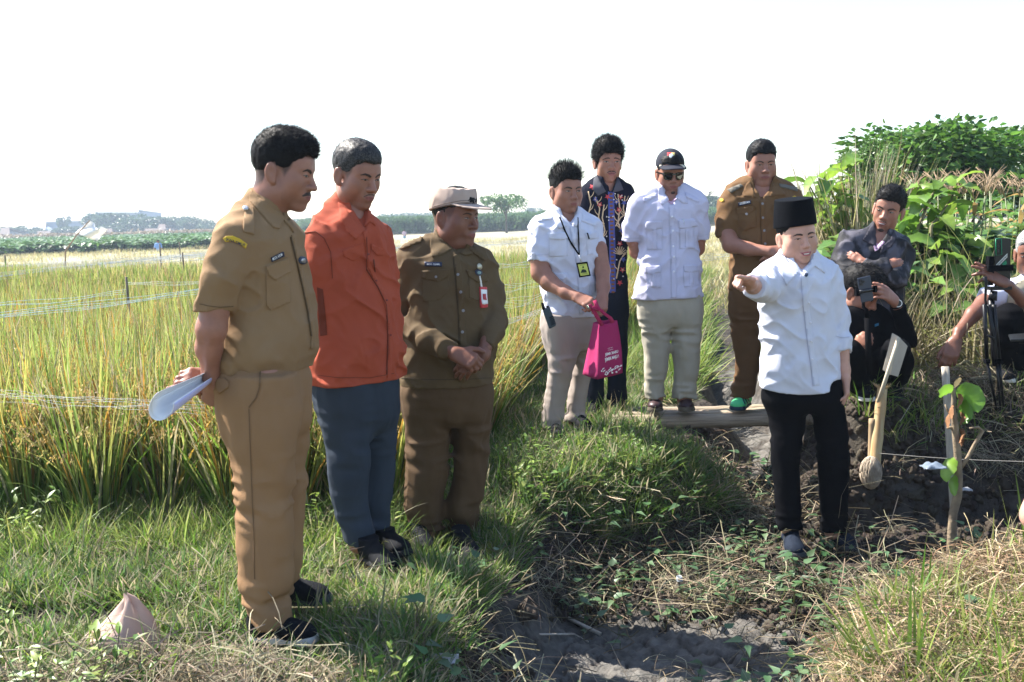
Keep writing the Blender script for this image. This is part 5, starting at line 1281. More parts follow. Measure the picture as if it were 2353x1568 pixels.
# ================================================================== man 1: khaki uniform, in profile at the left
P1 = person(dict(d=3.25, yaw=68, seed=1, skin=SK_B, fine=.0033, root=V(-.79, 3.25, 0),
    label='man in khaki uniform seen from the side at far left holding papers behind his back',
    head=dict(at=(652, 397, 0), s=1.01, yaw=82, pitch=13, hair='short', hth=.008, htop=.015, quiff=(0, .012), buzz=.75, moustache=1.7, mw=1.3, fat=1.03, stub=.18, sides=(-1,), nose=1.05,
              comb=(0, -.5, .25), hlen=.014, ns=8000, hw=.0007, hup=.6, hjit=.3, gaze=(-.002, -.001), brow=(-.006, -.002, 1.2), eye=.55),
    neck=[(628, 420, 0, 39), (608, 500, 0, 44)],
    torso=[(600, 478, 30), (603, 500, 58), (604, 530, 82), (606, 580, 92), (610, 640, 92), (613, 700, 94), (615, 770, 102), (611, 815, 104), (605, 848, 99)], q=.78,
    collar=[(606, 500, 0, 54), (620, 452, 0, 42)],
    sleeves=[[(542, 556, -.15, 52), (505, 650, -.20, 45), (496, 716, -.20, 42)], [(600, 560, .17, 50), (560, 700, .20, 42)]],
    traps=[((600, 470, 0, 38), (548, 535, -.10, 40))],
    arms=[dict(chain=[(498, 690, -.20, 34), (486, 755, -.20, 33), (480, 800, -.17, 29), (486, 860, -.12, 20), (489, 880, -.11, 17.5)],
               hand=dict(to=(487, 915, -.08), n=(-.2, -.95, .1), side=-1, curls=[(40, 70, 40), (45, 75, 40), (50, 75, 40), (50, 75, 40)], thumb=[(.7, .7, .1), (.2, .95, .2), (0, 1, .2)], sc=.92)),
          dict(chain=[(560, 690, .20, 36), (540, 760, .16, 34), (510, 850, .0, 22), (490, 868, -.03, 18)],
               hand=dict(to=(462, 868, -.06), n=(.1, -.9, .5), side=1, curls=[(4, 6, 4), (35, 60, 30), (40, 60, 30), (45, 60, 30)], thumb=[(.5, .8, .4), (.2, .9, .4), (.1, .9, .4)], sc=.92))],
    shirt=KH1, pants=KH1P, vn=(668, 520), mid=.65, fold=.0075, tfold=.009,
    hips=[(604, 838, 98), (603, 862, 102), (604, 900, 103), (609, 950, 97), (613, 990, 92), (617, 1020, 84)],
    legs=[[(607, 960, -.09, 78), (606, 1000, -.10, 73), (610, 1080, -.10, 64), (612, 1150, -.10, 60), (610, 1290, -.10, 61), (610, 1345, -.10, 55), (607, 1370, -.10, 47), (611, 1395, -.10, 50), (613, 1420, -.10, 51)],
          [(640, 960, .10, 66), (645, 1000, .10, 63), (640, 1150, .10, 56), (634, 1290, .10, 53), (634, 1345, .10, 44), (634, 1358, .10, 42)]],
    shoes=[dict(heel=(578, 1466, 3.17), toe=(728, 1476, 3.10), up=SHB, sole=SOLW, kw=dict(w=.050, solez=.034, ankle=.046)),
           dict(heel=(640, 1385, 3.42), toe=(758, 1382, 3.40), up=SHB, sole=SOLG, kw=dict(w=.048))]))
flaps(P1, [[(577, 436), (586, 447), (655, 500), (641, 526), (628, 524), (590, 480), (573, 462)]], KH1, maxd=.05)
flaps(P1, [[(650, 490), (662, 500), (672, 520), (674, 535), (664, 520), (652, 508)]], KH1)
decal('epaulette', P1['sb'], [(566, 470), (583, 477), (585, 520), (583, 540), (559, 533), (558, 515)], KH1, P1['shirt'], lift=.006)
decal('button', P1['sb'], disc(565, 481, 6, 8, 4), SILV, P1['shirt'], lift=.011, step=3)
decal('shoulder_patch', P1['sb'], [(513, 548), (520, 543), (535, 542), (552, 549), (568, 561), (564, 571), (550, 560), (534, 554), (518, 556)], mat('patch_gold', (.55, .36, .03), rough=.7), P1['shirt'], lift=.004, step=3)
text_on('patch_text', P1['sb'], [(518, 545.5), (565, 560.5), (561, 568), (519, 554)], 'JAWA TIMUR', TAGB, P1['shirt'], lift=.006, bold=.01)
decal('name_tag', P1['sb'], [(622, 592), (650, 578), (652, 588), (624, 602)], TAGB, P1['shirt'], lift=.008, step=3)
text_on('name_tag_text', P1['sb'], [(626, 592), (648, 581), (649, 588), (627, 599)], 'MOCH. HISOM', TAGW, P1['shirt'], lift=.011, bold=.01)
pocket(P1, [(611, 612), (662, 600), (668, 680), (668, 694), (622, 714), (612, 702)], [(610, 612), (661, 592), (668, 625), (650, 634), (632, 645), (616, 632)], KH1)
decal('placket', P1['sb'], band([(672, 540), (686, 600), (700, 660), (712, 720), (719, 770), (716, 800)], 8), KH1, P1['shirt'], lift=.005, maxd=.08)
decal('placket_edge', P1['sb'], band([(667, 545), (681, 603), (695, 663), (707, 722), (714, 772)], 1.6), seam(KH1, .40), P1['shirt'], lift=.0065, step=3, maxd=.08)
decal('zip_badge', P1['sb'], disc(692, 598, 9, 12), BTND, P1['shirt'], lift=.012, step=3)
decal('badge_centre', P1['sb'], disc(692, 598, 5, 10), SILV, P1['shirt'], lift=.015, step=3)
decal('back_pocket_flap', P1['tb'], [(497, 871), (517, 868), (527, 878), (526, 890), (505, 905), (497, 896)], KH1P, P1['trousers'], lift=.006)
decal('side_pocket', P1['tb'], band([(598, 852), (596, 890), (588, 915), (572, 936)], [3, 3, 3, 3]), seam(KH1P, .6), P1['trousers'], lift=.003, step=3)
decal('side_seam', P1['tb'], band([(572, 940), (574, 1000), (577, 1080), (582, 1200), (585, 1330)], 1.6), seam(KH1P, .8), P1['trousers'], lift=.0025, step=4, maxd=.08)
decal('sleeve_hem', P1['sb'], band([(458, 698), (480, 703), (505, 706), (536, 704)], 1.6), seam(KH1, .6), P1['shirt'], lift=.0022, step=3)
decal('shoe_label', bvh_of((np.array([v.co for v in bpy.data.objects['shoe'].data.vertices]) + worldloc(bpy.data.objects['shoe']), (np.zeros((0, 3), int), np.array([list(p.vertices) for p in bpy.data.objects['shoe'].data.polygons if len(p.vertices) == 4])))),
      [(640, 1405), (652, 1408), (655, 1424), (643, 1420)], mat('label_grey', (.18, .19, .22), rough=.6), bpy.data.objects['shoe'], lift=.002, step=3)

# ================================================================== man 2: orange-red shirt
P2 = person(dict(d=4.0, yaw=42, seed=2, skin=SK_B, fine=.0036, root=V(-.56, 4.0, 0),
    label='man in orange-red short sleeve shirt and slate trousers beside the khaki man, looking down',
    head=dict(at=(818, 404, 0), s=1.05, yaw=50, pitch=16, hair='short', hth=.006, htop=.010, fat=1.0, jaw=1.05, stub=.16, hairmat=M_HAIRG, moustache=.55, brow=(-.004, .001, 1.2), eye=.45,
              comb=(0, -.3, .4), hlen=.007, ns=4200, hw=.0008, gaze=(.001, -.001), buzz=.55, mouth=1.05),
    neck=[(805, 430, .03, 33), (808, 505, .02, 36)],
    torso=[(806, 478, 28), (806, 500, 54), (802, 530, 80), (800, 580, 94), (806, 650, 95), (813, 710, 94), (816, 790, 98), (817, 840, 101), (818, 872, 102)], q=.72,
    collar=[(806, 515, .02, 48), (803, 466, .03, 39)],
    sleeves=[[(740, 552, -.10, 45), (727, 620, -.12, 36), (716, 670, -.12, 32)], [(872, 545, .12, 36), (878, 640, .2, 30)]],
    traps=[((795, 478, .02, 36), (750, 530, -.06, 36))],
    arms=[dict(chain=[(722, 640, -.12, 25), (718, 700, -.10, 23), (716, 760, -.03, 19), (722, 830, .08, 14)],
               hand=dict(to=(730, 858, .12), n=(-.3, -.9, 0), side=1))],
    shirt=RED, pants=SLATE, vn=(840, 528), fold=.0085, tfold=.007,
    hips=[(820, 850, 98), (820, 880, 96), (822, 920, 92), (824, 965, 86), (824, 1000, 80)],
    legs=[[(790, 940, -.06, 58), (798, 1000, -.07, 50), (799, 1077, -.07, 48), (801, 1150, -.07, 41), (818, 1215, -.07, 37), (826, 1247, -.07, 38)],
          [(866, 940, .07, 48), (868, 1023, .07, 40), (866, 1121, .07, 36), (864, 1190, .07, 31), (862, 1222, .07, 30)]],
    shoes=[dict(heel=(836, 1278, 3.92), toe=(905, 1318, 3.72), up=SHB, sole=SOLB, kw=dict(w=.047)),
           dict(heel=(878, 1262, 4.06), toe=(935, 1278, 3.92), up=SHB, sole=SOLB, kw=dict(w=.047))]))
flaps(P2, [[(777, 466), (787, 470), (812, 505), (838, 530), (817, 551), (800, 535), (783, 505)], [(846, 482), (856, 492), (862, 520), (850, 510), (838, 522), (842, 500)]], RED, maxd=.06)
decal('placket', P2['sb'], band([(838, 530), (844, 570), (846, 606), (862, 640), (884, 680), (895, 740), (897, 800), (893, 868)], 9), RED, P2['shirt'], lift=.004, maxd=.08)
decal('placket_edge', P2['sb'], band([(841, 545), (843, 585), (842, 620), (868, 660), (887, 700), (891, 770), (888, 860)], 1.6), seam(RED, .4), P2['shirt'], lift=.0055, step=3, maxd=.08)
decal('chest_flap', P2['sb'], [(786, 575), (833, 558), (836, 582), (812, 600), (790, 590)], RED, P2['shirt'], lift=.004)
decal('chest_flap', P2['sb'], [(852, 560), (880, 572), (882, 586), (868, 588), (853, 574)], RED, P2['shirt'], lift=.006)
decal('zip', P2['sb'], band([(858, 596), (862, 625)], 2.5), seam(RED, .2), P2['shirt'], lift=.004, step=3)
decal('yoke_seam', P2['sb'], band([(700, 535), (725, 532), (745, 548), (760, 580), (764, 640)], 1.5), seam(RED, .8), P2['shirt'], lift=.003, step=3, maxd=.08)
decal('side_panel', P2['sb'], [(728, 660), (742, 665), (748, 720), (752, 770), (736, 772), (732, 720)], seam(RED, .9), P2['shirt'], lift=.002)
decal('hem_seam', P2['sb'], band([(728, 862), (780, 868), (850, 868), (905, 858)], 1.4), seam(RED, .5), P2['shirt'], lift=.0025, step=4, maxd=.09)
buttons(P2, [(846, 585), (864, 645), (888, 690), (897, 770)], mat('button_red', (.16, .02, .012), rough=.3), 2.6)

# ================================================================== man 3: olive uniform, beige cap
P3 = person(dict(d=4.4, yaw=18, seed=3, skin=SK_D, fine=.0038, root=V(-.22, 4.4, -.17),
    label='man in olive brown long sleeve uniform and beige cap with hands clasped in front',
    head=dict(at=(1045, 501, 0), s=1.07, yaw=55, pitch=5, hair='short', hth=.003, htop=.002, fat=1.16, jaw=1.1, dchin=1.0, stub=.1, brow=(-.003, 0, .9), eye=.6, hlen=.004, ns=1500, buzz=.45, gaze=(.003, 0), lipmat=M_LIP, nose=1.12),
    neck=[(1035, 520, .02, 36), (1030, 580, .02, 40)],
    torso=[(1030, 556, 28), (1030, 572, 56), (1026, 600, 84), (1026, 640, 96), (1030, 700, 103), (1032, 750, 108), (1029, 800, 108), (1027, 840, 107), (1027, 880, 108)], q=.78,
    collar=[(1030, 590, .02, 46), (1030, 538, .03, 40)],
    sleeves=[[(945, 600, -.03, 37), (925, 690, -.03, 31), (930, 745, -.06, 29), (985, 783, -.20, 24), (1040, 812, -.25, 20)],
             [(1108, 612, .05, 36), (1134, 690, .03, 28), (1134, 740, -.04, 27), (1118, 800, -.18, 21)]],
    traps=[((1015, 568, .02, 36), (960, 590, -.02, 34)), ((1050, 568, .02, 34), (1095, 598, .04, 32))],
    arms=[dict(chain=[(1000, 790, -.21, 16), (1045, 812, -.26, 15)],
               hand=dict(to=(1092, 833, -.29), n=(.25, -.9, .45), side=1, curls=[(50, 40, 25), (55, 45, 25), (58, 48, 25), (60, 50, 25)], thumb=[(.75, .75, 0), (.35, .9, .05), (.1, 1, .1)], sc=.98)),
          dict(chain=[(1120, 780, -.14, 16), (1112, 812, -.19, 15)],
               hand=dict(to=(1078, 838, -.21), n=(-.2, -.9, .3), side=-1, curls=[(20, 30, 20)] * 4, thumb=[(.3, .9, .4), (0, .9, .5), (0, .9, .5)], sc=.95))],
    shirt=OLV, pants=OLVP, vn=(1052, 584), fold=.0075, tfold=.009,
    hips=[(1028, 862, 101), (1029, 890, 102), (1030, 920, 101), (1032, 950, 97), (1034, 975, 94)],
    legs=[[(985, 930, -.02, 54), (988, 1023, -.02, 51), (984, 1100, -.02, 49), (975, 1165, -.02, 41), (980, 1195, -.02, 36), (983, 1215, -.02, 35)],
          [(1084, 930, .02, 49), (1084, 1000, .02, 45), (1078, 1100, .02, 41), (1064, 1170, .02, 42), (1065, 1200, .02, 36), (1066, 1222, .02, 35)]],
    shoes=[dict(heel=(958, 1232, 4.40), toe=(982, 1282, 4.15), up=SHB, sole=SOLB, kw=dict(w=.050)),
           dict(heel=(1050, 1250, 4.34), toe=(1098, 1304, 4.10), up=SHB, sole=SOLB, kw=dict(w=.052))]))
flaps(P3, [[(992, 526), (1001, 524), (1010, 545), (1042, 570), (1018, 585), (994, 592), (988, 560)], [(1072, 560), (1084, 566), (1086, 585), (1070, 588), (1056, 582), (1066, 574)]], OLV, maxd=.07)
decal('epaulette', P3['sb'], [(914, 566), (960, 543), (972, 548), (968, 556), (930, 572), (917, 573)], OLV, P3['shirt'], lift=.008)
decal('epaulette', P3['sb'], [(1078, 566), (1100, 578), (1116, 594), (1114, 600), (1096, 588), (1078, 576)], OLV, P3['shirt'], lift=.008)
decal('placket', P3['sb'], band([(1050, 585), (1056, 650), (1062, 720), (1064, 790), (1062, 878)], 15), OLV, P3['shirt'], lift=.0035, maxd=.08)
decal('placket_edge', P3['sb'], band([(1041, 592), (1047, 650), (1053, 720), (1055, 790)], 1.3), seam(OLV, .5), P3['shirt'], lift=.0045, step=3, maxd=.08)
buttons(P3, [(1052, 631), (1059, 671), (1064, 714), (1062, 763)], BTN, 3.6)
pocket(P3, [(970, 640), (1032, 632), (1030, 668), (1010, 690), (972, 694)], [(967, 622), (1035, 618), (1032, 634), (1008, 648), (970, 640)], OLV, btn=(1002, 636))
pocket(P3, [(1076, 630), (1112, 634), (1116, 680), (1098, 692), (1078, 684)], [(1070, 620), (1116, 630), (1122, 646), (1098, 650), (1076, 636)], OLV)
decal('name_tag', P3['sb'], [(976, 603), (1015, 603), (1016, 613), (977, 612)], TAGB, P3['shirt'], lift=.008, step=3)
text_on('name_tag_text', P3['sb'], [(981, 605), (1011, 605.2), (1011.5, 610.5), (981.5, 610)], 'MOH. DJAMIL', TAGW, P3['shirt'], lift=.011, bold=.01)
decal('emblem', P3['sb'], disc(1101, 613, 5, 10, 6), mat('gold_silver', (.5, .47, .36), rough=.3, metal=.5), P3['shirt'], lift=.008, step=3)
decal('badge_reel', P3['sb'], disc(1098, 626, 7.5, 12), BTND, P3['shirt'], lift=.012, step=3)
decal('badge_reel_centre', P3['sb'], disc(1098, 626, 4, 10), mat('reel_teal', (.2, .32, .33), rough=.3), P3['shirt'], lift=.015, step=3)
decal('badge_strap', P3['sb'], band([(1100, 634), (1103, 648), (1105, 660)], 3), SILV, P3['shirt'], lift=.010, step=3)
decal('id_card', P3['sb'], [(1100, 659), (1116, 660), (1118, 706), (1103, 707)], mat('card_red', (.5, .04, .05), rough=.3), P3['shirt'], lift=.012, step=4)
decal('id_card_sheet', P3['sb'], [(1102, 665), (1115, 666), (1117, 698), (1105, 699)], TAGW, P3['shirt'], lift=.0145, step=4)
decal('id_photo', P3['sb'], [(1106, 677), (1113, 677), (1114, 690), (1107, 691)], mat('photo_red', (.4, .05, .05), rough=.3), P3['shirt'], lift=.017, step=4)
decal('hem_seam', P3['sb'], band([(922, 868), (980, 872), (1060, 872), (1130, 868)], 1.4), seam(OLV, .5), P3['shirt'], lift=.0025, step=4, maxd=.09)
# beige field cap (local head space)
def head_piece(o, s, name, F, m, parent=None):
    p, f = F.mesh(); return mobj(name, o['W'](p), f, m, parent or o['root'])
F = Field((-.14, -.22, .0), (.14, .16, .18), .0045)
F.add(loft([(V(0, .012, .020), .083, .104), (V(0, .012, .055), .085, .105), (V(0, .010, .095), .082, .100), (V(0, .008, .122), .074, .092)], 0, 2.2), 0)
def tilt(x, y, z): return np.maximum(z - (.045 - .32 * y), -1) * -1 + np.zeros_like(x)     # cut below a plane rising to the front
F.cut(((-1,) * 3, (1,) * 3, lambda x, y, z: (z - (.046 - .22 * (y - .0))) * .97 + np.zeros_like(x)), .003)
F.warp(lambda x, y, z: .0035 * noise3(x * 40, y * 40, z * 25) * np.clip((z - .07) / .03, 0, 1))
CAP = head_piece(P3, None, 'cap', F, CAPB)
F = Field((-.12, -.24, .0), (.12, .0, .12), .004)
def brim(x, y, z):
    yy = (y + .055) / .118; xx = x / .078
    r = np.sqrt(xx ** 2 + yy ** 2) - 1
    surf = .060 - .22 * (y + .09) * -.25 - 1.6 * x * x + (y + .09) * .12
    return np.maximum(r * .078, np.abs(z - surf) - .0035)
F.add(((-.1, -.2, .02), (.1, -.03, .1), brim)); head_piece(P3, None, 'cap_brim', F, CAPB, CAP)
cbv = bvh_of((np.array([v.co for v in CAP.data.vertices]) + worldloc(CAP), (np.array([list(p.vertices) for p in CAP.data.polygons if len(p.vertices) == 3]).reshape(-1, 3), np.array([list(p.vertices) for p in CAP.data.polygons if len(p.vertices) == 4]))))
for dy in (0, 5): decal('stitching', cbv, band([(996, 479 + dy - 4), (1020, 472 + dy - 4), (1060, 466 + dy - 5), (1093, 465 + dy - 5)], 1.6), seam(CAPB, .45), CAP, lift=.0015, step=3)
decal('cap_label', cbv, [(1004, 480), (1026, 474), (1027, 484), (1005, 490)], seam(CAPB, .6), CAP, lift=.003, step=3)
# ================================================================== man 4: white shirt with lanyard, pink bag
P4 = person(dict(d=5.9, yaw=16, seed=4, skin=SK_B, fine=.0042, root=V(.28, 5.9, .05),
    label='young man with spiky hair, white shirt, black lanyard badge and beige trousers',
    head=dict(at=(1300, 440, 0), s=1.09, yaw=24, pitch=4, hair='short', hth=.007, htop=.018, fat=1.08, stub=.08, comb=(.25, -.1, .9), hlen=.036, hside=.12, hjit=.30, ns=2600, hw=.0013, hup=.6,
              brow=(-.003, 0, 1.2), eye=.6, gaze=(.004, 0), buzz=.4, mouth=.9),
    neck=[(1297, 462, .02, 27), (1300, 520, .02, 29)],
    torso=[(1300, 486, 22), (1299, 498, 44), (1299, 520, 66), (1301, 560, 72), (1308, 610, 66), (1311, 660, 66), (1311, 700, 67), (1311, 728, 69)], q=.72,
    collar=[(1300, 510, .0, 34), (1296, 478, .02, 30)],
    sleeves=[[(1243, 528, -.05, 28), (1238, 570, -.08, 27), (1238, 600, -.09, 26)], [(1358, 524, .03, 26), (1372, 560, .0, 22), (1380, 592, -.02, 19)]],
    traps=[((1290, 492, .0, 26), (1250, 518, -.02, 26)), ((1312, 492, .0, 26), (1345, 514, .02, 24))],
    arms=[dict(chain=[(1238, 580, -.09, 23), (1243, 626, -.10, 22), (1262, 648, -.14, 20), (1300, 672, -.22, 15), (1326, 682, -.27, 12)],
               hand=dict(to=(1346, 692, -.31), n=(.1, -.9, .6), side=1, curls=[(55, 85, 45)] * 4, thumb=[(.6, .8, .4), (.1, .8, .8), (-.3, .6, .9)], sc=1.0)),
          dict(chain=[(1377, 570, -.02, 18), (1384, 620, -.05, 17), (1386, 660, -.12, 15), (1384, 684, -.18, 12.5)],
               hand=dict(to=(1382, 708, -.24), n=(.1, -.95, -.1), side=-1, curls=[(50, 80, 45)] * 4, thumb=[(.7, .7, .3), (.3, .9, .4), (.1, 1, .4)], sc=.95))],
    shirt=WH1, pants=BEI, vn=(1314, 520), fold=.007, tfold=.007, kn=1.6, hs=.008,
    hips=[(1311, 712, 66), (1310, 738, 66), (1309, 765, 62), (1310, 795, 56), (1311, 808, 54)],
    legs=[[(1285, 760, -.05, 40), (1291, 800, -.05, 36), (1287, 850, -.05, 31), (1279, 895, -.05, 27), (1271, 940, -.05, 25), (1268, 985, -.05, 24)],
          [(1345, 760, .08, 32), (1343, 820, .08, 27), (1334, 870, .08, 23), (1325, 920, .08, 22), (1320, 966, .08, 24)]],
    shoes=[dict(heel=(1268, 996, 5.90), toe=(1290, 1016, 5.65), up=SHB, sole=SOLB), dict(heel=(1318, 978, 6.0), toe=(1352, 990, 5.85), up=SHB, sole=SOLB)]))
flaps(P4, [[(1268, 480), (1276, 478), (1290, 500), (1302, 520), (1284, 526), (1272, 505)], [(1322, 500), (1330, 486), (1338, 496), (1334, 512), (1322, 522), (1316, 514)]], WH1, lift=.008, maxd=.06)
for a in ([(1232, 498), (1268, 494), (1272, 502), (1236, 510)], [(1334, 500), (1362, 508), (1372, 516), (1366, 520), (1336, 508)]): decal('epaulette', P4['sb'], a, WH1, P4['shirt'], lift=.006)
pocket(P4, [(1261, 546), (1303, 544), (1304, 588), (1262, 590)], [(1259, 536), (1303, 534), (1304, 548), (1290, 552), (1262, 549)], WH1, parent='shirt')
pocket(P4, [(1346, 544), (1374, 542), (1374, 586), (1350, 586)], [(1343, 537), (1372, 532), (1376, 548), (1350, 551)], WH1)
pocket(P4, [(1256, 640), (1300, 640), (1296, 690), (1256, 684)], [(1258, 628), (1302, 628), (1304, 640), (1280, 646), (1258, 640)], WH1)
pocket(P4, [(1352, 630), (1376, 640), (1374, 680), (1356, 680)], None, WH1)
decal('placket', P4['sb'], band([(1314, 520), (1322, 560), (1330, 610), (1334, 660), (1336, 722)], 9), WH1, P4['shirt'], lift=.003)
decal('placket_edge', P4['sb'], band([(1309, 524), (1317, 560), (1325, 610), (1329, 660), (1331, 720)], 1.1), mat('shirt_seam', (.46, .46, .56)), P4['shirt'], lift=.0042, step=3)
decal('pocket_pen', P4['sb'], band([(1349, 535), (1352, 549)], 3), BLK, P4['shirt'], lift=.012, step=3)
decal('sleeve_tab', P4['sb'], [(1221, 582), (1229, 580), (1230, 596), (1222, 598)], WH1, P4['shirt'], lift=.005, step=4)
decal('sleeve_hem', P4['sb'], band([(1215, 588), (1236, 586), (1260, 584)], 1.2), mat('shirt_seam', (0, 0, 0)), P4['shirt'], lift=.003, step=3)
decal('lanyard', P4['cb'], band([(1286, 500), (1300, 535), (1314, 562), (1326, 580), (1331, 586)], 3.4), BLK, P4['root'], lift=.009, step=3, maxd=.09)
decal('lanyard', P4['cb'], band([(1327, 500), (1329, 540), (1331, 586)], 2.2), BLK, P4['root'], lift=.009, step=3, maxd=.09)
def slab(name, quad, d, th, m, parent=None, lab=None, cat=None, root=None):
    """a thin rigid rectangular thing, four corners in tracing units at depth(s) d"""
    ds = d if not np.isscalar(d) else [d] * 4
    P = np.array([at(q[0], q[1], k) for q, k in zip(quad, ds)]); n = unit(np.cross(P[1] - P[0], P[3] - P[0])); n = n if n @ unit(P.mean(0) - CAMP) > 0 else -n
    v = np.concatenate([P, P + n * th]); f = [[0, 1, 2, 3], [7, 6, 5, 4]] + [[i, i + 4, (i + 1) % 4 + 4, (i + 1) % 4] for i in range(4)]
    o = mobj(name, v, f, m, parent, False, origin=None if parent is not None else P.mean(0))
    bm = bmesh.new(); bm.from_mesh(o.data); bmesh.ops.recalc_face_normals(bm, faces=bm.faces); bm.to_mesh(o.data); bm.free()
    b = o.modifiers.new('bevel', 'BEVEL'); b.width = th * .3; b.segments = 2
    return o
bd = slab('id_badge', [(1324, 604), (1350, 601), (1358, 634), (1331, 638)], 5.66, .008, BLK, P4['root'])
slab('badge_card', [(1328, 608), (1348, 606), (1354, 631), (1334, 634)], 5.652, .003, mat('card_lime', (.50, .56, .12), rough=.4), bd)
def flatshape(name, polys, d, m, parent):
    b = MB()
    for poly in polys:
        P = [at(x, y, d) for x, y in poly]; P2_ = [p + V(0, .0012, 0) for p in P]; n = len(P)
        b.add(P + P2_, [list(range(n)), list(range(n, 2 * n))[::-1]] + [[i, (i + 1) % n, (i + 1) % n + n, i + n] for i in range(n)])
    return b.build(name, m, parent, smooth=False)
flatshape('badge_print', [disc(1340, 614, 2, 8, 2.4), [(1334.5, 627), (1337, 619.5), (1341, 618.5), (1346, 620), (1349, 626)], band([(1332, 609.5), (1345, 608)], .7), band([(1337, 630), (1350, 628.6)], .7)], 5.649, mat('badge_ink', (.02, .03, .02)), bd)
MB_ = MB(); MB_.tube([at(1331, 586, 5.655), at(1333, 594, 5.655), at(1336, 603, 5.655)], .004, 6); MB_.build('badge_clip', SILV, P4['root'])

# ================================================================== man 5: batik shirt behind
BATIK = cloth('batik_navy', (.008, .009, .018), (.011, .012, .022))
P5 = person(dict(d=6.5, yaw=4, seed=5, skin=SK_B, fine=.0045, root=V(.76, 6.5, .03),
    label='man with thick black hair and moustache in a dark flowered batik shirt standing behind',
    head=dict(at=(1397, 374, 0), s=1.10, yaw=8, pitch=3, roll=1, hair='full', hth=.019, htop=.024, fat=.9, jaw=.9, stub=.14, comb=(.1, -.2, .1), hlen=.026, hside=.8, hjit=.5, ns=4200, hw=.0012, moustache=.9,
              brow=(.004, -.003, 1.0), eye=.7, gap=.002, gaze=(.001, 0), mouth=1.05),
    neck=[(1397, 390, .02, 22), (1396, 440, .02, 25)],
    torso=[(1396, 416, 20), (1396, 425, 34), (1394, 445, 46), (1393, 490, 48), (1393, 550, 46), (1394, 610, 46), (1395, 650, 47), (1395, 676, 47)], q=.62,
    collar=[(1396, 436, .0, 29), (1396, 408, .02, 26)],
    sleeves=[[(1352, 450, .0, 21), (1346, 510, .02, 19), (1348, 560, .04, 18)], [(1435, 452, .0, 20), (1438, 510, .02, 18), (1432, 560, .04, 17)]],
    traps=[((1388, 420, .0, 22), (1356, 440, .0, 20)), ((1404, 420, .0, 22), (1430, 440, .0, 20))],
    arms=[dict(chain=[(1348, 545, .04, 13), (1352, 590, .1, 12), (1375, 625, .2, 10)], hand=dict(to=(1395, 632, .24), n=(0, 1, 0), side=1)), dict(chain=[(1432, 545, .04, 13), (1428, 590, .1, 12), (1405, 625, .2, 10)], hand=dict(to=(1388, 636, .24), n=(0, 1, 0), side=-1))],
    shirt=BATIK, pants=NAVY, vn=(1404, 445), fold=.005, tfold=.006, hs=.008, ht=.010,
    hips=[(1395, 660, 46), (1395, 690, 46), (1395, 725, 45), (1395, 745, 44)],
    legs=[[(1374, 715, .0, 26), (1371, 800, .0, 23), (1366, 880, .0, 21), (1364, 945, .0, 20)], [(1418, 715, .0, 25), (1418, 800, .0, 23), (1418, 870, .0, 21), (1418, 916, .0, 22)]],
    shoes=[dict(heel=(1364, 955, 6.5), toe=(1362, 968, 6.28), up=SHB, sole=SOLB), dict(heel=(1418, 926, 6.6), toe=(1420, 936, 6.4), up=SHB, sole=SOLB)]))
CRM = mat('batik_cream', (.50, .38, .24), rough=.9); BRD = mat('batik_red', (.42, .05, .06), rough=.9); BBL = mat('batik_blue', (.06, .08, .26), rough=.9); BBR = mat('batik_brown', (.17, .07, .02), rough=.9)
flaps(P5, [[(1365, 412), (1372, 404), (1384, 425), (1392, 440), (1374, 450), (1362, 435)], [(1418, 408), (1426, 420), (1432, 436), (1420, 440), (1408, 442), (1414, 425)]], cloth('batik_collar', (.07, .07, .085)), lift=.008, maxd=.06)
decal('batik_band', P5['sb'], band([(1404, 440), (1405, 500), (1407, 560), (1408, 674)], 14), BBL, P5['shirt'], lift=.0025)
bd = []
for y in range(446, 672, 9): bd.append(disc(1404 + (y - 440) * .02, y, 4.6, 6, 2.6))
b5 = MB()
def prints(o, polys, lift=.004, bv='sb'):
    b = MB()
    for p in polys:
        v, f = piece(o[bv], p, camcast, lift, 4., back=.001, maxd=.04)
        if f: b.add(v, f)
    return b
prints(P5, bd).build('batik_print', BBR, P5['shirt'])['kind'] = 'stuff'
rgb = np.random.default_rng(5)
vines = []; reds = []; blues = []; dots = []
for sx, pts in enumerate([[(1352, 440), (1358, 470), (1350, 500), (1356, 530)], [(1368, 452), (1378, 480), (1374, 510), (1384, 545)], [(1388, 470), (1384, 500), (1390, 530), (1380, 560)],
            [(1420, 446), (1424, 480), (1420, 510), (1430, 540)], [(1436, 450), (1432, 480), (1440, 505)], [(1414, 520), (1426, 500), (1440, 490)], [(1346, 560), (1362, 590), (1356, 630)], [(1416, 640), (1424, 600), (1436, 580)]]):
    vines.append(band(pts, 2.6))
    for k in range(len(pts) - 1):
        a = V(*pts[k]) * .5 + V(*pts[k + 1]) * .5; q = rgb.choice([-1, 1])
        vines.append(band([tuple(a), (a[0] + q * 7, a[1] - 7), (a[0] + q * 10, a[1] - 15)], [2, 1.6, .8]))
def flower(x, y, r):
    return [(x + r * (1 if k % 2 == 0 else .45) * math.cos(k * math.pi / 5 + .3), y + r * (1 if k % 2 == 0 else .45) * math.sin(k * math.pi / 5 + .3)) for k in range(10)]
for x, y in [(1361, 430), (1378, 470), (1426, 452), (1422, 482), (1396, 452), (1384, 590), (1424, 560), (1430, 620), (1424, 650), (1368, 640), (1384, 560)]: reds.append(flower(x, y, 7))
for x, y in [(1368, 458), (1434, 466), (1416, 464), (1376, 520), (1428, 530), (1376, 610), (1432, 596), (1390, 650)]: blues.append(flower(x, y, 7))
for i in range(26): dots.append(disc(1346 + 95 * rgb.random(), 445 + 225 * rgb.random(), 1.6, 6))
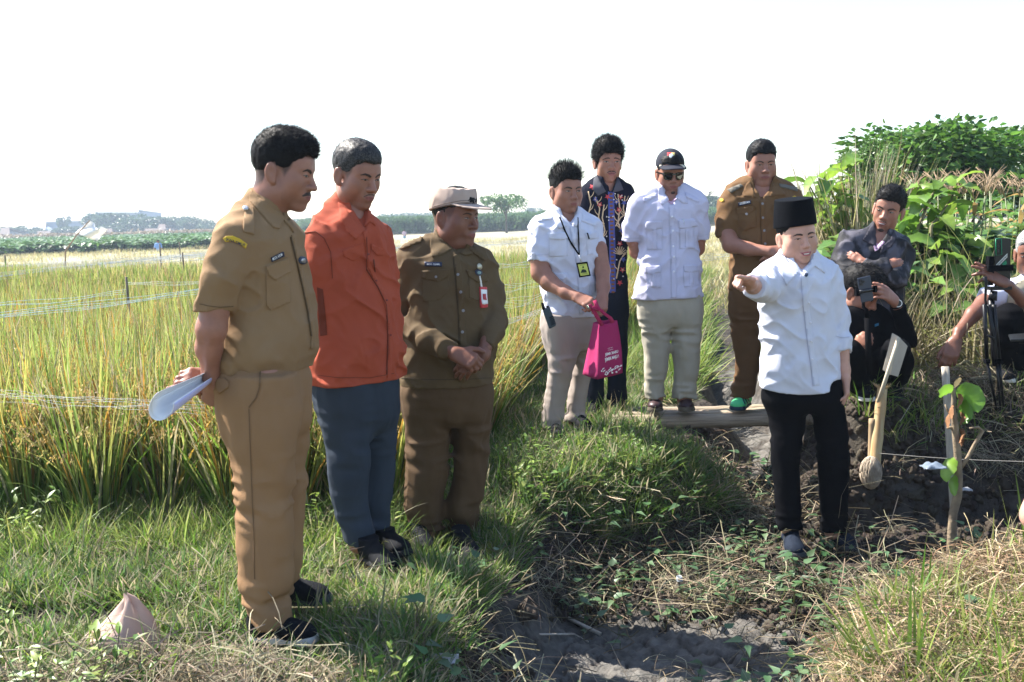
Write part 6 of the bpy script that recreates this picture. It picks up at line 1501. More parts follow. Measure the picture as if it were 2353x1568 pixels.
dots += [band([(1372 + 7 * math.cos(t), 425 + 7 * math.sin(t)), (1372, 425)], 1.4) for t in np.linspace(0, 6.28, 8)[:-1]]
fans = [[(x + r * math.cos(t), y + r * math.sin(t) * 1.2), (x, y)] for (x, y, r) in [(1380, 575, 16), (1424, 585, 16)] for t in np.linspace(3.4, 6.0, 9)]
prints(P5, vines + [band(f, 1.6) for f in fans]).build('batik_print', CRM, P5['shirt'])['kind'] = 'stuff'; prints(P5, reds, .005).build('batik_print', BRD, P5['shirt'])['kind'] = 'stuff'; prints(P5, blues, .005).build('batik_print', BBL, P5['shirt'])['kind'] = 'stuff'; prints(P5, dots, .006).build('batik_print', mat('batik_white', (.55, .53, .48), rough=.9), P5['shirt'])['kind'] = 'stuff'
prints(P5, [flower(x, y, 3) for x, y in [(1378, 470), (1426, 452), (1422, 482), (1424, 560), (1430, 620), (1368, 458), (1416, 464), (1376, 520)]], .007).build('batik_print', CRM, P5['shirt'])['kind'] = 'stuff'

# ================================================================== man 6: white four-pocket shirt, cap and sunglasses
P6 = person(dict(d=6.2, yaw=2, seed=6, skin=SK_B, fine=.0042, root=V(1.02, 6.2, .13),
    label='man in white four-pocket shirt with dark cap and sunglasses standing on the bamboo bridge',
    head=dict(at=(1540, 398, 0), s=1.05, yaw=4, pitch=12, hair='short', hth=.004, htop=.002, fat=1.0, stub=.12, ns=900, hlen=.004, goatee=.8, noeyes=True, nobrow=True, mouth=1.0, lipmat=M_LIP),
    neck=[(1540, 418, .02, 25), (1539, 470, .02, 27)],
    torso=[(1539, 436, 22), (1538, 447, 44), (1537, 466, 66), (1535, 510, 70), (1535, 560, 67), (1536, 610, 72), (1535, 650, 76), (1534, 685, 79)], q=.66,
    collar=[(1539, 460, .0, 34), (1539, 426, .02, 29)],
    sleeves=[[(1466, 476, .0, 27), (1456, 520, .02, 25), (1453, 554, .03, 23)], [(1602, 474, .0, 26), (1608, 515, .02, 22), (1610, 548, .03, 20)]],
    traps=[((1530, 440, .0, 26), (1475, 462, .0, 26)), ((1548, 440, .0, 26), (1594, 460, .0, 25))],
    arms=[dict(chain=[(1455, 540, .03, 17), (1462, 578, .06, 15), (1500, 610, .2, 11)], hand=dict(to=(1525, 615, .25), n=(0, 1, 0), side=1)), dict(chain=[(1609, 535, .03, 16), (1604, 572, .06, 14), (1570, 608, .2, 11)], hand=dict(to=(1545, 618, .25), n=(0, 1, 0), side=-1))],
    shirt=WH2, pants=LKH, vn=(1543, 473), fold=.0055, tfold=.007, hs=.008,
    hips=[(1536, 668, 72), (1537, 695, 72), (1538, 725, 70), (1539, 752, 68)],
    legs=[[(1502, 725, .0, 36), (1507, 790, .0, 30), (1507, 850, .0, 25), (1503, 885, .0, 22), (1507, 912, .0, 24)], [(1577, 725, .0, 35), (1576, 790, .0, 31), (1577, 850, .0, 27), (1573, 885, .0, 24), (1573, 913, .0, 27)]],
    shoes=[dict(heel=(1508, 934, 6.32), toe=(1505, 946, 6.08), up=SHBR, sole=SOLBR, kw=dict(w=.050, lace=SHBR)), dict(heel=(1570, 934, 6.32), toe=(1580, 946, 6.08), up=SHBR, sole=SOLBR, kw=dict(w=.052, lace=SHBR))]))
flaps(P6, [[(1512, 434), (1520, 425), (1532, 448), (1536, 460), (1521, 472), (1512, 455)], [(1558, 430), (1566, 428), (1574, 450), (1580, 468), (1566, 466), (1556, 456), (1552, 462)]], WH2, lift=.008, maxd=.06)
decal('undershirt', P6['cb'], [(1528, 452), (1542, 457), (1556, 450), (1552, 462), (1542, 470), (1534, 462)], mat('pink_jersey', (.55, .36, .48)), P6['root'], lift=.006)
SW = mat('shirt_seam', (0, 0, 0))
for B_, Fl in (([(1486, 524), (1522, 522), (1522, 574), (1487, 574)], [(1484, 510), (1522, 508), (1523, 524), (1505, 528), (1484, 527)]), ([(1562, 524), (1594, 520), (1596, 570), (1562, 572)], [(1559, 506), (1596, 504), (1602, 520), (1580, 524), (1560, 524)]),
               ([(1484, 626), (1518, 624), (1519, 662), (1486, 660)], [(1483, 612), (1517, 610), (1518, 625), (1500, 630), (1482, 628)]), ([(1570, 622), (1604, 618), (1608, 655), (1572, 660)], [(1570, 610), (1600, 608), (1606, 622), (1590, 627), (1572, 625)])):
    pocket(P6, B_, Fl, WH2); cx = sum(p[0] for p in B_) / 4; y0 = B_[0][1]; y1 = B_[2][1]
    decal('pocket_pleat', P6['sb'], band([(cx, y0 + 4), (cx, y1 - 2)], 9), WH2, P6['shirt'], lift=.006, step=4)
    decal('pocket_seam', P6['sb'], band([B_[0], B_[3], B_[2], B_[1]], 1.0), SW, P6['shirt'], lift=.0042, step=3)
decal('placket', P6['sb'], band([(1543, 470), (1546, 540), (1548, 610), (1549, 684)], 12), WH2, P6['shirt'], lift=.003)
decal('placket_edge', P6['sb'], band([(1536.5, 474), (1539.5, 540), (1541.5, 610), (1542.5, 684)], 1.0), SW, P6['shirt'], lift=.0042, step=3)
buttons(P6, [(1544, 498), (1546, 530), (1547, 566), (1548, 590), (1548, 624)], BTNW, 2.6)
for a in ([(1478, 455), (1508, 443), (1512, 450), (1480, 466)], [(1576, 442), (1608, 460), (1604, 466), (1574, 452)]): decal('epaulette', P6['sb'], a, WH2, P6['shirt'], lift=.006)
decal('pocket_pen', P6['sb'], band([(1570, 503), (1571, 516)], 2), SILV, P6['shirt'], lift=.01, step=3)
for q in ([(1433, 545), (1453, 548), (1474, 546)], [(1592, 541), (1610, 542), (1627, 538)]): decal('sleeve_hem', P6['sb'], band(q, 1.1), SW, P6['shirt'], lift=.003, step=3)
F = Field((-.14, -.20, .0), (.14, .16, .19), .005)
F.add(ell((0, .012, .055), (.083, .102, .088))); F.cut(((-1,) * 3, (1,) * 3, lambda x, y, z: (z - (.042 - .10 * y)) + np.zeros_like(x)), .003)
C6 = head_piece(P6, None, 'cap', F, CAPN)
F = Field((-.12, -.22, .0), (.12, .0, .12), .004)
F.add(((-.1, -.2, .02), (.1, -.03, .1), lambda x, y, z: np.maximum((np.sqrt(((y + .06) / .10) ** 2 + (x / .078) ** 2) - 1) * .078, np.abs(z - (.060 - 3.6 * x * x + (y + .09) * .16)) - .004)))
B6 = head_piece(P6, None, 'cap_brim', F, CAPN, C6)
def hbvh(o):
    v = np.array([v.co for v in o.data.vertices]) + worldloc(o); return BVHTree.FromPolygons([tuple(x) for x in v.tolist()], [tuple(p.vertices) for p in o.data.polygons])
C6b = hbvh(C6)
arc = [(1512, 384), (1522, 377), (1534, 372.5), (1546, 371.5), (1558, 374), (1569, 381), (1574, 385)]
decal('brim_piping', hbvh(B6), band(arc, 3.2), mat('cream_piping', (.62, .55, .38), rough=.5), C6, lift=.003, step=3)
def hp(o, x, z, y=-.2): return None
decal('cap_badge', C6b, [(1533, 351), (1551, 351), (1551, 364), (1542, 370), (1534, 364)], mat('badge_red', (.5, .04, .05)), C6, lift=.003, step=3)
decal('cap_badge_half', C6b, [(1542.5, 351.5), (1550.5, 351.5), (1550.5, 363.5), (1542.5, 369)], mat('badge_yellow', (.55, .50, .18)), C6, lift=.0042, step=3)
decal('cap_badge_disc', C6b, disc(1542.5, 359, 5, 10), mat('badge_pale', (.5, .55, .58)), C6, lift=.0055, step=3)
# sunglasses (head space)
SG = MB(); LNS = []
for q in (-1, 1):
    oc = [(q * x, z) for x, z in [(.007, .018), (.030, .0205), (.060, .018), (.0625, .008), (.056, -.018), (.038, -.025), (.018, -.022), (.009, -.004)]]
    Y0 = lambda x: -.105 + 6.5 * x * x
    LN = MB(); LNS.append(LN)
    for B_, k, y in ((SG, 1.0, 0), (LN, .84, -.0022)):
        cx = np.mean([p[0] for p in oc]); cz = np.mean([p[1] for p in oc])
        fr = [V(cx + (p[0] - cx) * k, Y0(p[0]) + y, cz + (p[1] - cz) * k) for p in oc]; bk = [p + V(0, .004, 0) for p in fr]
        n = len(fr); B_.add(P6['W'](np.array(fr + bk)), [list(range(n)), list(range(n, 2 * n))[::-1]] + [[i, (i + 1) % n, (i + 1) % n + n, i + n] for i in range(n)])
    SG.add(P6['W'](np.array([V(q * .055, -.086, .016), V(q * .055, -.086, .006), V(q * .082, .02, .010), V(q * .082, .02, .004), V(q * .059, -.086, .016), V(q * .059, -.086, .006), V(q * .086, .02, .010), V(q * .086, .02, .004)])), [[0, 1, 3, 2], [4, 6, 7, 5], [0, 4, 5, 1], [2, 3, 7, 6], [0, 2, 6, 4], [1, 5, 7, 3]])
SG.box(P6['W'](V(0, -.104, .010)), (.022, .005, .006))
SG = SG; GL = SG.build('sunglasses', mat('black_plastic', (.008, .008, .009), rough=.18, spec=.6), P6['root'], smooth=False)
for LN in LNS: LN.build('lens', mat('dark_lens', (.004, .004, .005), rough=.04, spec=.9, coat=.6), GL, smooth=False)

# ================================================================== man 7: brown uniform at the back
P7 = person(dict(d=6.25, yaw=0, seed=7, skin=SK_B, fine=.0042, root=V(1.7, 6.25, .13),
    label='man in brown uniform and neon green shoes standing on the bridge behind the pointing man',
    head=dict(at=(1749, 379, 0), s=1.10, yaw=1, pitch=6, hair='short', hth=.008, htop=.013, fat=1.08, jaw=1.12, dchin=.9, stub=.06, comb=(.2, -.1, .3), hlen=.010, ns=2400, brow=(-.004, 0, .9), eye=.5, mouth=1.15, nose=1.15),
    neck=[(1749, 402, .02, 28), (1750, 455, .02, 31)],
    torso=[(1750, 418, 26), (1750, 428, 46), (1751, 446, 68), (1753, 490, 74), (1754, 550, 71), (1754, 600, 73), (1753, 640, 76), (1752, 664, 78)], q=.7,
    collar=[(1750, 442, .0, 37), (1750, 412, .02, 33)],
    sleeves=[[(1680, 466, .0, 28), (1669, 510, -.02, 26), (1667, 547, -.03, 24)], [(1822, 464, .0, 28), (1832, 510, -.02, 25), (1830, 547, -.03, 22)]],
    traps=[((1740, 424, .0, 28), (1690, 446, .0, 26)), ((1760, 424, .0, 28), (1812, 444, .0, 26))],
    arms=[dict(chain=[(1668, 530, -.03, 20), (1680, 562, -.08, 19), (1720, 572, -.17, 15), (1768, 578, -.25, 11.5)], hand=dict(to=(1792, 580, -.27), n=(.1, -.9, .4), side=1)), dict(chain=[(1830, 530, -.03, 19), (1822, 566, -.08, 17), (1805, 580, -.2, 12)], hand=dict(to=(1782, 590, -.24), n=(-.1, -.9, .4), side=-1))],
    shirt=BRN, pants=BRNP, vn=(1750, 460), fold=.006, tfold=.009, hs=.008,
    hips=[(1753, 650, 74), (1753, 675, 74), (1753, 705, 72), (1753, 730, 70)],
    legs=[[(1712, 715, .0, 37), (1717, 790, .0, 31), (1718, 850, .0, 27), (1710, 885, .0, 25), (1706, 908, .0, 24)], [(1790, 715, .0, 36), (1788, 790, .0, 31), (1786, 850, .0, 27), (1786, 885, .0, 24), (1786, 908, .0, 24)]],
    shoes=[dict(heel=(1716, 928, 6.34), toe=(1690, 944, 6.12), up=SHGR, sole=SOLN, kw=dict(w=.052, lace=SHGR)), dict(heel=(1786, 928, 6.34), toe=(1796, 942, 6.12), up=SHGR, sole=SOLN, kw=dict(w=.052, lace=SHGR))]))
flaps(P7, [[(1714, 424), (1722, 416), (1732, 440), (1738, 455), (1710, 452), (1706, 446)], [(1778, 418), (1786, 422), (1800, 440), (1806, 450), (1782, 450), (1768, 452)]], BRN, lift=.008, maxd=.06)
decal('epaulette', P7['sb'], [(1672, 436), (1702, 423), (1708, 428), (1680, 444)], mat('rank_cloth', (.12, .11, .09)), P7['shirt'], lift=.010)
decal('epaulette', P7['sb'], [(1790, 422), (1830, 432), (1832, 440), (1792, 430)], mat('rank_cloth', (0, 0, 0)), P7['shirt'], lift=.010)
decal('name_tag', P7['sb'], [(1696, 466), (1725, 460), (1726, 468), (1697, 474)], TAGB, P7['shirt'], lift=.008, step=3)
text_on('name_tag_text', P7['sb'], [(1699, 466.5), (1723, 461.5), (1723.6, 466), (1699.6, 471)], 'ABDURRAHMAN', TAGW, P7['shirt'], lift=.011, bold=.015)
decal('emblem', P7['sb'], disc(1788, 463, 6, 10, 4.5), mat('gold_silver', (0, 0, 0)), P7['shirt'], lift=.008, step=3)
for c in ((1651, 460), (1829, 454)): decal('shoulder_patch', P7['sb'], disc(c[0] + (8 if c[0] < 1700 else -4), c[1], 5, 8, 4), mat('patch_gold', (0, 0, 0)), P7['shirt'], lift=.005, step=3)
pocket(P7, [(1696, 486), (1736, 478), (1740, 520), (1712, 530), (1698, 522)], [(1692, 478), (1732, 472), (1736, 482), (1716, 494), (1694, 492)], BRN, btn=(1716, 492))
pocket(P7, [(1776, 478), (1810, 480), (1812, 520), (1778, 518)], [(1774, 470), (1812, 472), (1814, 486), (1792, 492), (1774, 484)], BRN)
decal('placket', P7['sb'], band([(1752, 460), (1755, 520), (1758, 590), (1758, 660)], 12), BRN, P7['shirt'], lift=.003); decal('placket_edge', P7['sb'], band([(1746, 462), (1748, 520), (1751, 590), (1751, 660)], 1.1), seam(BRN, .5), P7['shirt'], lift=.0042, step=3)
buttons(P7, [(1752, 468), (1753, 500), (1756, 530), (1758, 560)], BTN, 3)
shg = [o for o in P7['root'].children if o.name.startswith('shoe')][0]; sgb = hbvh(shg)
for k in range(3): decal('shoe_stripe', sgb, band([(1706 + k * 6, 914 + k), (1712 + k * 6, 928 - k)], 2.6), SOLN, shg, lift=.002, step=3)

# ================================================================== man 8: white shirt, black peci, pointing
P8 = person(dict(d=4.85, yaw=8, seed=8, skin=SK_C, fine=.0036, root=V(1.5, 4.85, -.35),
    label='smiling man in white shirt and black peci cap pointing towards the left from the ditch',
    head=dict(at=(1830, 546, 0), s=1.07, yaw=8, pitch=4, roll=-6, hair='short', hth=.005, htop=.002, fat=1.12, jaw=1.0, stub=.03, comb=(0, 0, -.3), hlen=.006, hside=1.0, ns=1600, smile=1.0, teeth=1, gap=.003, 
              brow=(0, 0, 1.2), eye=.5, lipmat=M_LIPR, mouth=1.15),
    neck=[(1834, 566, .02, 29), (1836, 640, .02, 32)],
    torso=[(1837, 588, 26), (1837, 602, 50), (1834, 622, 76), (1833, 670, 88), (1834, 740, 86), (1836, 800, 89), (1838, 850, 92), (1840, 898, 94)], q=.66,
    collar=[(1837, 622, .0, 42), (1835, 580, .02, 37)],
    sleeves=[[(1768, 642, -.02, 38), (1752, 660, -.22, 33), (1741, 662, -.38, 29), (1732, 659, -.46, 26)], [(1904, 640, .02, 32), (1922, 720, .03, 27), (1934, 775, .0, 22), (1937, 806, -.02, 20)]],
    traps=[((1828, 596, .0, 32), (1780, 622, .0, 30)), ((1846, 596, .0, 32), (1892, 620, .0, 28))],
    arms=[dict(chain=[(1744, 662, -.36, 22), (1730, 657, -.48, 17), (1724, 653, -.54, 15)], fine=True,
               hand=dict(to=(1701, 637, -.60), n=(-.15, -.35, .9), side=1, curls=[(5, 8, 5), (80, 95, 50), (82, 95, 50), (84, 92, 50)], thumb=[(.5, .8, -.35), (-.1, 1, .1), (-.4, .9, .3)], sc=.92)),
          dict(chain=[(1936, 790, -.01, 15), (1940, 850, -.03, 12.5), (1943, 868, -.04, 11)], hand=dict(to=(1945, 895, -.05), n=(.95, -.2, 0), side=1, curls=RELAX, sc=.95))],
    shirt=WH3, pants=BLK, vn=(1845, 628), tail=.022, tuck=.86, fold=.0065, tfold=.006, hs=.006,
    hips=[(1841, 862, 90), (1842, 885, 90), (1843, 915, 89), (1845, 945, 86)],
    legs=[[(1800, 915, .0, 46), (1808, 950, .0, 42), (1806, 1052, .0, 32), (1810, 1150, .0, 29), (1812, 1212, .0, 29)], [(1890, 915, .0, 45), (1902, 950, .0, 39), (1913, 1052, .0, 36), (1914, 1150, .0, 32), (1914, 1219, .0, 30)]],
    shoes=[dict(heel=(1812, 1246, 4.90), toe=(1832, 1284, 4.66), up=SHNV, sole=SOLG, kw=dict(w=.053, lace=SHNV)), dict(heel=(1906, 1236, 4.96), toe=(1958, 1268, 4.76), up=SHNV, sole=SOLG, kw=dict(w=.053, lace=SHNV))]))
flaps(P8, [[(1786, 590), (1796, 578), (1812, 604), (1836, 625), (1807, 656), (1792, 626)], [(1868, 584), (1878, 586), (1888, 612), (1894, 628), (1872, 612), (1850, 634), (1846, 624), (1862, 608)]], WH3, lift=.009, maxd=.07)
decal('placket', P8['sb'], band([(1846, 628), (1852, 700), (1862, 780), (1872, 850), (1876, 886)], 13), WH3, P8['shirt'], lift=.003)
decal('placket_edge', P8['sb'], band([(1840, 632), (1845, 700), (1854, 780), (1864, 850), (1868, 888)], 1.2), SW, P8['shirt'], lift=.0042, step=3)
buttons(P8, [(1858, 696), (1862, 741), (1864, 784), (1866, 825)], BTNW, 2.4); decal('button', P8['sb'], disc(1852, 632, 4.4, 10), BTND, P8['shirt'], lift=.009, step=3)
for q in ([(1920, 772), (1936, 776), (1952, 774)],): decal('cuff_edge', P8['sb'], band(q, 1.2), SW, P8['shirt'], lift=.0035, step=3)
F = Field((-.13, -.15, .02), (.13, .17, .22), .005)
F.add(loft([(V(0, .006, .045), .0905, .112), (V(0, .006, .10), .086, .107), (V(0, .006, .176), .078, .099)], 0, 2.2)); F.cut(((-1,) * 3, (1,) * 3, lambda x, y, z: (z - (.052 - .10 * y)) + np.zeros_like(x)), .002)
head_piece(P8, None, 'peci_cap', F, PECI)
# ================================================================== man 9: black patterned shirt, arms crossed
M_BLKP = mat('black_batik', (.008, .008, .012), rough=.7, col2=(.085, .08, .10), nscale=11, lo=.52, hi=.62, stretch=(1, 1, .6), bump=.3, bscale=300)
P9 = person(dict(d=5.85, yaw=-22, seed=9, skin=SK_B, fine=.0042, root=V(2.12, 5.85, .3),
    label='young man with short goatee and arms crossed, in black patterned shirt',
    head=dict(at=(2041, 484, 0), s=1.05, yaw=-30, pitch=6, roll=14, hair='short', hth=.007, htop=.015, quiff=(0, .006), fat=.86, jaw=.9, stub=.1, goatee=1.2, comb=(0, .5, .3), hlen=.018, hside=.5, ns=3000, hw=.0012, moustache=.5,
              brow=(-.006, .001, 1.3), eye=.75, gap=.003, teeth=1, mouth=1.0, gaze=(-.003, 0)),
    neck=[(2034, 510, .02, 20), (2022, 560, .02, 24)],
    torso=[(2024, 532, 22), (2022, 544, 44), (2014, 570, 64), (2010, 610, 66), (2010, 660, 60), (2012, 720, 56), (2014, 780, 55)], q=.66,
    collar=[(2024, 554, .0, 30), (2030, 526, .02, 25)],
    sleeves=[[(1950, 560, .0, 27), (1938, 600, -.04, 24), (1944, 626, -.12, 22), (2000, 618, -.24, 17), (2040, 610, -.25, 14)], [(2068, 574, .0, 27), (2070, 610, -.04, 24), (2058, 642, -.14, 22), (2010, 622, -.22, 17), (1982, 604, -.20, 14)]],
    traps=[((2016, 540, .0, 24), (1962, 552, .0, 24)), ((2030, 542, .0, 24), (2062, 562, .0, 24))],
    arms=[dict(chain=[(2030, 612, -.24, 11), (2040, 609, -.25, 10)], hand=dict(to=(2056, 605, -.25), n=(.1, -.9, .4), side=1, curls=[(15, 15, 10)] * 4, sc=.55)),
          dict(chain=[(1990, 606, -.20, 11), (1980, 602, -.19, 10)], hand=dict(to=(1964, 592, -.17), n=(-.3, -.9, .2), side=-1, curls=[(10, 15, 10)] * 4, sc=.55))],
    shirt=M_BLKP, pants=BLK, fold=.008, tfold=.006, hs=.008, ht=.012, vn=(2012, 574),
    hips=[(2014, 760, 54), (2014, 790, 54), (2014, 830, 54), (2014, 850, 52)], legs=[[(1988, 820, .0, 28), (1988, 900, .0, 20)], [(2040, 820, .0, 28), (2040, 900, .0, 20)]],
    shoes=[dict(heel=(1988, 902, 5.93), toe=(1984, 914, 5.70), up=SHB, sole=SOLB), dict(heel=(2040, 902, 5.93), toe=(2044, 914, 5.70), up=SHB, sole=SOLB)]))
flaps(P9, [[(1998, 524), (2008, 514), (2012, 536), (2012, 566), (1996, 560), (1982, 552)], [(2052, 530), (2060, 545), (2050, 566), (2022, 584), (2026, 566), (2046, 550)]], cloth('black_collar', (.045, .042, .055)), lift=.008, maxd=.06)
decal('undershirt', P9['cb'], [(2006, 556), (2020, 552), (2034, 556), (2018, 574), (2010, 578)], mat('pink_jersey', (0, 0, 0)), P9['root'], lift=.004)

# ================================================================== man 10: squatting, filming with a phone on a gimbal
SQ = dict(legcone=True, ht=.010, hs=.009)
P10 = person(dict(d=5.5, yaw=30, seed=10, skin=SK_B, fine=.0042, root=V(2.2, 5.5, .32), **SQ,
    label='man in black squatting with his face behind a phone on a gimbal, wearing a wristwatch',
    head=dict(at=(1974, 672, 0), s=1.10, yaw=48, pitch=30, hair='full', hth=.012, htop=.016, fat=.95, stub=.1, comb=(.2, -.6, -.2), hlen=.022, hside=1.0, ns=3000, hw=.0013, hjit=.2),
    neck=[(1962, 694, .03, 24), (1954, 740, .06, 28)],
    torso=[(1962, 700, 24), (1962, 712, 46), (1970, 740, 58), (1978, 790, 56), (1985, 840, 54), (1990, 876, 52)], q=.72,
    collar=[(1960, 722, .05, 32), (1961, 702, .04, 28)],
    sleeves=[[(1925, 745, .02, 24), (1922, 790, -.06, 22), (1945, 812, -.14, 18), (1958, 806, -.17, 14)], [(2025, 735, .03, 25), (2066, 772, -.02, 23), (2086, 776, -.04, 22), (2074, 740, -.08, 19), (2062, 706, -.11, 15)]],
    traps=[((1955, 712, .04, 24), (1930, 732, .03, 22)), ((1968, 712, .04, 24), (2012, 724, .03, 22))],
    arms=[dict(chain=[(1945, 812, -.14, 11), (1966, 802, -.18, 10.5)], hand=dict(to=(1990, 776, -.24), n=(-.75, -.65, .1), side=1, curls=[(60, 80, 40), (65, 85, 40), (68, 85, 40), (70, 85, 40)], thumb=TH_FIST, sc=.95)),
          dict(chain=[(2066, 716, -.10, 12), (2056, 692, -.13, 11)], hand=dict(to=(2030, 668, -.19), n=(.1, -.85, .5), side=-1, curls=[(12, 20, 10), (15, 22, 12), (20, 25, 15), (25, 30, 18)], thumb=[(.3, .95, .1), (.2, 1, .1), (.1, 1, .1)], sc=1.0))],
    shirt=BLK, pants=BLK, fold=.006, tfold=.006,
    hips=[(1992, 850, 50), (1994, 868, 56), (1996, 884, 56), (1998, 898, 50)],
    legs=[[(2000, 860, .0, 38), (2060, 805, -.22, 30), (2070, 830, -.18, 26), (2050, 900, -.02, 21)], [(1985, 868, .0, 36), (1952, 810, -.22, 30), (1958, 860, -.18, 26), (1990, 905, -.1, 20)]],
    shoes=[dict(heel=(2046, 908, 5.50), toe=(2062, 922, 5.30), up=SHB, sole=SOLB), dict(heel=(1978, 905, 5.47), toe=(1994, 924, 5.23), up=SHB, sole=SOLW)]))
decal('chest_print', P10['sb'], [(2010, 745), (2018, 742), (2018, 748), (2010, 751)], mat('blue_print', (.03, .16, .28)), P10['shirt'], lift=.004, step=3)
W1 = V(*at(2064, 697, 5.5 - .13)); wax = unit(at(2056, 690, 5.37) - at(2066, 716, 5.40))
wt = MB(); a_ = unit(np.cross(wax, V(0, 1, 0))); b_ = np.cross(wax, a_); ring = [at(2060, 701, 5.38) + (a_ * math.cos(t) + b_ * math.sin(t)) * .030 for t in np.linspace(0, 2 * math.pi, 20)]
wt.tube(ring, .006, 6); wo_ = wt.build('wristwatch', BLK, P10['root'])
def puck(name, c, ax, r, th, m, parent, n=20):
    ax = unit(ax); u = unit(np.cross(ax, V(.3, .1, 1))); v = np.cross(ax, u); P = [c + (u * math.cos(t) + v * math.sin(t)) * r for t in np.linspace(0, 2 * math.pi, n, endpoint=False)]
    b = MB(); b.add(P + [p + ax * th for p in P], [list(range(n))[::-1], list(range(n, 2 * n))] + [[i, (i + 1) % n, (i + 1) % n + n, i + n] for i in range(n)]); return b.build(name, m, parent, smooth=False)
toc = unit(CAMP - W1); puck('watch_case', W1 + toc * .012, toc, .021, .010, SILV, wo_); puck('watch_face', W1 + toc * .0225, toc, .017, .002, mat('watch_dial', (.03, .03, .035), rough=.3), wo_)

# phone on gimbal -------------------------------------------------------
def phone(name, quad, d, m, label, cams, group=None, ringm=None):
    o = slab(name, quad, d, .009, m); tag(o, label, 'phone', group)
    o.data.materials
    P = [at(q[0], q[1], d - .002) for q in quad]
    for (u, v, r) in cams:
        c = P[0] * (1 - u) * (1 - v) + P[1] * u * (1 - v) + P[2] * u * v + P[3] * (1 - u) * v
        puck('camera_lens', c - V(0, .003, 0), V(0, -1, 0), r, .003, mat('lens_glass', (.01, .01, .012), rough=.05, spec=.8), o, 14)
        puck('lens_glass', c - V(0, .0062, 0), V(0, -1, 0), r * .5, .001, mat('lens_blue', (.02, .03, .05), rough=.02), o, 12)
    return o
ph1 = phone('smartphone', [(1970, 640), (2000, 633), (2008, 690), (1980, 696)], 5.180, mat('phone_graphite', (.05, .06, .085), rough=.25, metal=.3), 'dark blue grey phone clamped on the handheld gimbal', [(.22, .12, .0075), (.22, .25, .0075), (.42, .18, .005)])
gim = empty('phone_gimbal', at(1995, 770, 5.200), 'black handheld gimbal stick held upright by the squatting man', 'gimbal')
b = MB(); b.tube([at(1998, 860, 5.210), at(1996, 800, 5.200), at(1993, 730, 5.200)], [.014, .017, .015], 12); b.build('grip', BLK, gim)
b = MB(); b.tube([at(1993, 730, 5.200), at(1991, 712, 5.200), at(1984, 706, 5.210), at(1984, 690, 5.215), at(1988, 680, 5.215)], [.012, .010, .009, .009, .010], 10); b.build('arm', BLK, gim)
b = MB(); P = [at(1969, 672, 5.175), at(2011, 664, 5.175)]; b.tube(P, .010, 8); b.build('clamp', mat('black_plastic', (0, 0, 0)), gim)
for p_, n_ in ((P[0], 'clamp_jaw'), (P[1], 'clamp_jaw')):
    b = MB(); b.box(p_ - V(0, -.004, 0), (.014, .03, .035)); b.build(n_, BLK, gim, smooth=False)

# ================================================================== man 11: squatting beside the tripod at the right edge
VEST = cloth('vest_stone', (.34, .31, .22), (.30, .27, .2))
P11 = person(dict(d=5.55, yaw=-28, seed=11, skin=SK_D, fine=.0042, root=V(3.1, 5.55, .32), **SQ,
    label='grey-haired man in white shirt and stone vest squatting behind the tripod at right edge',
    head=dict(at=(2372, 585, 0), s=1.10, yaw=-30, pitch=8, hair='short', hth=.005, htop=.006, fat=.92, stub=.1, hairmat=M_HAIRW, comb=(0, -.3, .4), hlen=.006, ns=2600, brow=(0, 0, .9), eye=.7, buzz=.2),
    neck=[(2382, 615, .03, 24), (2388, 665, .05, 27)],
    torso=[(2388, 640, 24), (2386, 652, 52), (2382, 680, 70), (2384, 740, 72), (2388, 800, 70)], q=.7,
    collar=[(2388, 664, .03, 32), (2386, 640, .03, 27)],
    sleeves=[[(2325, 676, .0, 29), (2290, 680, -.03, 31), (2262, 690, -.06, 27)], [(2440, 684, .05, 28), (2448, 740, -.05, 25), (2410, 730, -.2, 20)]],
    traps=[((2380, 650, .03, 24), (2336, 664, .0, 24)), ((2396, 650, .03, 24), (2430, 668, .03, 24))],
    arms=[dict(chain=[(2300, 684, -.03, 21), (2262, 697, -.07, 20), (2236, 722, -.14, 17), (2204, 762, -.22, 12), (2196, 782, -.25, 10.5)],
               hand=dict(to=(2188, 806, -.27), n=(-.3, -.9, .3), side=-1, curls=[(25, 30, 20), (28, 32, 20), (32, 34, 20), (36, 36, 20)], thumb=[(.5, .85, .2), (.25, 1, .2), (.1, 1, .2)], sc=1.05)),
          dict(chain=[(2400, 728, -.2, 18), (2352, 690, -.32, 15), (2318, 658, -.36, 11.5), (2308, 650, -.37, 11)],
               hand=dict(to=(2284, 636, -.38), n=(.05, -.75, .7), side=-1, curls=[(2, 6, 5), (4, 10, 8), (10, 35, 20), (18, 50, 30)], thumb=[(.3, .9, .4), (.2, 1, .4), (.1, 1, .3)], sc=1.05))],
    shirt=WH1, pants=BLK, fold=.006, tfold=.006,
    hips=[(2388, 780, 66), (2390, 800, 68), (2390, 830, 66), (2390, 850, 60)],
    legs=[[(2370, 815, .0, 42), (2318, 735, -.24, 34), (2318, 770, -.22, 30), (2330, 850, -.02, 24)], [(2410, 815, .0, 42), (2440, 745, -.22, 34), (2430, 850, .0, 24)]],
    shoes=[dict(heel=(2330, 868, 5.57), toe=(2308, 880, 5.35), up=SHB, sole=SOLW), dict(heel=(2430, 868, 5.57), toe=(2420, 880, 5.35), up=SHB, sole=SOLW)]))
d = P11['sb']
decal('vest', P11['sb'], [(2318, 668), (2336, 652), (2356, 640), (2368, 660), (2380, 700), (2384, 800), (2322, 800), (2314, 740), (2312, 700)], VEST, P11['root'], lift=.012, maxd=.08)

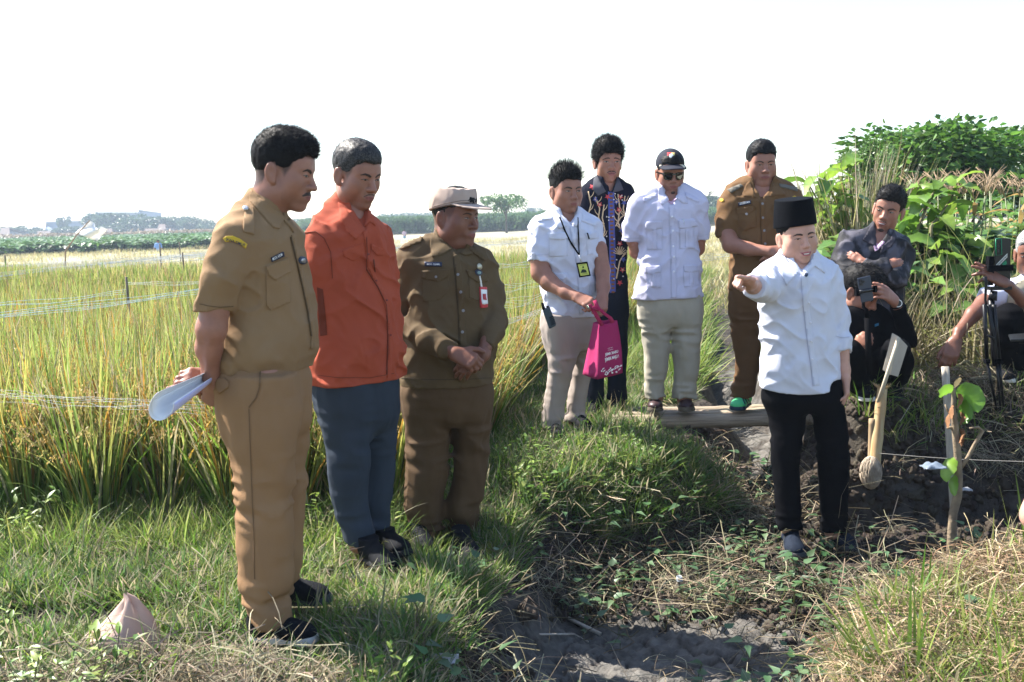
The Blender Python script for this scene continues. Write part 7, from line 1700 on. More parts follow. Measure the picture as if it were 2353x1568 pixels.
# the man standing closest to the lens on the right, of whom only an elbow shows
P12 = person(dict(d=2.6, yaw=-60, seed=12, skin=SK_C, fine=.006, root=V(1.95, 2.6, -.05), hs=.012, ht=.014,
    label='man mostly outside the frame at the right edge, only his bare elbow visible',
    head=dict(at=(2700, 330, 0), s=1.05, yaw=-60, hair='short', ns=400, fat=1.0),
    neck=[(2710, 400, .02, 44), (2715, 500, .02, 48)],
    torso=[(2715, 450, 50), (2715, 480, 100), (2715, 560, 150), (2715, 760, 150), (2715, 1000, 155), (2715, 1080, 160)], q=.7,
    sleeves=[[(2560, 560, .0, 60), (2500, 760, .0, 58), (2470, 900, .0, 55)]],
    arms=[dict(chain=[(2480, 850, .0, 40), (2420, 1060, .0, 38), (2385, 1185, .0, 36), (2470, 1260, -.1, 30), (2560, 1290, -.15, 24)], hand=dict(to=(2600, 1300, -.16), n=(0, -1, 0), side=1))],
    shirt=WH3, pants=NAVY,
    hips=[(2715, 1060, 150), (2715, 1120, 155), (2715, 1200, 150), (2715, 1260, 140)], legs=[[(2650, 1220, .0, 80), (2650, 1500, .0, 62), (2650, 1720, .0, 55)], [(2790, 1220, .0, 80), (2790, 1500, .0, 62), (2790, 1720, .0, 55)]],
    shoes=[dict(heel=(2640, 1750, 2.65), toe=(2600, 1790, 2.45), up=SHB, sole=SOLB)]))
# ------------------------------------------------------------------ things held or worn loosely
PAPER = mat('paper', (.80, .80, .82), rough=.6); PAPB = mat('paper_blue_inside', (.52, .52, .80), rough=.6)
def paper_roll():
    root = empty('document', at(420, 890, 3.12), 'loosely rolled white papers held behind the back of the man at left', 'papers')
    tip = at(382, 942, 2.86); hnd = at(482, 868, 3.12); ax = unit(hnd - tip); L = np.linalg.norm(hnd - tip) * 1.0
    up = unit(np.cross(ax, V(0, 1, 0))); up = up if up[2] > 0 else -up; bk = unit(np.cross(ax, up)); bk = bk if bk[1] > 0 else -bk
    for nm, m, a0, a1, r0, r1, o in (('sheet', PAPER, -2.6, 2.2, .050, .022, 0), ('sheet', PAPB, -2.45, 1.9, .051, .023, .004), ('sheet', PAPER, -2.3, 1.4, .045, .020, .008)):
        vs = []; n = 22; k = 8
        for i in range(k):
            t = i / (k - 1); c = tip + ax * (t * L + o); r = r0 * (1 - t) + r1 * t
            for j in range(n):
                a = a0 + (a1 - a0) * j / (n - 1); rr = r * (1 + .10 * a)
                vs.append(c + up * math.sin(a) * rr * .70 + bk * math.cos(a) * rr * 1.1 + up * .012 * (1 - t))
        f = [[i * n + j, i * n + j + 1, (i + 1) * n + j + 1, (i + 1) * n + j] for i in range(k - 1) for j in range(n - 1)]
        o_ = mobj(nm, vs, f, m, root); s = o_.modifiers.new('thick', 'SOLIDIFY'); s.thickness = .0012
paper_roll()
# watch of the man in orange-red
b = MB(); c = at(715, 836, 4.02); b.tube([c + V(math.cos(t) * .032, math.sin(t) * .032, .006 * math.sin(t)) for t in np.linspace(0, 6.28, 18)], .009, 6); o = b.build('wristwatch', BLK, P2['root'])
# pink tote bag ---------------------------------------------------------
PINK = cloth('pink_nonwoven', (.34, .022, .105), (.30, .018, .09), weave=.5); PINKD = cloth('pink_strap', (.33, .02, .08), (.29, .018, .07))
def bag():
    root = empty('tote_bag', at(1385, 870, 5.6), 'pink tote bag with white lettering held by the young man with the lanyard', 'bag')
    d0, d1 = 5.58, 5.58
    q = {'tl': (1362, 744), 'tr': (1418, 736), 'bl': (1380 - 6, 872), 'br': (1430, 855), 'l_top': (1358, 748), 'l_bot': (1339, 858)}
    # front panel rows (left edge, right edge), back panel offset
    rows = []
    for t in np.linspace(0, 1, 12):
        Lx = np.interp(t, [0, .35, 1], [1377, 1376, 1374]); Ly = np.interp(t, [0, 1], [746, 872]); Rx = np.interp(t, [0, .3, .6, 1], [1417, 1424, 1428, 1430]); Ry = np.interp(t, [0, 1], [737, 856]); rows.append((Lx, Ly, Rx, Ry, t))
    F = []; n = 14; vs = []
    for (Lx, Ly, Rx, Ry, t) in rows:
        A = at(Lx, Ly, 5.50 - .03 * t); B = at(Rx, Ry, 5.56 - .02 * t); D_ = at(np.interp(t, [0, 1], [1364, 1339]), np.interp(t, [0, .9, 1], [741, 850, 861]), 5.62); E_ = D_ + (B - A) * .98
        def seg(a, b, m, bul): return [a + (b - a) * (i / m) + unit(np.cross(b - a, V(0, 0, 1))) * bul * math.sin(math.pi * i / m) * math.sin(math.pi * min(1, t * .8 + .15)) for i in range(m)]
        ring = seg(A, B, n, .012) + seg(B, E_, 5, -.006) + seg(E_, D_, n, .01) + seg(D_, A, 5, -.010)
        ring = [p + V(0, 0, .004 * noise3(p[0] * 30, p[1] * 30, p[2] * 30)) + V(0, 1, 0) * .006 * float(noise3(p[0] * 18, 3, p[2] * 12)) for p in ring]; vs += ring
    m_ = len(ring); f = [[i * m_ + j, i * m_ + (j + 1) % m_, (i + 1) * m_ + (j + 1) % m_, (i + 1) * m_ + j] for i in range(11) for j in range(m_)] + [[11 * m_ + j for j in range(m_)]]
    body = mobj('bag_body', vs, f, PINK, root); s = body.modifiers.new('thick', 'SOLIDIFY'); s.thickness = .002
    bv = BVHTree.FromPolygons([tuple(v) for v in vs], [tuple(x) for x in f])
    for nm, pts in (('strap', [(1384, 748), (1372, 728), (1360, 706), (1355, 700)]), ('strap', [(1409, 742), (1402, 730), (1388, 720), (1380, 712)]), ('strap', [(1366, 690), (1372, 704), (1378, 714), (1370, 712), (1362, 704)])):
        P = [at(x, y, 5.50 - .03 * i / len(pts)) for i, (x, y) in enumerate(pts)]; b = MB(); b.strip(np.array(P), unit(V(1, .2, .3)), .022); o = b.build(nm, PINKD, root); s = o.modifiers.new('thick', 'SOLIDIFY'); s.thickness = .003
    WHT = mat('print_white', (.75, .72, .72), rough=.6)
    for nm, qd, tx in (('lettering', [(1390, 812), (1420, 804), (1421, 812), (1391, 820)], 'JEMR BARU'), ('lettering', [(1389, 823), (1421, 814), (1423, 823), (1391, 833)], 'JEMBR MAJU !'), ('lettering', [(1396, 800), (1408, 797), (1408, 799), (1396, 802)], 'WUJUDKAN'), ('lettering', [(1397, 804), (1409, 801), (1409, 803), (1397, 806)], 'SUKSESKAN')):
        text_on(nm, bv, qd, tx, WHT, body, lift=.004, bold=.03 if 'J' == tx[0] else .0)
    b = MB(); r_ = np.random.default_rng(8)
    for k in range(22):
        x = 1384 + 45 * k / 22 + r_.normal(0, 1); y = 858 - 14 * k / 22 + r_.normal(0, 4); pl = disc(x, y, 1.4 + r_.random() * 1.4, 6) if k % 3 == 0 else band([(x - 2.5, y + 2), (x, y - 1), (x + 3, y - 3)], [1, 2.2, .8])
        v, f_ = piece(bv, pl, camcast, .003, 3., back=.001, maxd=.05)
        if f_: b.add(v, f_)
    b.build('print_pattern', WHT, body)['kind'] = 'stuff'
bag()
b = MB(); c = at(1353, 705, 5.53); b.tube([c + V(math.cos(t) * .010, 0, math.sin(t) * .010) for t in np.linspace(0, 6.28, 12)], .003, 5); b.box(c + V(.0, -.01, -.004), (.012, .008, .012)); b.build('ring', mat('ring_green_silver', (.25, .32, .26), rough=.25, metal=.6), P4['root'])
# walkie talkie
rd = slab('walkie_talkie', [(1246, 712), (1263, 704), (1279, 748), (1262, 757)], 5.66, .028, mat('radio_teal_black', (.035, .055, .07), rough=.45)); tag(rd, 'dark hand radio with stub antenna clipped on the hip of the lanyard man', 'radio')
b = MB(); b.tube([at(1250, 712, 5.67), at(1246, 696, 5.67)], [.009, .008], 8); b.build('antenna', BLK, rd); b = MB(); b.tube([at(1259, 708, 5.67), at(1258, 703, 5.67)], [.008, .008], 8); b.build('knob', BLK, rd)
for k in range(5): slab('grille_slot', [(1262 + k * .9, 730 + k * 4), (1272 + k * 1.2, 725 + k * 4), (1272.5 + k * 1.2, 726.6 + k * 4), (1262.5 + k * .9, 731.6 + k * 4)], 5.657, .002, BLK, rd)

# ------------------------------------------------------------------ tripod with phone
TB = mat('black_metal', (.010, .010, .012), rough=.35, metal=.2)
tr = empty('tripod', at(2290, 940, 5.1800), 'black tripod with its legs nearly closed, standing at the right edge', 'tripod')
def tub(name, pts, r, m, parent, n=8):
    b = MB(); b.tube(np.array(pts), r, n); return b.build(name, m, parent)
tub('column', [at(2278, 690, 5.1800), at(2284, 800, 5.1800), at(2287, 840, 5.1800)], .017, TB, tr)
for (a, bb, c) in (((2262, 700), (2268, 830), (2290, 938)), ((2272, 700), (2290, 830), (2299, 940)), ((2284, 700), (2296, 830), (2306, 934))):
    l = tub('leg', [at(*a, 5.1600), at(*bb, 5.1800)], [.011, .010], TB, tr); tub('lower_leg', [at(*bb, 5.1800), at(*c, 5.2100)], [.008, .006], TB, l); b = MB(); b.box(at(*bb, 5.1700), (.026, .026, .022)); b.build('clamp', BLK, l, smooth=False)
tub('brace', [at(2268, 770, 5.1500), at(2284, 778, 5.1500)], .005, TB, tr); tub('crank_handle', [at(2266, 700, 5.1300), at(2264, 690, 5.1300), at(2266, 650, 5.1400), at(2262, 636, 5.1400)], [.006, .006, .008, .012], TB, tr)
tub('head', [at(2280, 690, 5.1800), at(2284, 668, 5.1800)], [.024, .018], TB, tr); b = MB(); b.box(at(2296, 662, 5.1800), (.11, .05, .018)); b.build('plate', TB, tr, smooth=False)
b = MB(); b.box(at(2274, 622, 5.1800), (.026, .04, .15)); b.build('phone_holder', BLK, tr, smooth=False); b = MB(); b.box(at(2298, 616, 5.1550), (.13, .02, .030)); b.build('holder_jaw', BLK, tr, smooth=False)
ph2 = phone('smartphone', [(2286, 546), (2323, 548), (2322, 668), (2286, 664)], 5.1800, mat('phone_black', (.012, .013, .014), rough=.3), 'black phone with white printed stripes and a green camera rim mounted on the tripod', [(.16, .09, .007), (.16, .17, .007), (.16, .25, .007)])
CRW = mat('print_cream', (.62, .62, .55), rough=.5); GRN = mat('print_green', (.01, .22, .10), rough=.4)
def onpl(name, quad, m, par, d=5.1770, dd=.002): return slab(name, quad, d, dd, m, par)
onpl('printed_stripe', [(2289, 608), (2315, 582), (2315, 591), (2290, 617)], CRW, ph2); onpl('printed_stripe', [(2290, 656), (2312, 637), (2314, 643), (2292, 664)], CRW, ph2)
onpl('printed_logo', [(2303, 606), (2312, 598), (2314, 606), (2306, 613)], GRN, ph2)
rim = [at(2288, 549, 5.1760), at(2301, 549, 5.1760), at(2302, 585, 5.1760), at(2289, 587, 5.1760), at(2288, 549, 5.1760)]; tub('camera_rim', rim, .0022, GRN, ph2, 5)
def flattext(name, quad, s, d, m, par, bold=.01):
    n = unit(_fw); pl = [at(q[0], q[1], d) for q in quad]
    bv = BVHTree.FromPolygons([tuple(at(x, y, d)) for x, y in ((1900, 300), (2700, 300), (2700, 1200), (1900, 1200))], [(0, 1, 2, 3)]); return text_on(name, bv, quad, s, m, par, lift=.0, bold=bold)
flattext('stripe_text', [(2291, 608.5), (2314, 585.5), (2314, 589.5), (2292, 612.5)], 'STARBUCKS', 5.1755, BLK, ph2, .02); flattext('stripe_text', [(2294, 653.5), (2312, 638.5), (2313, 642), (2295, 657.5)], 'STARBUCKS', 5.1755, BLK, ph2, .02)
ph3 = slab('smartphone', [(2317, 768), (2370, 764), (2372, 778), (2322, 780)], [5.0300, 5.0300, 4.8800, 4.8800], .012, mat('phone_black', (0, 0, 0))); tag(ph3, 'dark phone held flat in front of the black knee at right edge', 'phone')
# hand holding it belongs to a person outside the frame: built as the visitor at the edge (P12 group)

# ------------------------------------------------------------------ bamboo bridge
BAM = mat('bamboo_weathered', (.36, .29, .21), rough=.7, col2=(.22, .17, .12), nscale=14, bump=.4, bscale=60, stretch=(.3, 6, 6)); BAMY = mat('bamboo_tan', (.34, .20, .09), rough=.55, col2=(.42, .33, .18), nscale=8, stretch=(6, 6, .4))
def culm(name, A, B, r, parent, nodes=5, m=BAM, lab=None):
    A = np.asarray(A, float); B = np.asarray(B, float); pts = []; rs = []
    for k in range(nodes * 4 + 1):
        t = k / (nodes * 4); pts.append(A + (B - A) * t + V(0, 0, -.012 * math.sin(math.pi * t))); rs.append(r * (1.10 if k % 4 == 0 else 1.0))
    b = MB(); b.tube(np.array(pts), np.array(rs), 12); return b.build(name, m, parent)
bz = .062; br = empty('bamboo_bridge', (1.3, 6.3, bz - .05), 'footbridge of thick weathered bamboo poles laid across the ditch', 'bridge')
for k, (dy, r, dz) in enumerate([(0, .044, 0), (.095, .042, .004), (.185, .042, -.004), (.27, .040, .002)]): culm('bamboo_pole', V(.62 + .04 * k, 6.20 + dy, bz + dz), V(2.10 - .03 * k, 6.14 + dy, bz + dz + .01), r, br, 6)
for x in (1.02, 1.72): culm('crossbar', V(x, 6.12, bz - .085), V(x + .03, 6.56, bz - .085), .028, br, 2)

# ------------------------------------------------------------------ stakes, twine, string, sapling
def stake(name, A, B, r0, r1, m, label, cat='stake', group=None, n=10, nodes=0):
    root = MB(); t = np.linspace(0, 1, 9); P = np.asarray(A)[None] * (1 - t)[:, None] + np.asarray(B)[None] * t[:, None]; rr = r0 + (r1 - r0) * t
    if nodes: rr = rr * (1 + .10 * (np.arange(9) % 3 == 0))
    root.tube(P, rr, n); o = root.build(name, m, None, origin=A); return tag(o, label, cat, group)
B1 = stake('bamboo_stake', at(2009, 1075, 5.090), at(2028, 890, 5.160), .030, .026, BAMY, 'thick tan bamboo stake with a splintered top and the signboard stuck in it', nodes=1)
b = MB(); r_ = np.random.default_rng(4)
for k in range(26): a = r_.random() * 6.28; c = at(2028, 891, 5.160) + V(math.cos(a), math.sin(a), 0) * .024; b.tube([c, c + V(math.cos(a) * .03 * r_.random(), math.sin(a) * .02, .010 + .015 * r_.random())], [.003, .001], 4)
b.build('splinters', BAMY, B1)['kind'] = 'stuff'
stake('wooden_stake', at(2002, 1070, 5.120), at(2004, 962, 5.140), .020, .018, mat('stake_wood', (.34, .24, .14), rough=.8, col2=(.24, .17, .10), nscale=20, stretch=(4, 4, .5)), 'short brown wooden stake just left of the thick bamboo stake', n=6)
sg = empty('signboard', at(2028, 900, 5.140), 'two pale cardboard panels on a thin slanted stick stuck into the bamboo stake', 'sign'); CARD = mat('cardboard_grey', (.42, .38, .32), rough=.9, col2=(.36, .32, .27), nscale=8)
slab('panel', [(2050, 765), (2066, 774), (2046, 862), (2028, 850)], [5.140, 5.120, 5.120, 5.140], .006, CARD, sg); slab('panel', [(2066, 774), (2086, 795), (2064, 866), (2047, 861)], [5.120, 5.140, 5.140, 5.120], .006, CARD, sg)
st_ = MB(); st_.tube([at(2018, 925, 5.140), at(2038, 862, 5.105), at(2065, 775, 5.100)], [.011, .010, .009], 6); st_.build('stick', mat('stick_pale', (.46, .40, .30), rough=.8), sg)
TW = mat('jute_twine', (.40, .33, .25), rough=.95, col2=(.26, .21, .16), nscale=40)
tb = empty('twine_ball', at(2001, 1090, 5.020), 'ball of jute twine hanging at the foot of the bamboo stake', 'twine'); c0 = at(2001, 1086, 5.020); rx, rz_ = 24 * mpd(5.020), 38 * mpd(5.020)
b = MB(); F = Field(c0 - .12, c0 + .12, .006); F.add(ell(c0, (rx * .86, rx * .8, rz_ * .9))); p, f = F.mesh(); core = mobj('core', p, f, TW, tb)
for k in range(34):
    r_ = np.random.default_rng(900 + k); Q = rotz(r_.random() * 6) @ rotx(r_.normal(0, .5)) @ roty(r_.normal(0, .5)); t = np.linspace(0, 2 * math.pi, 18)
    R = 1 + .03 * r_.random(); P = np.stack([np.cos(t) * .5 * (r_.random() * .9 + .1) * 1.0, np.sin(t) * .0 + .0, np.sin(t)], 1); P = np.stack([np.cos(t) * math.cos(k), np.cos(t) * math.sin(k), np.sin(t)], 1) @ rotx(r_.normal(0, .35)).T; P = P / np.linalg.norm(P, axis=1)[:, None] * R
    b.tube(c0 + P * V(rx, rx, rz_), .0028, 4)
b.build('twine_strands', TW, tb)['kind'] = 'stuff'
zs = MB(); A = at(2004, 1040, 5.090); B_ = at(2420, 1062, 4.7); zs.tube([A + (B_ - A) * t - V(0, 0, .01 * math.sin(math.pi * t)) for t in np.linspace(0, 1, 12)], .0015, 5); tag(zs.build('marking_string', mat('string_white', (.32, .30, .27), rough=.8), None, origin=A), 'thin pale string stretched from the bamboo stake to the right edge', 'string')
# sapling: stem, twigs and every leaf
sp = empty('sapling', at(2188, 1305, 4.35), 'freshly planted sapling with a few bright green leaves in front of the trench', 'sapling'); BRK2 = mat('sapling_bark', (.26, .20, .13), rough=.8, col2=(.17, .13, .09), nscale=20, bump=.4, bscale=80)
sd = 4.35; tub('stem', [at(x, y, sd) for x, y in ((2184, 1320), (2186, 1240), (2190, 1180), (2200, 1140), (2203, 1100), (2200, 1040), (2195, 985), (2190, 930), (2192, 890))], np.array([15, 14, 13, 14, 12, 11.5, 11, 6.5, 5]) * mpd(sd) * .76, BRK2, sp, 10)
tub('branch', [at(x, y, sd) for x, y in ((2206, 1075), (2222, 1055), (2240, 1020), (2258, 990), (2248, 982), (2228, 984))], np.array([6, 5, 4.5, 4.5, 4, 2.5]) * mpd(sd), BRK2, sp); tub('branch', [at(x, y, sd) for x, y in ((2192, 1085), (2178, 1078), (2170, 1074))], np.array([4, 3.5, 3]) * mpd(sd), BRK2, sp)
tub('twig', [at(x, y, sd) for x, y in ((2194, 990), (2184, 982), (2176, 984))], np.array([4, 3.5, 3]) * mpd(sd), BRK2, sp); tub('twig', [at(x, y, sd) for x, y in ((2190, 960), (2178, 945), (2172, 930))], np.array([3, 2.5, 2]) * mpd(sd), BRK2, sp)
LFG = leafm('sapling_leaf', .5, .35, .5, ns=10); DRY = leafm('dry_leaf', .15, .8, .2, ns=14)
def bigleaf(pts, W, col, m, par, d=sd, side=None, fold=.35, wav=.02, name='leaf', lab=None):
    P = np.array([at(x, y, d - .02 * i) for i, (x, y) in enumerate(pts)]); t0 = np.linspace(0, 1, len(P)); k = 11; t = np.linspace(0, 1, k); mid = np.stack([np.interp(t, t0, P[:, j]) for j in range(3)], 1)
    w = np.interp(t, [0, .12, .45, .8, 1], [.03, .35, .5, .32, .02]) * W; tg = np.gradient(mid, axis=0); s = np.array([unit(np.cross(q, side if side is not None else V(0, 1, .3))) for q in tg]); n = np.array([unit(np.cross(a_, b_)) for a_, b_ in zip(s, tg)])
    wv = (wav * W * np.sin(t * 26))[:, None] * n * 3; l = mid - s * w[:, None] + n * (fold * w)[:, None] + wv; r = mid + s * w[:, None] + n * (fold * w)[:, None] - wv
    mb = MB(); f = []
    for j in range(k - 1): f += [[j, j + k, j + k + 1, j + 1], [j + k, j + 2 * k, j + 2 * k + 1, j + k + 1]]
    C = np.repeat(np.array(col)[None], 3 * k, 0); C[k:2 * k] *= 1.25; mb.add(np.concatenate([l, mid, r]), f, C); o = mb.build(name, m, par, color=True)
    if lab: o['label'] = lab
    return o
bigleaf([(2196, 898), (2222, 905), (2240, 925), (2248, 948)], .115, (.16, .32, .04), LFG, sp, side=V(.6, 1, .2)); bigleaf([(2194, 896), (2180, 897), (2166, 902), (2158, 912)], .06, (.16, .32, .04), LFG, sp)
bigleaf([(2200, 920), (2214, 935), (2220, 960), (2214, 975)], .07, (.12, .26, .03), LFG, sp, side=V(1, .6, 0)); bigleaf([(2196, 1050), (2180, 1066), (2172, 1090), (2176, 1108)], .075, (.22, .38, .05), LFG, sp, side=V(1, .8, 0)); bigleaf([(2194, 1090), (2188, 1108), (2190, 1126), (2194, 1140)], .05, (.20, .36, .05), LFG, sp, side=V(1, .8, 0))
for i, (x, y) in enumerate([(2200, 905), (2188, 930), (2206, 945), (2180, 950), (2205, 985), (2212, 992)]): bigleaf([(x, y), (x + (-1) ** i * 6, y + 10), (x + (-1) ** i * 3, y + 24), (x - 2, y + 34)], .035, (.20, .10, .05), DRY, sp, side=V(1, .4, 0), name='withered_leaf')
bigleaf([(2196, 890), (2200, 882), (2204, 874), (2206, 868)], .03, (.40, .33, .20), DRY, sp, name='bud')
stake('support_stake', at(2196, 1295, 4.45), at(2172, 842, 4.62), .012, .019, mat('stake_grey', (.36, .32, .26), rough=.85, col2=(.25, .22, .18), nscale=14, stretch=(5, 5, .4)), 'tall pale split-bamboo stake standing right behind the sapling', n=6)

# ------------------------------------------------------------------ field stakes, netting, flag
SW2 = mat('stake_weathered', (.20, .16, .12), rough=.9, col2=(.12, .10, .08), nscale=20)
for X0, Y0, X1, Y1, d, w, lb in [(290, 636, 299, 720, 9.0, 6, 'thick short stake in the rice left of the khaki man, nearest of the field stakes'), (419, 580, 427, 640, 13.5, 4, 'slim stake in the rice just left of the khaki sleeve'), (367, 560, 368, 590, 23, 3.4, 'small stake far off right below the tiny blue figure'), (412, 556, 414, 580, 24, 2.6, 'thin far stake right of the tiny blue figure'), (11, 586, 13, 612, 17, 4, 'small dark stake at the far left edge of the rice'), (1031, 566, 1033, 600, 16, 2.6, 'thin stake in the rice behind the neck of the capped man'), (735, 546, 736, 585, 24, 2.4, 'thin stake in the field seen between the khaki and orange-red men')]:
    b_ = at(X1, Y1, d); b_[2] = 0; stake('field_stake', b_, at(X0, Y0, d), w * mpd(d) * .5, w * mpd(d) * .5, SW2, lb, n=6, group='stakes holding the bird netting')
NET = mat('net_thread', (.50, .54, .57), rough=.5, transl=.3); NETB = mat('net_cord_blue', (.42, .58, .70), rough=.5)
def net(p, q, zz, n, sp, m, label, sag=.03, r=.0022, seed=1, dep=None):
    r_ = np.random.default_rng(seed); A0 = onz(*p, zz); B0 = onz(*q, zz); root = empty('bird_net', (A0 + B0) / 2, label, 'net', 'bird netting strung over the rice'); ph = r_.random() * 9
    n = int(n * 1.8); sp = sp / 1.8; r = r * .5; sag = sag * .45
    for i in range(n):
        a = A0 + V(r_.normal(0, .01), 0, -sp * i + r_.normal(0, sp * .5)); b_ = B0 + V(0, 0, -sp * i + r_.normal(0, sp * .5)); s = sag * (.6 + .8 * r_.random()); mb = MB()
        mb.tube([a + (b_ - a) * t - V(0, 0, s * (math.sin(math.pi * t) ** 2 + .5 * math.sin(ph + i + 9 * t))) + V(0, .02 * r_.normal(), 0) for t in np.linspace(0, 1, 13)], r * np.linalg.norm(a[:2]) / 9 if True else r, 4); mb.build('cord', m, root)
net((-40, 632), (520, 572), .85, 6, .018, NET, 'white netting cords in the far left rice, upper band', r=.0030, seed=1)
net((-40, 612), (700, 566), .85, 5, .03, NET, 'whitish netting band lying farthest in the left rice', r=.0028, seed=2)
net((-40, 722), (480, 660), .80, 3, .02, NETB, 'blue edged netting cord crossing the left rice at stake height', r=.0030, seed=3)
net((-40, 702), (290, 668), .80, 2, .02, NETB, 'second blue cord just above the first one in the left rice', r=.0026, seed=4)
net((295, 648), (480, 646), .80, 2, .02, NET, 'short white cord from the thick stake to the khaki sleeve', r=.0024, seed=5)
net((-40, 893), (470, 925), .78, 4, .010, NET, 'bundle of white threads lying on the front rice behind the papers', r=.0018, seed=6, sag=.015)
net((890, 566), (1260, 548), .85, 4, .03, NET, 'pale netting far behind the capped man', r=.003, seed=7)
net((1120, 605), (1230, 598), .85, 3, .03, NET, 'white netting cord right of the capped man, upper', r=.0026, seed=8)
net((1120, 655), (1240, 640), .85, 3, .03, NET, 'white netting cord right of the capped man, middle', r=.0024, seed=9)
net((1128, 745), (1262, 702), .80, 3, .012, NET, 'thick white netting cord reaching the hip radio', r=.0028, seed=10, sag=.01)
net((1150, 690), (1250, 672), .82, 3, .03, NET, 'white netting cord right of the capped man, lower', r=.0022, seed=11)
net((1600, 586), (1700, 580), .8, 3, .03, NET, 'pale netting between the men on the bridge', r=.0024, seed=12)
fl = empty('flag', at(148, 600, 26), 'torn white cloth flag on a leaning stick above the left rice', 'flag'); dF = 26
tub('pole', [V(at(146, 600, dF)[0], dF, 0), at(150, 578, dF), at(176, 540, dF), at(206, 507, dF)], np.array([.022, .020, .018, .014]), mat('pole_wood', (.25, .17, .11), rough=.8), fl)
nx_, ny_ = 12, 8; vs = []
for i in range(nx_):
    for j in range(ny_):
        u, v = i / (nx_ - 1), j / (ny_ - 1); A = V(206, 507) * (1 - v) + V(173, 535) * v; B_ = V(247, 527) * (1 - v) + V(224, 554) * v; p = A * (1 - u) + B_ * u
        if v < .35 and .30 < u < .62: p = p + V(-2, 8) * (.35 - v) / .35
        vs.append(at(p[0], p[1], dF + .12 * math.sin(u * 7 + v * 2)))
mm_ = mobj('cloth', vs, [[i * ny_ + j, (i + 1) * ny_ + j, (i + 1) * ny_ + j + 1, i * ny_ + j + 1] for i in range(nx_ - 1) for j in range(ny_ - 1)], mat('flag_cloth', (.85, .85, .85), rough=.8, transl=.3), fl); s = mm_.modifiers.new('thick', 'SOLIDIFY'); s.thickness = .004

# ------------------------------------------------------------------ litter
def crumple(name, c, size, seed, m, label, cat, rot=0, amp=.35, n=12):
    r_ = np.random.default_rng(seed); vs = []
    for i in range(n):
        for j in range(n):
            u, v = i / (n - 1) - .5, j / (n - 1) - .5; P = V(u * size[0], v * size[1], 0) @ rotz(rot).T
            h = size[2] * (.5 + .5 * float(noise3(u * 4 + seed, v * 4, seed * 1.3))) * (1 - (2 * u) ** 4) * (1 - (2 * v) ** 4) + size[2] * amp * float(noise3(u * 9, v * 9 + seed, 2)); vs.append(c + P + V(0, 0, h))
    o = mobj(name, vs, [[i * n + j, (i + 1) * n + j, (i + 1) * n + j + 1, i * n + j + 1] for i in range(n - 1) for j in range(n - 1)], m, None, origin=c); s = o.modifiers.new('thick', 'SOLIDIFY'); s.thickness = .002; return tag(o, label, cat)
def g3(X, Y, z0=0.):
    p = onz(X, Y, z0)
    for _ in range(6): p = onz(X, Y, float(gzz(p[0], p[1])[0]))
    return p
# pinkish sack: a drooping cone of cloth
c = g3(300, 1490); vs = []; n = 22; k = 14
for i in range(k):
    t = i / (k - 1); px = np.interp(t, [0, .5, .85, 1], [205, 262, 284, 288]); py = np.interp(t, [0, .5, .85, 1], [1530, 1462, 1400, 1383]); R = np.interp(t, [0, .35, .6, .85, 1], [.12, .130, .085, .034, .006]); q = at(px + 42 * (1 - t) ** .5 * 1.0, py - 8, c[1] - .04)
    for j in range(n):
        a = 2 * math.pi * j / n; rr = R * (1 + .10 * math.sin(5 * a + 4 * t) + .07 * math.sin(9 * a + 7 * t) + .06 * math.sin(2 * a + 11 * t)); vs.append(q + V(math.cos(a) * rr, math.sin(a) * rr * .5, .02 * math.sin(3 * a)))
o = mobj('sack', vs, [[i * n + j, i * n + (j + 1) % n, (i + 1) * n + (j + 1) % n, (i + 1) * n + j] for i in range(k - 1) for j in range(n)], mat('sack_cloth', (.56, .40, .33), rough=.85, transl=.25, col2=(.50, .37, .32), nscale=10), None, origin=c); tag(o, 'pale pink cloth sack with a twisted top lying in the grass at lower left', 'sack')
c = g3(1566, 1372); bt = empty('bottle', c, 'dirty plastic bottle sticking neck-up out of the ditch mud', 'bottle'); MUDB = mat('muddy_plastic', (.13, .11, .085), rough=.45, col2=(.20, .18, .14), nscale=14); ax = unit(V(-.12, -.15, 1))
tub('bottle_body', [c - ax * .03, c + ax * .02, c + ax * .055, c + ax * .075, c + ax * .085], np.array([.033, .034, .030, .016, .0135]), MUDB, bt, 16)
b = MB(); P = [c + ax * .085, c + ax * .108]; b.tube(P, .0135, 16, caps=False); o = b.build('neck', mat('bottle_neck', (.45, .48, .50), rough=.3), bt); s = o.modifiers.new('thick', 'SOLIDIFY'); s.thickness = .002; tub('neck_ring', [c + ax * .088, c + ax * .092], .0165, mat('bottle_neck', (0, 0, 0)), bt, 16)
crumple('plastic_scrap', g3(2138, 1080) + V(0, -.03, .02), (.09, .07, .02), 3, mat('plastic_silver', (.14, .17, .21), rough=.25), 'silvery torn plastic scrap lying below the trench string', 'litter')
crumple('plastic_scrap', g3(2215, 1130) + V(0, -.02, .015), (.05, .04, .015), 4, mat('plastic_white', (.30, .30, .31), rough=.4), 'small white plastic scrap right of the sapling stem', 'litter')
crumple('plastic_scrap', g3(2150, 1490) + V(0, 0, .03), (.12, .09, .02), 5, mat('plastic_white', (0, 0, 0)), 'crumpled clear plastic in the dry grass of the near right bank', 'litter')
crumple('plastic_scrap', g3(1000, 1530) + V(0, 0, .02), (.15, .07, .02), 6, mat('plastic_white', (0, 0, 0)), 'pale torn plastic at the bottom edge near the front shoe', 'litter')
crumple('plastic_scrap', g3(1340, 1420) + V(0, 0, .01), (.05, .05, .015), 7, mat('plastic_white', (0, 0, 0)), 'tiny clear plastic scrap on the dark mud', 'litter')
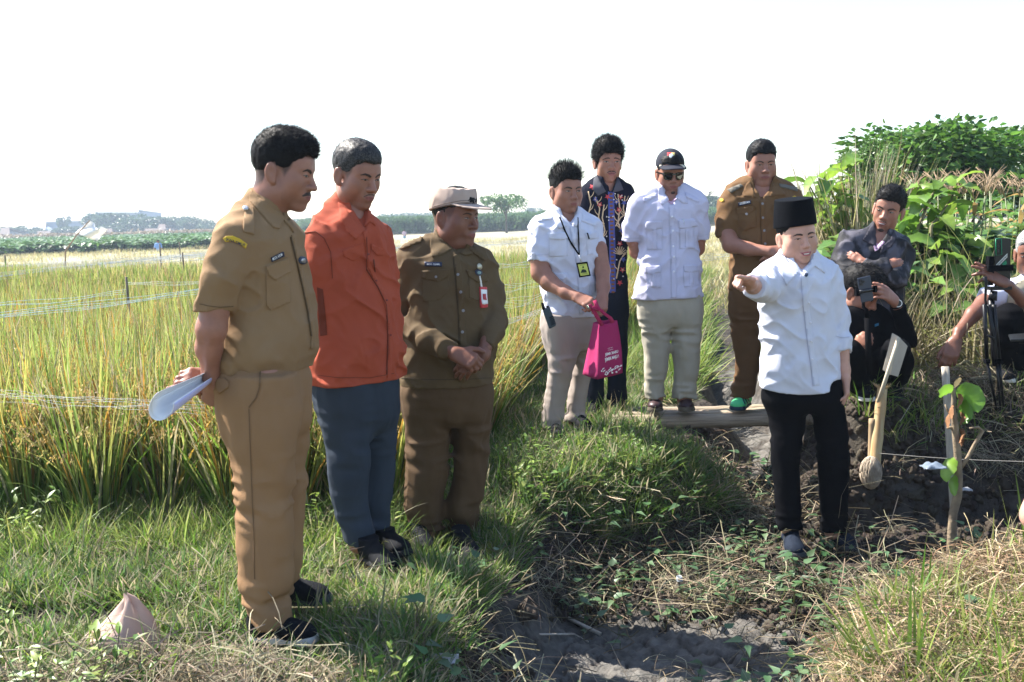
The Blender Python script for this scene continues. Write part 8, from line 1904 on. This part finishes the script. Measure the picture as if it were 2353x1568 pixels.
def stick(pts, r, m, label, cat='stick'):
    P = np.array([g3(x, y) + V(0, 0, h) for x, y, h in pts]); b = MB(); b.tube(P, np.array(r) if not np.isscalar(r) else r, 7); return tag(b.build('stick', m, None, origin=P[0]), label, cat)
PST = mat('stick_bleached', (.42, .38, .32), rough=.85, col2=(.30, .26, .21), nscale=20)
stick([(1305, 1430, .02), (1380, 1462, .01)], .009, PST, 'short pale stick end lying on the cracked mud'); stick([(1240, 1462, .008), (1320, 1462, .010), (1352, 1478, .006)], .004, PST, 'thin pale stem on the lit cracked mud')
o = stick([(930, 1030, .45), (1018, 1180, .02)], .009, PST, 'pale stick leaning between the legs of the capped man')
c = g3(1215, 1420); ro = MB(); rr = np.random.default_rng(6)
for k in range(9): a = rr.random() * 6.28; ro.tube([c + V(0, 0, .09), c + V(math.cos(a) * .04, math.sin(a) * .03, .05), c + V(math.cos(a) * .055, math.sin(a) * .05, -.01)], [.005, .004, .002], 5)
o = mobj('stump', *(lambda mm: (np.array([v.co for v in mm.vertices]) * .045 + c + V(0, 0, .03), [list(p.vertices) for p in mm.polygons]))(cl[1]), mat('root_brown', (.10, .075, .055), rough=.95, col2=(.06, .045, .035), nscale=30), None, origin=c); tag(o, 'small rooted clump of mud standing on the ditch floor', 'root clump'); ro.build('roots', mat('root_brown', (0, 0, 0)), o)['kind'] = 'stuff'
# a few single climbing stems and cut grass blades that stand out
for i, pts in enumerate([[(1095, 1075, .05), (1330, 1020, .10), (1420, 975, .20)], [(1395, 1055, .04), (1520, 1040, .10), (1585, 985, .22)], [(1730, 1150, .03), (1760, 1080, .2), (1775, 1010, .32)]]):
    P = np.array([g3(x, y + 40) + V(0, 0, h) for x, y, h in pts]); d_ = P[:, 1].mean(); P = np.array([at(x, y, d_) for x, y, h in pts]); t = np.linspace(0, 1, 9); Q = np.stack([np.interp(t, [0, .5, 1], P[:, j]) for j in range(3)], 1); b = MB(); r_ = np.random.default_rng(i); b.tube(Q, np.linspace(.004, .002, 9), 5, (.22, .27, .10))
    for k in range(1, 9): leafshape(b, r_, Q[k], V(r_.normal(.4, .4), r_.normal(-.2, .3), r_.normal(.2, .6)), V(0, 0, 1), .10, .012, jit((.18, .28, .07), r_), 'lance', seg=3)
    tag(b.build('grass_runner', M_LEAF, None, origin=Q[0], color=True), ['long grass runner arching over the left part of the mound face', 'long grass runner rising to a point below the bamboo bridge', 'upright grass stem just left of the black trousers'][i], 'grass stem')
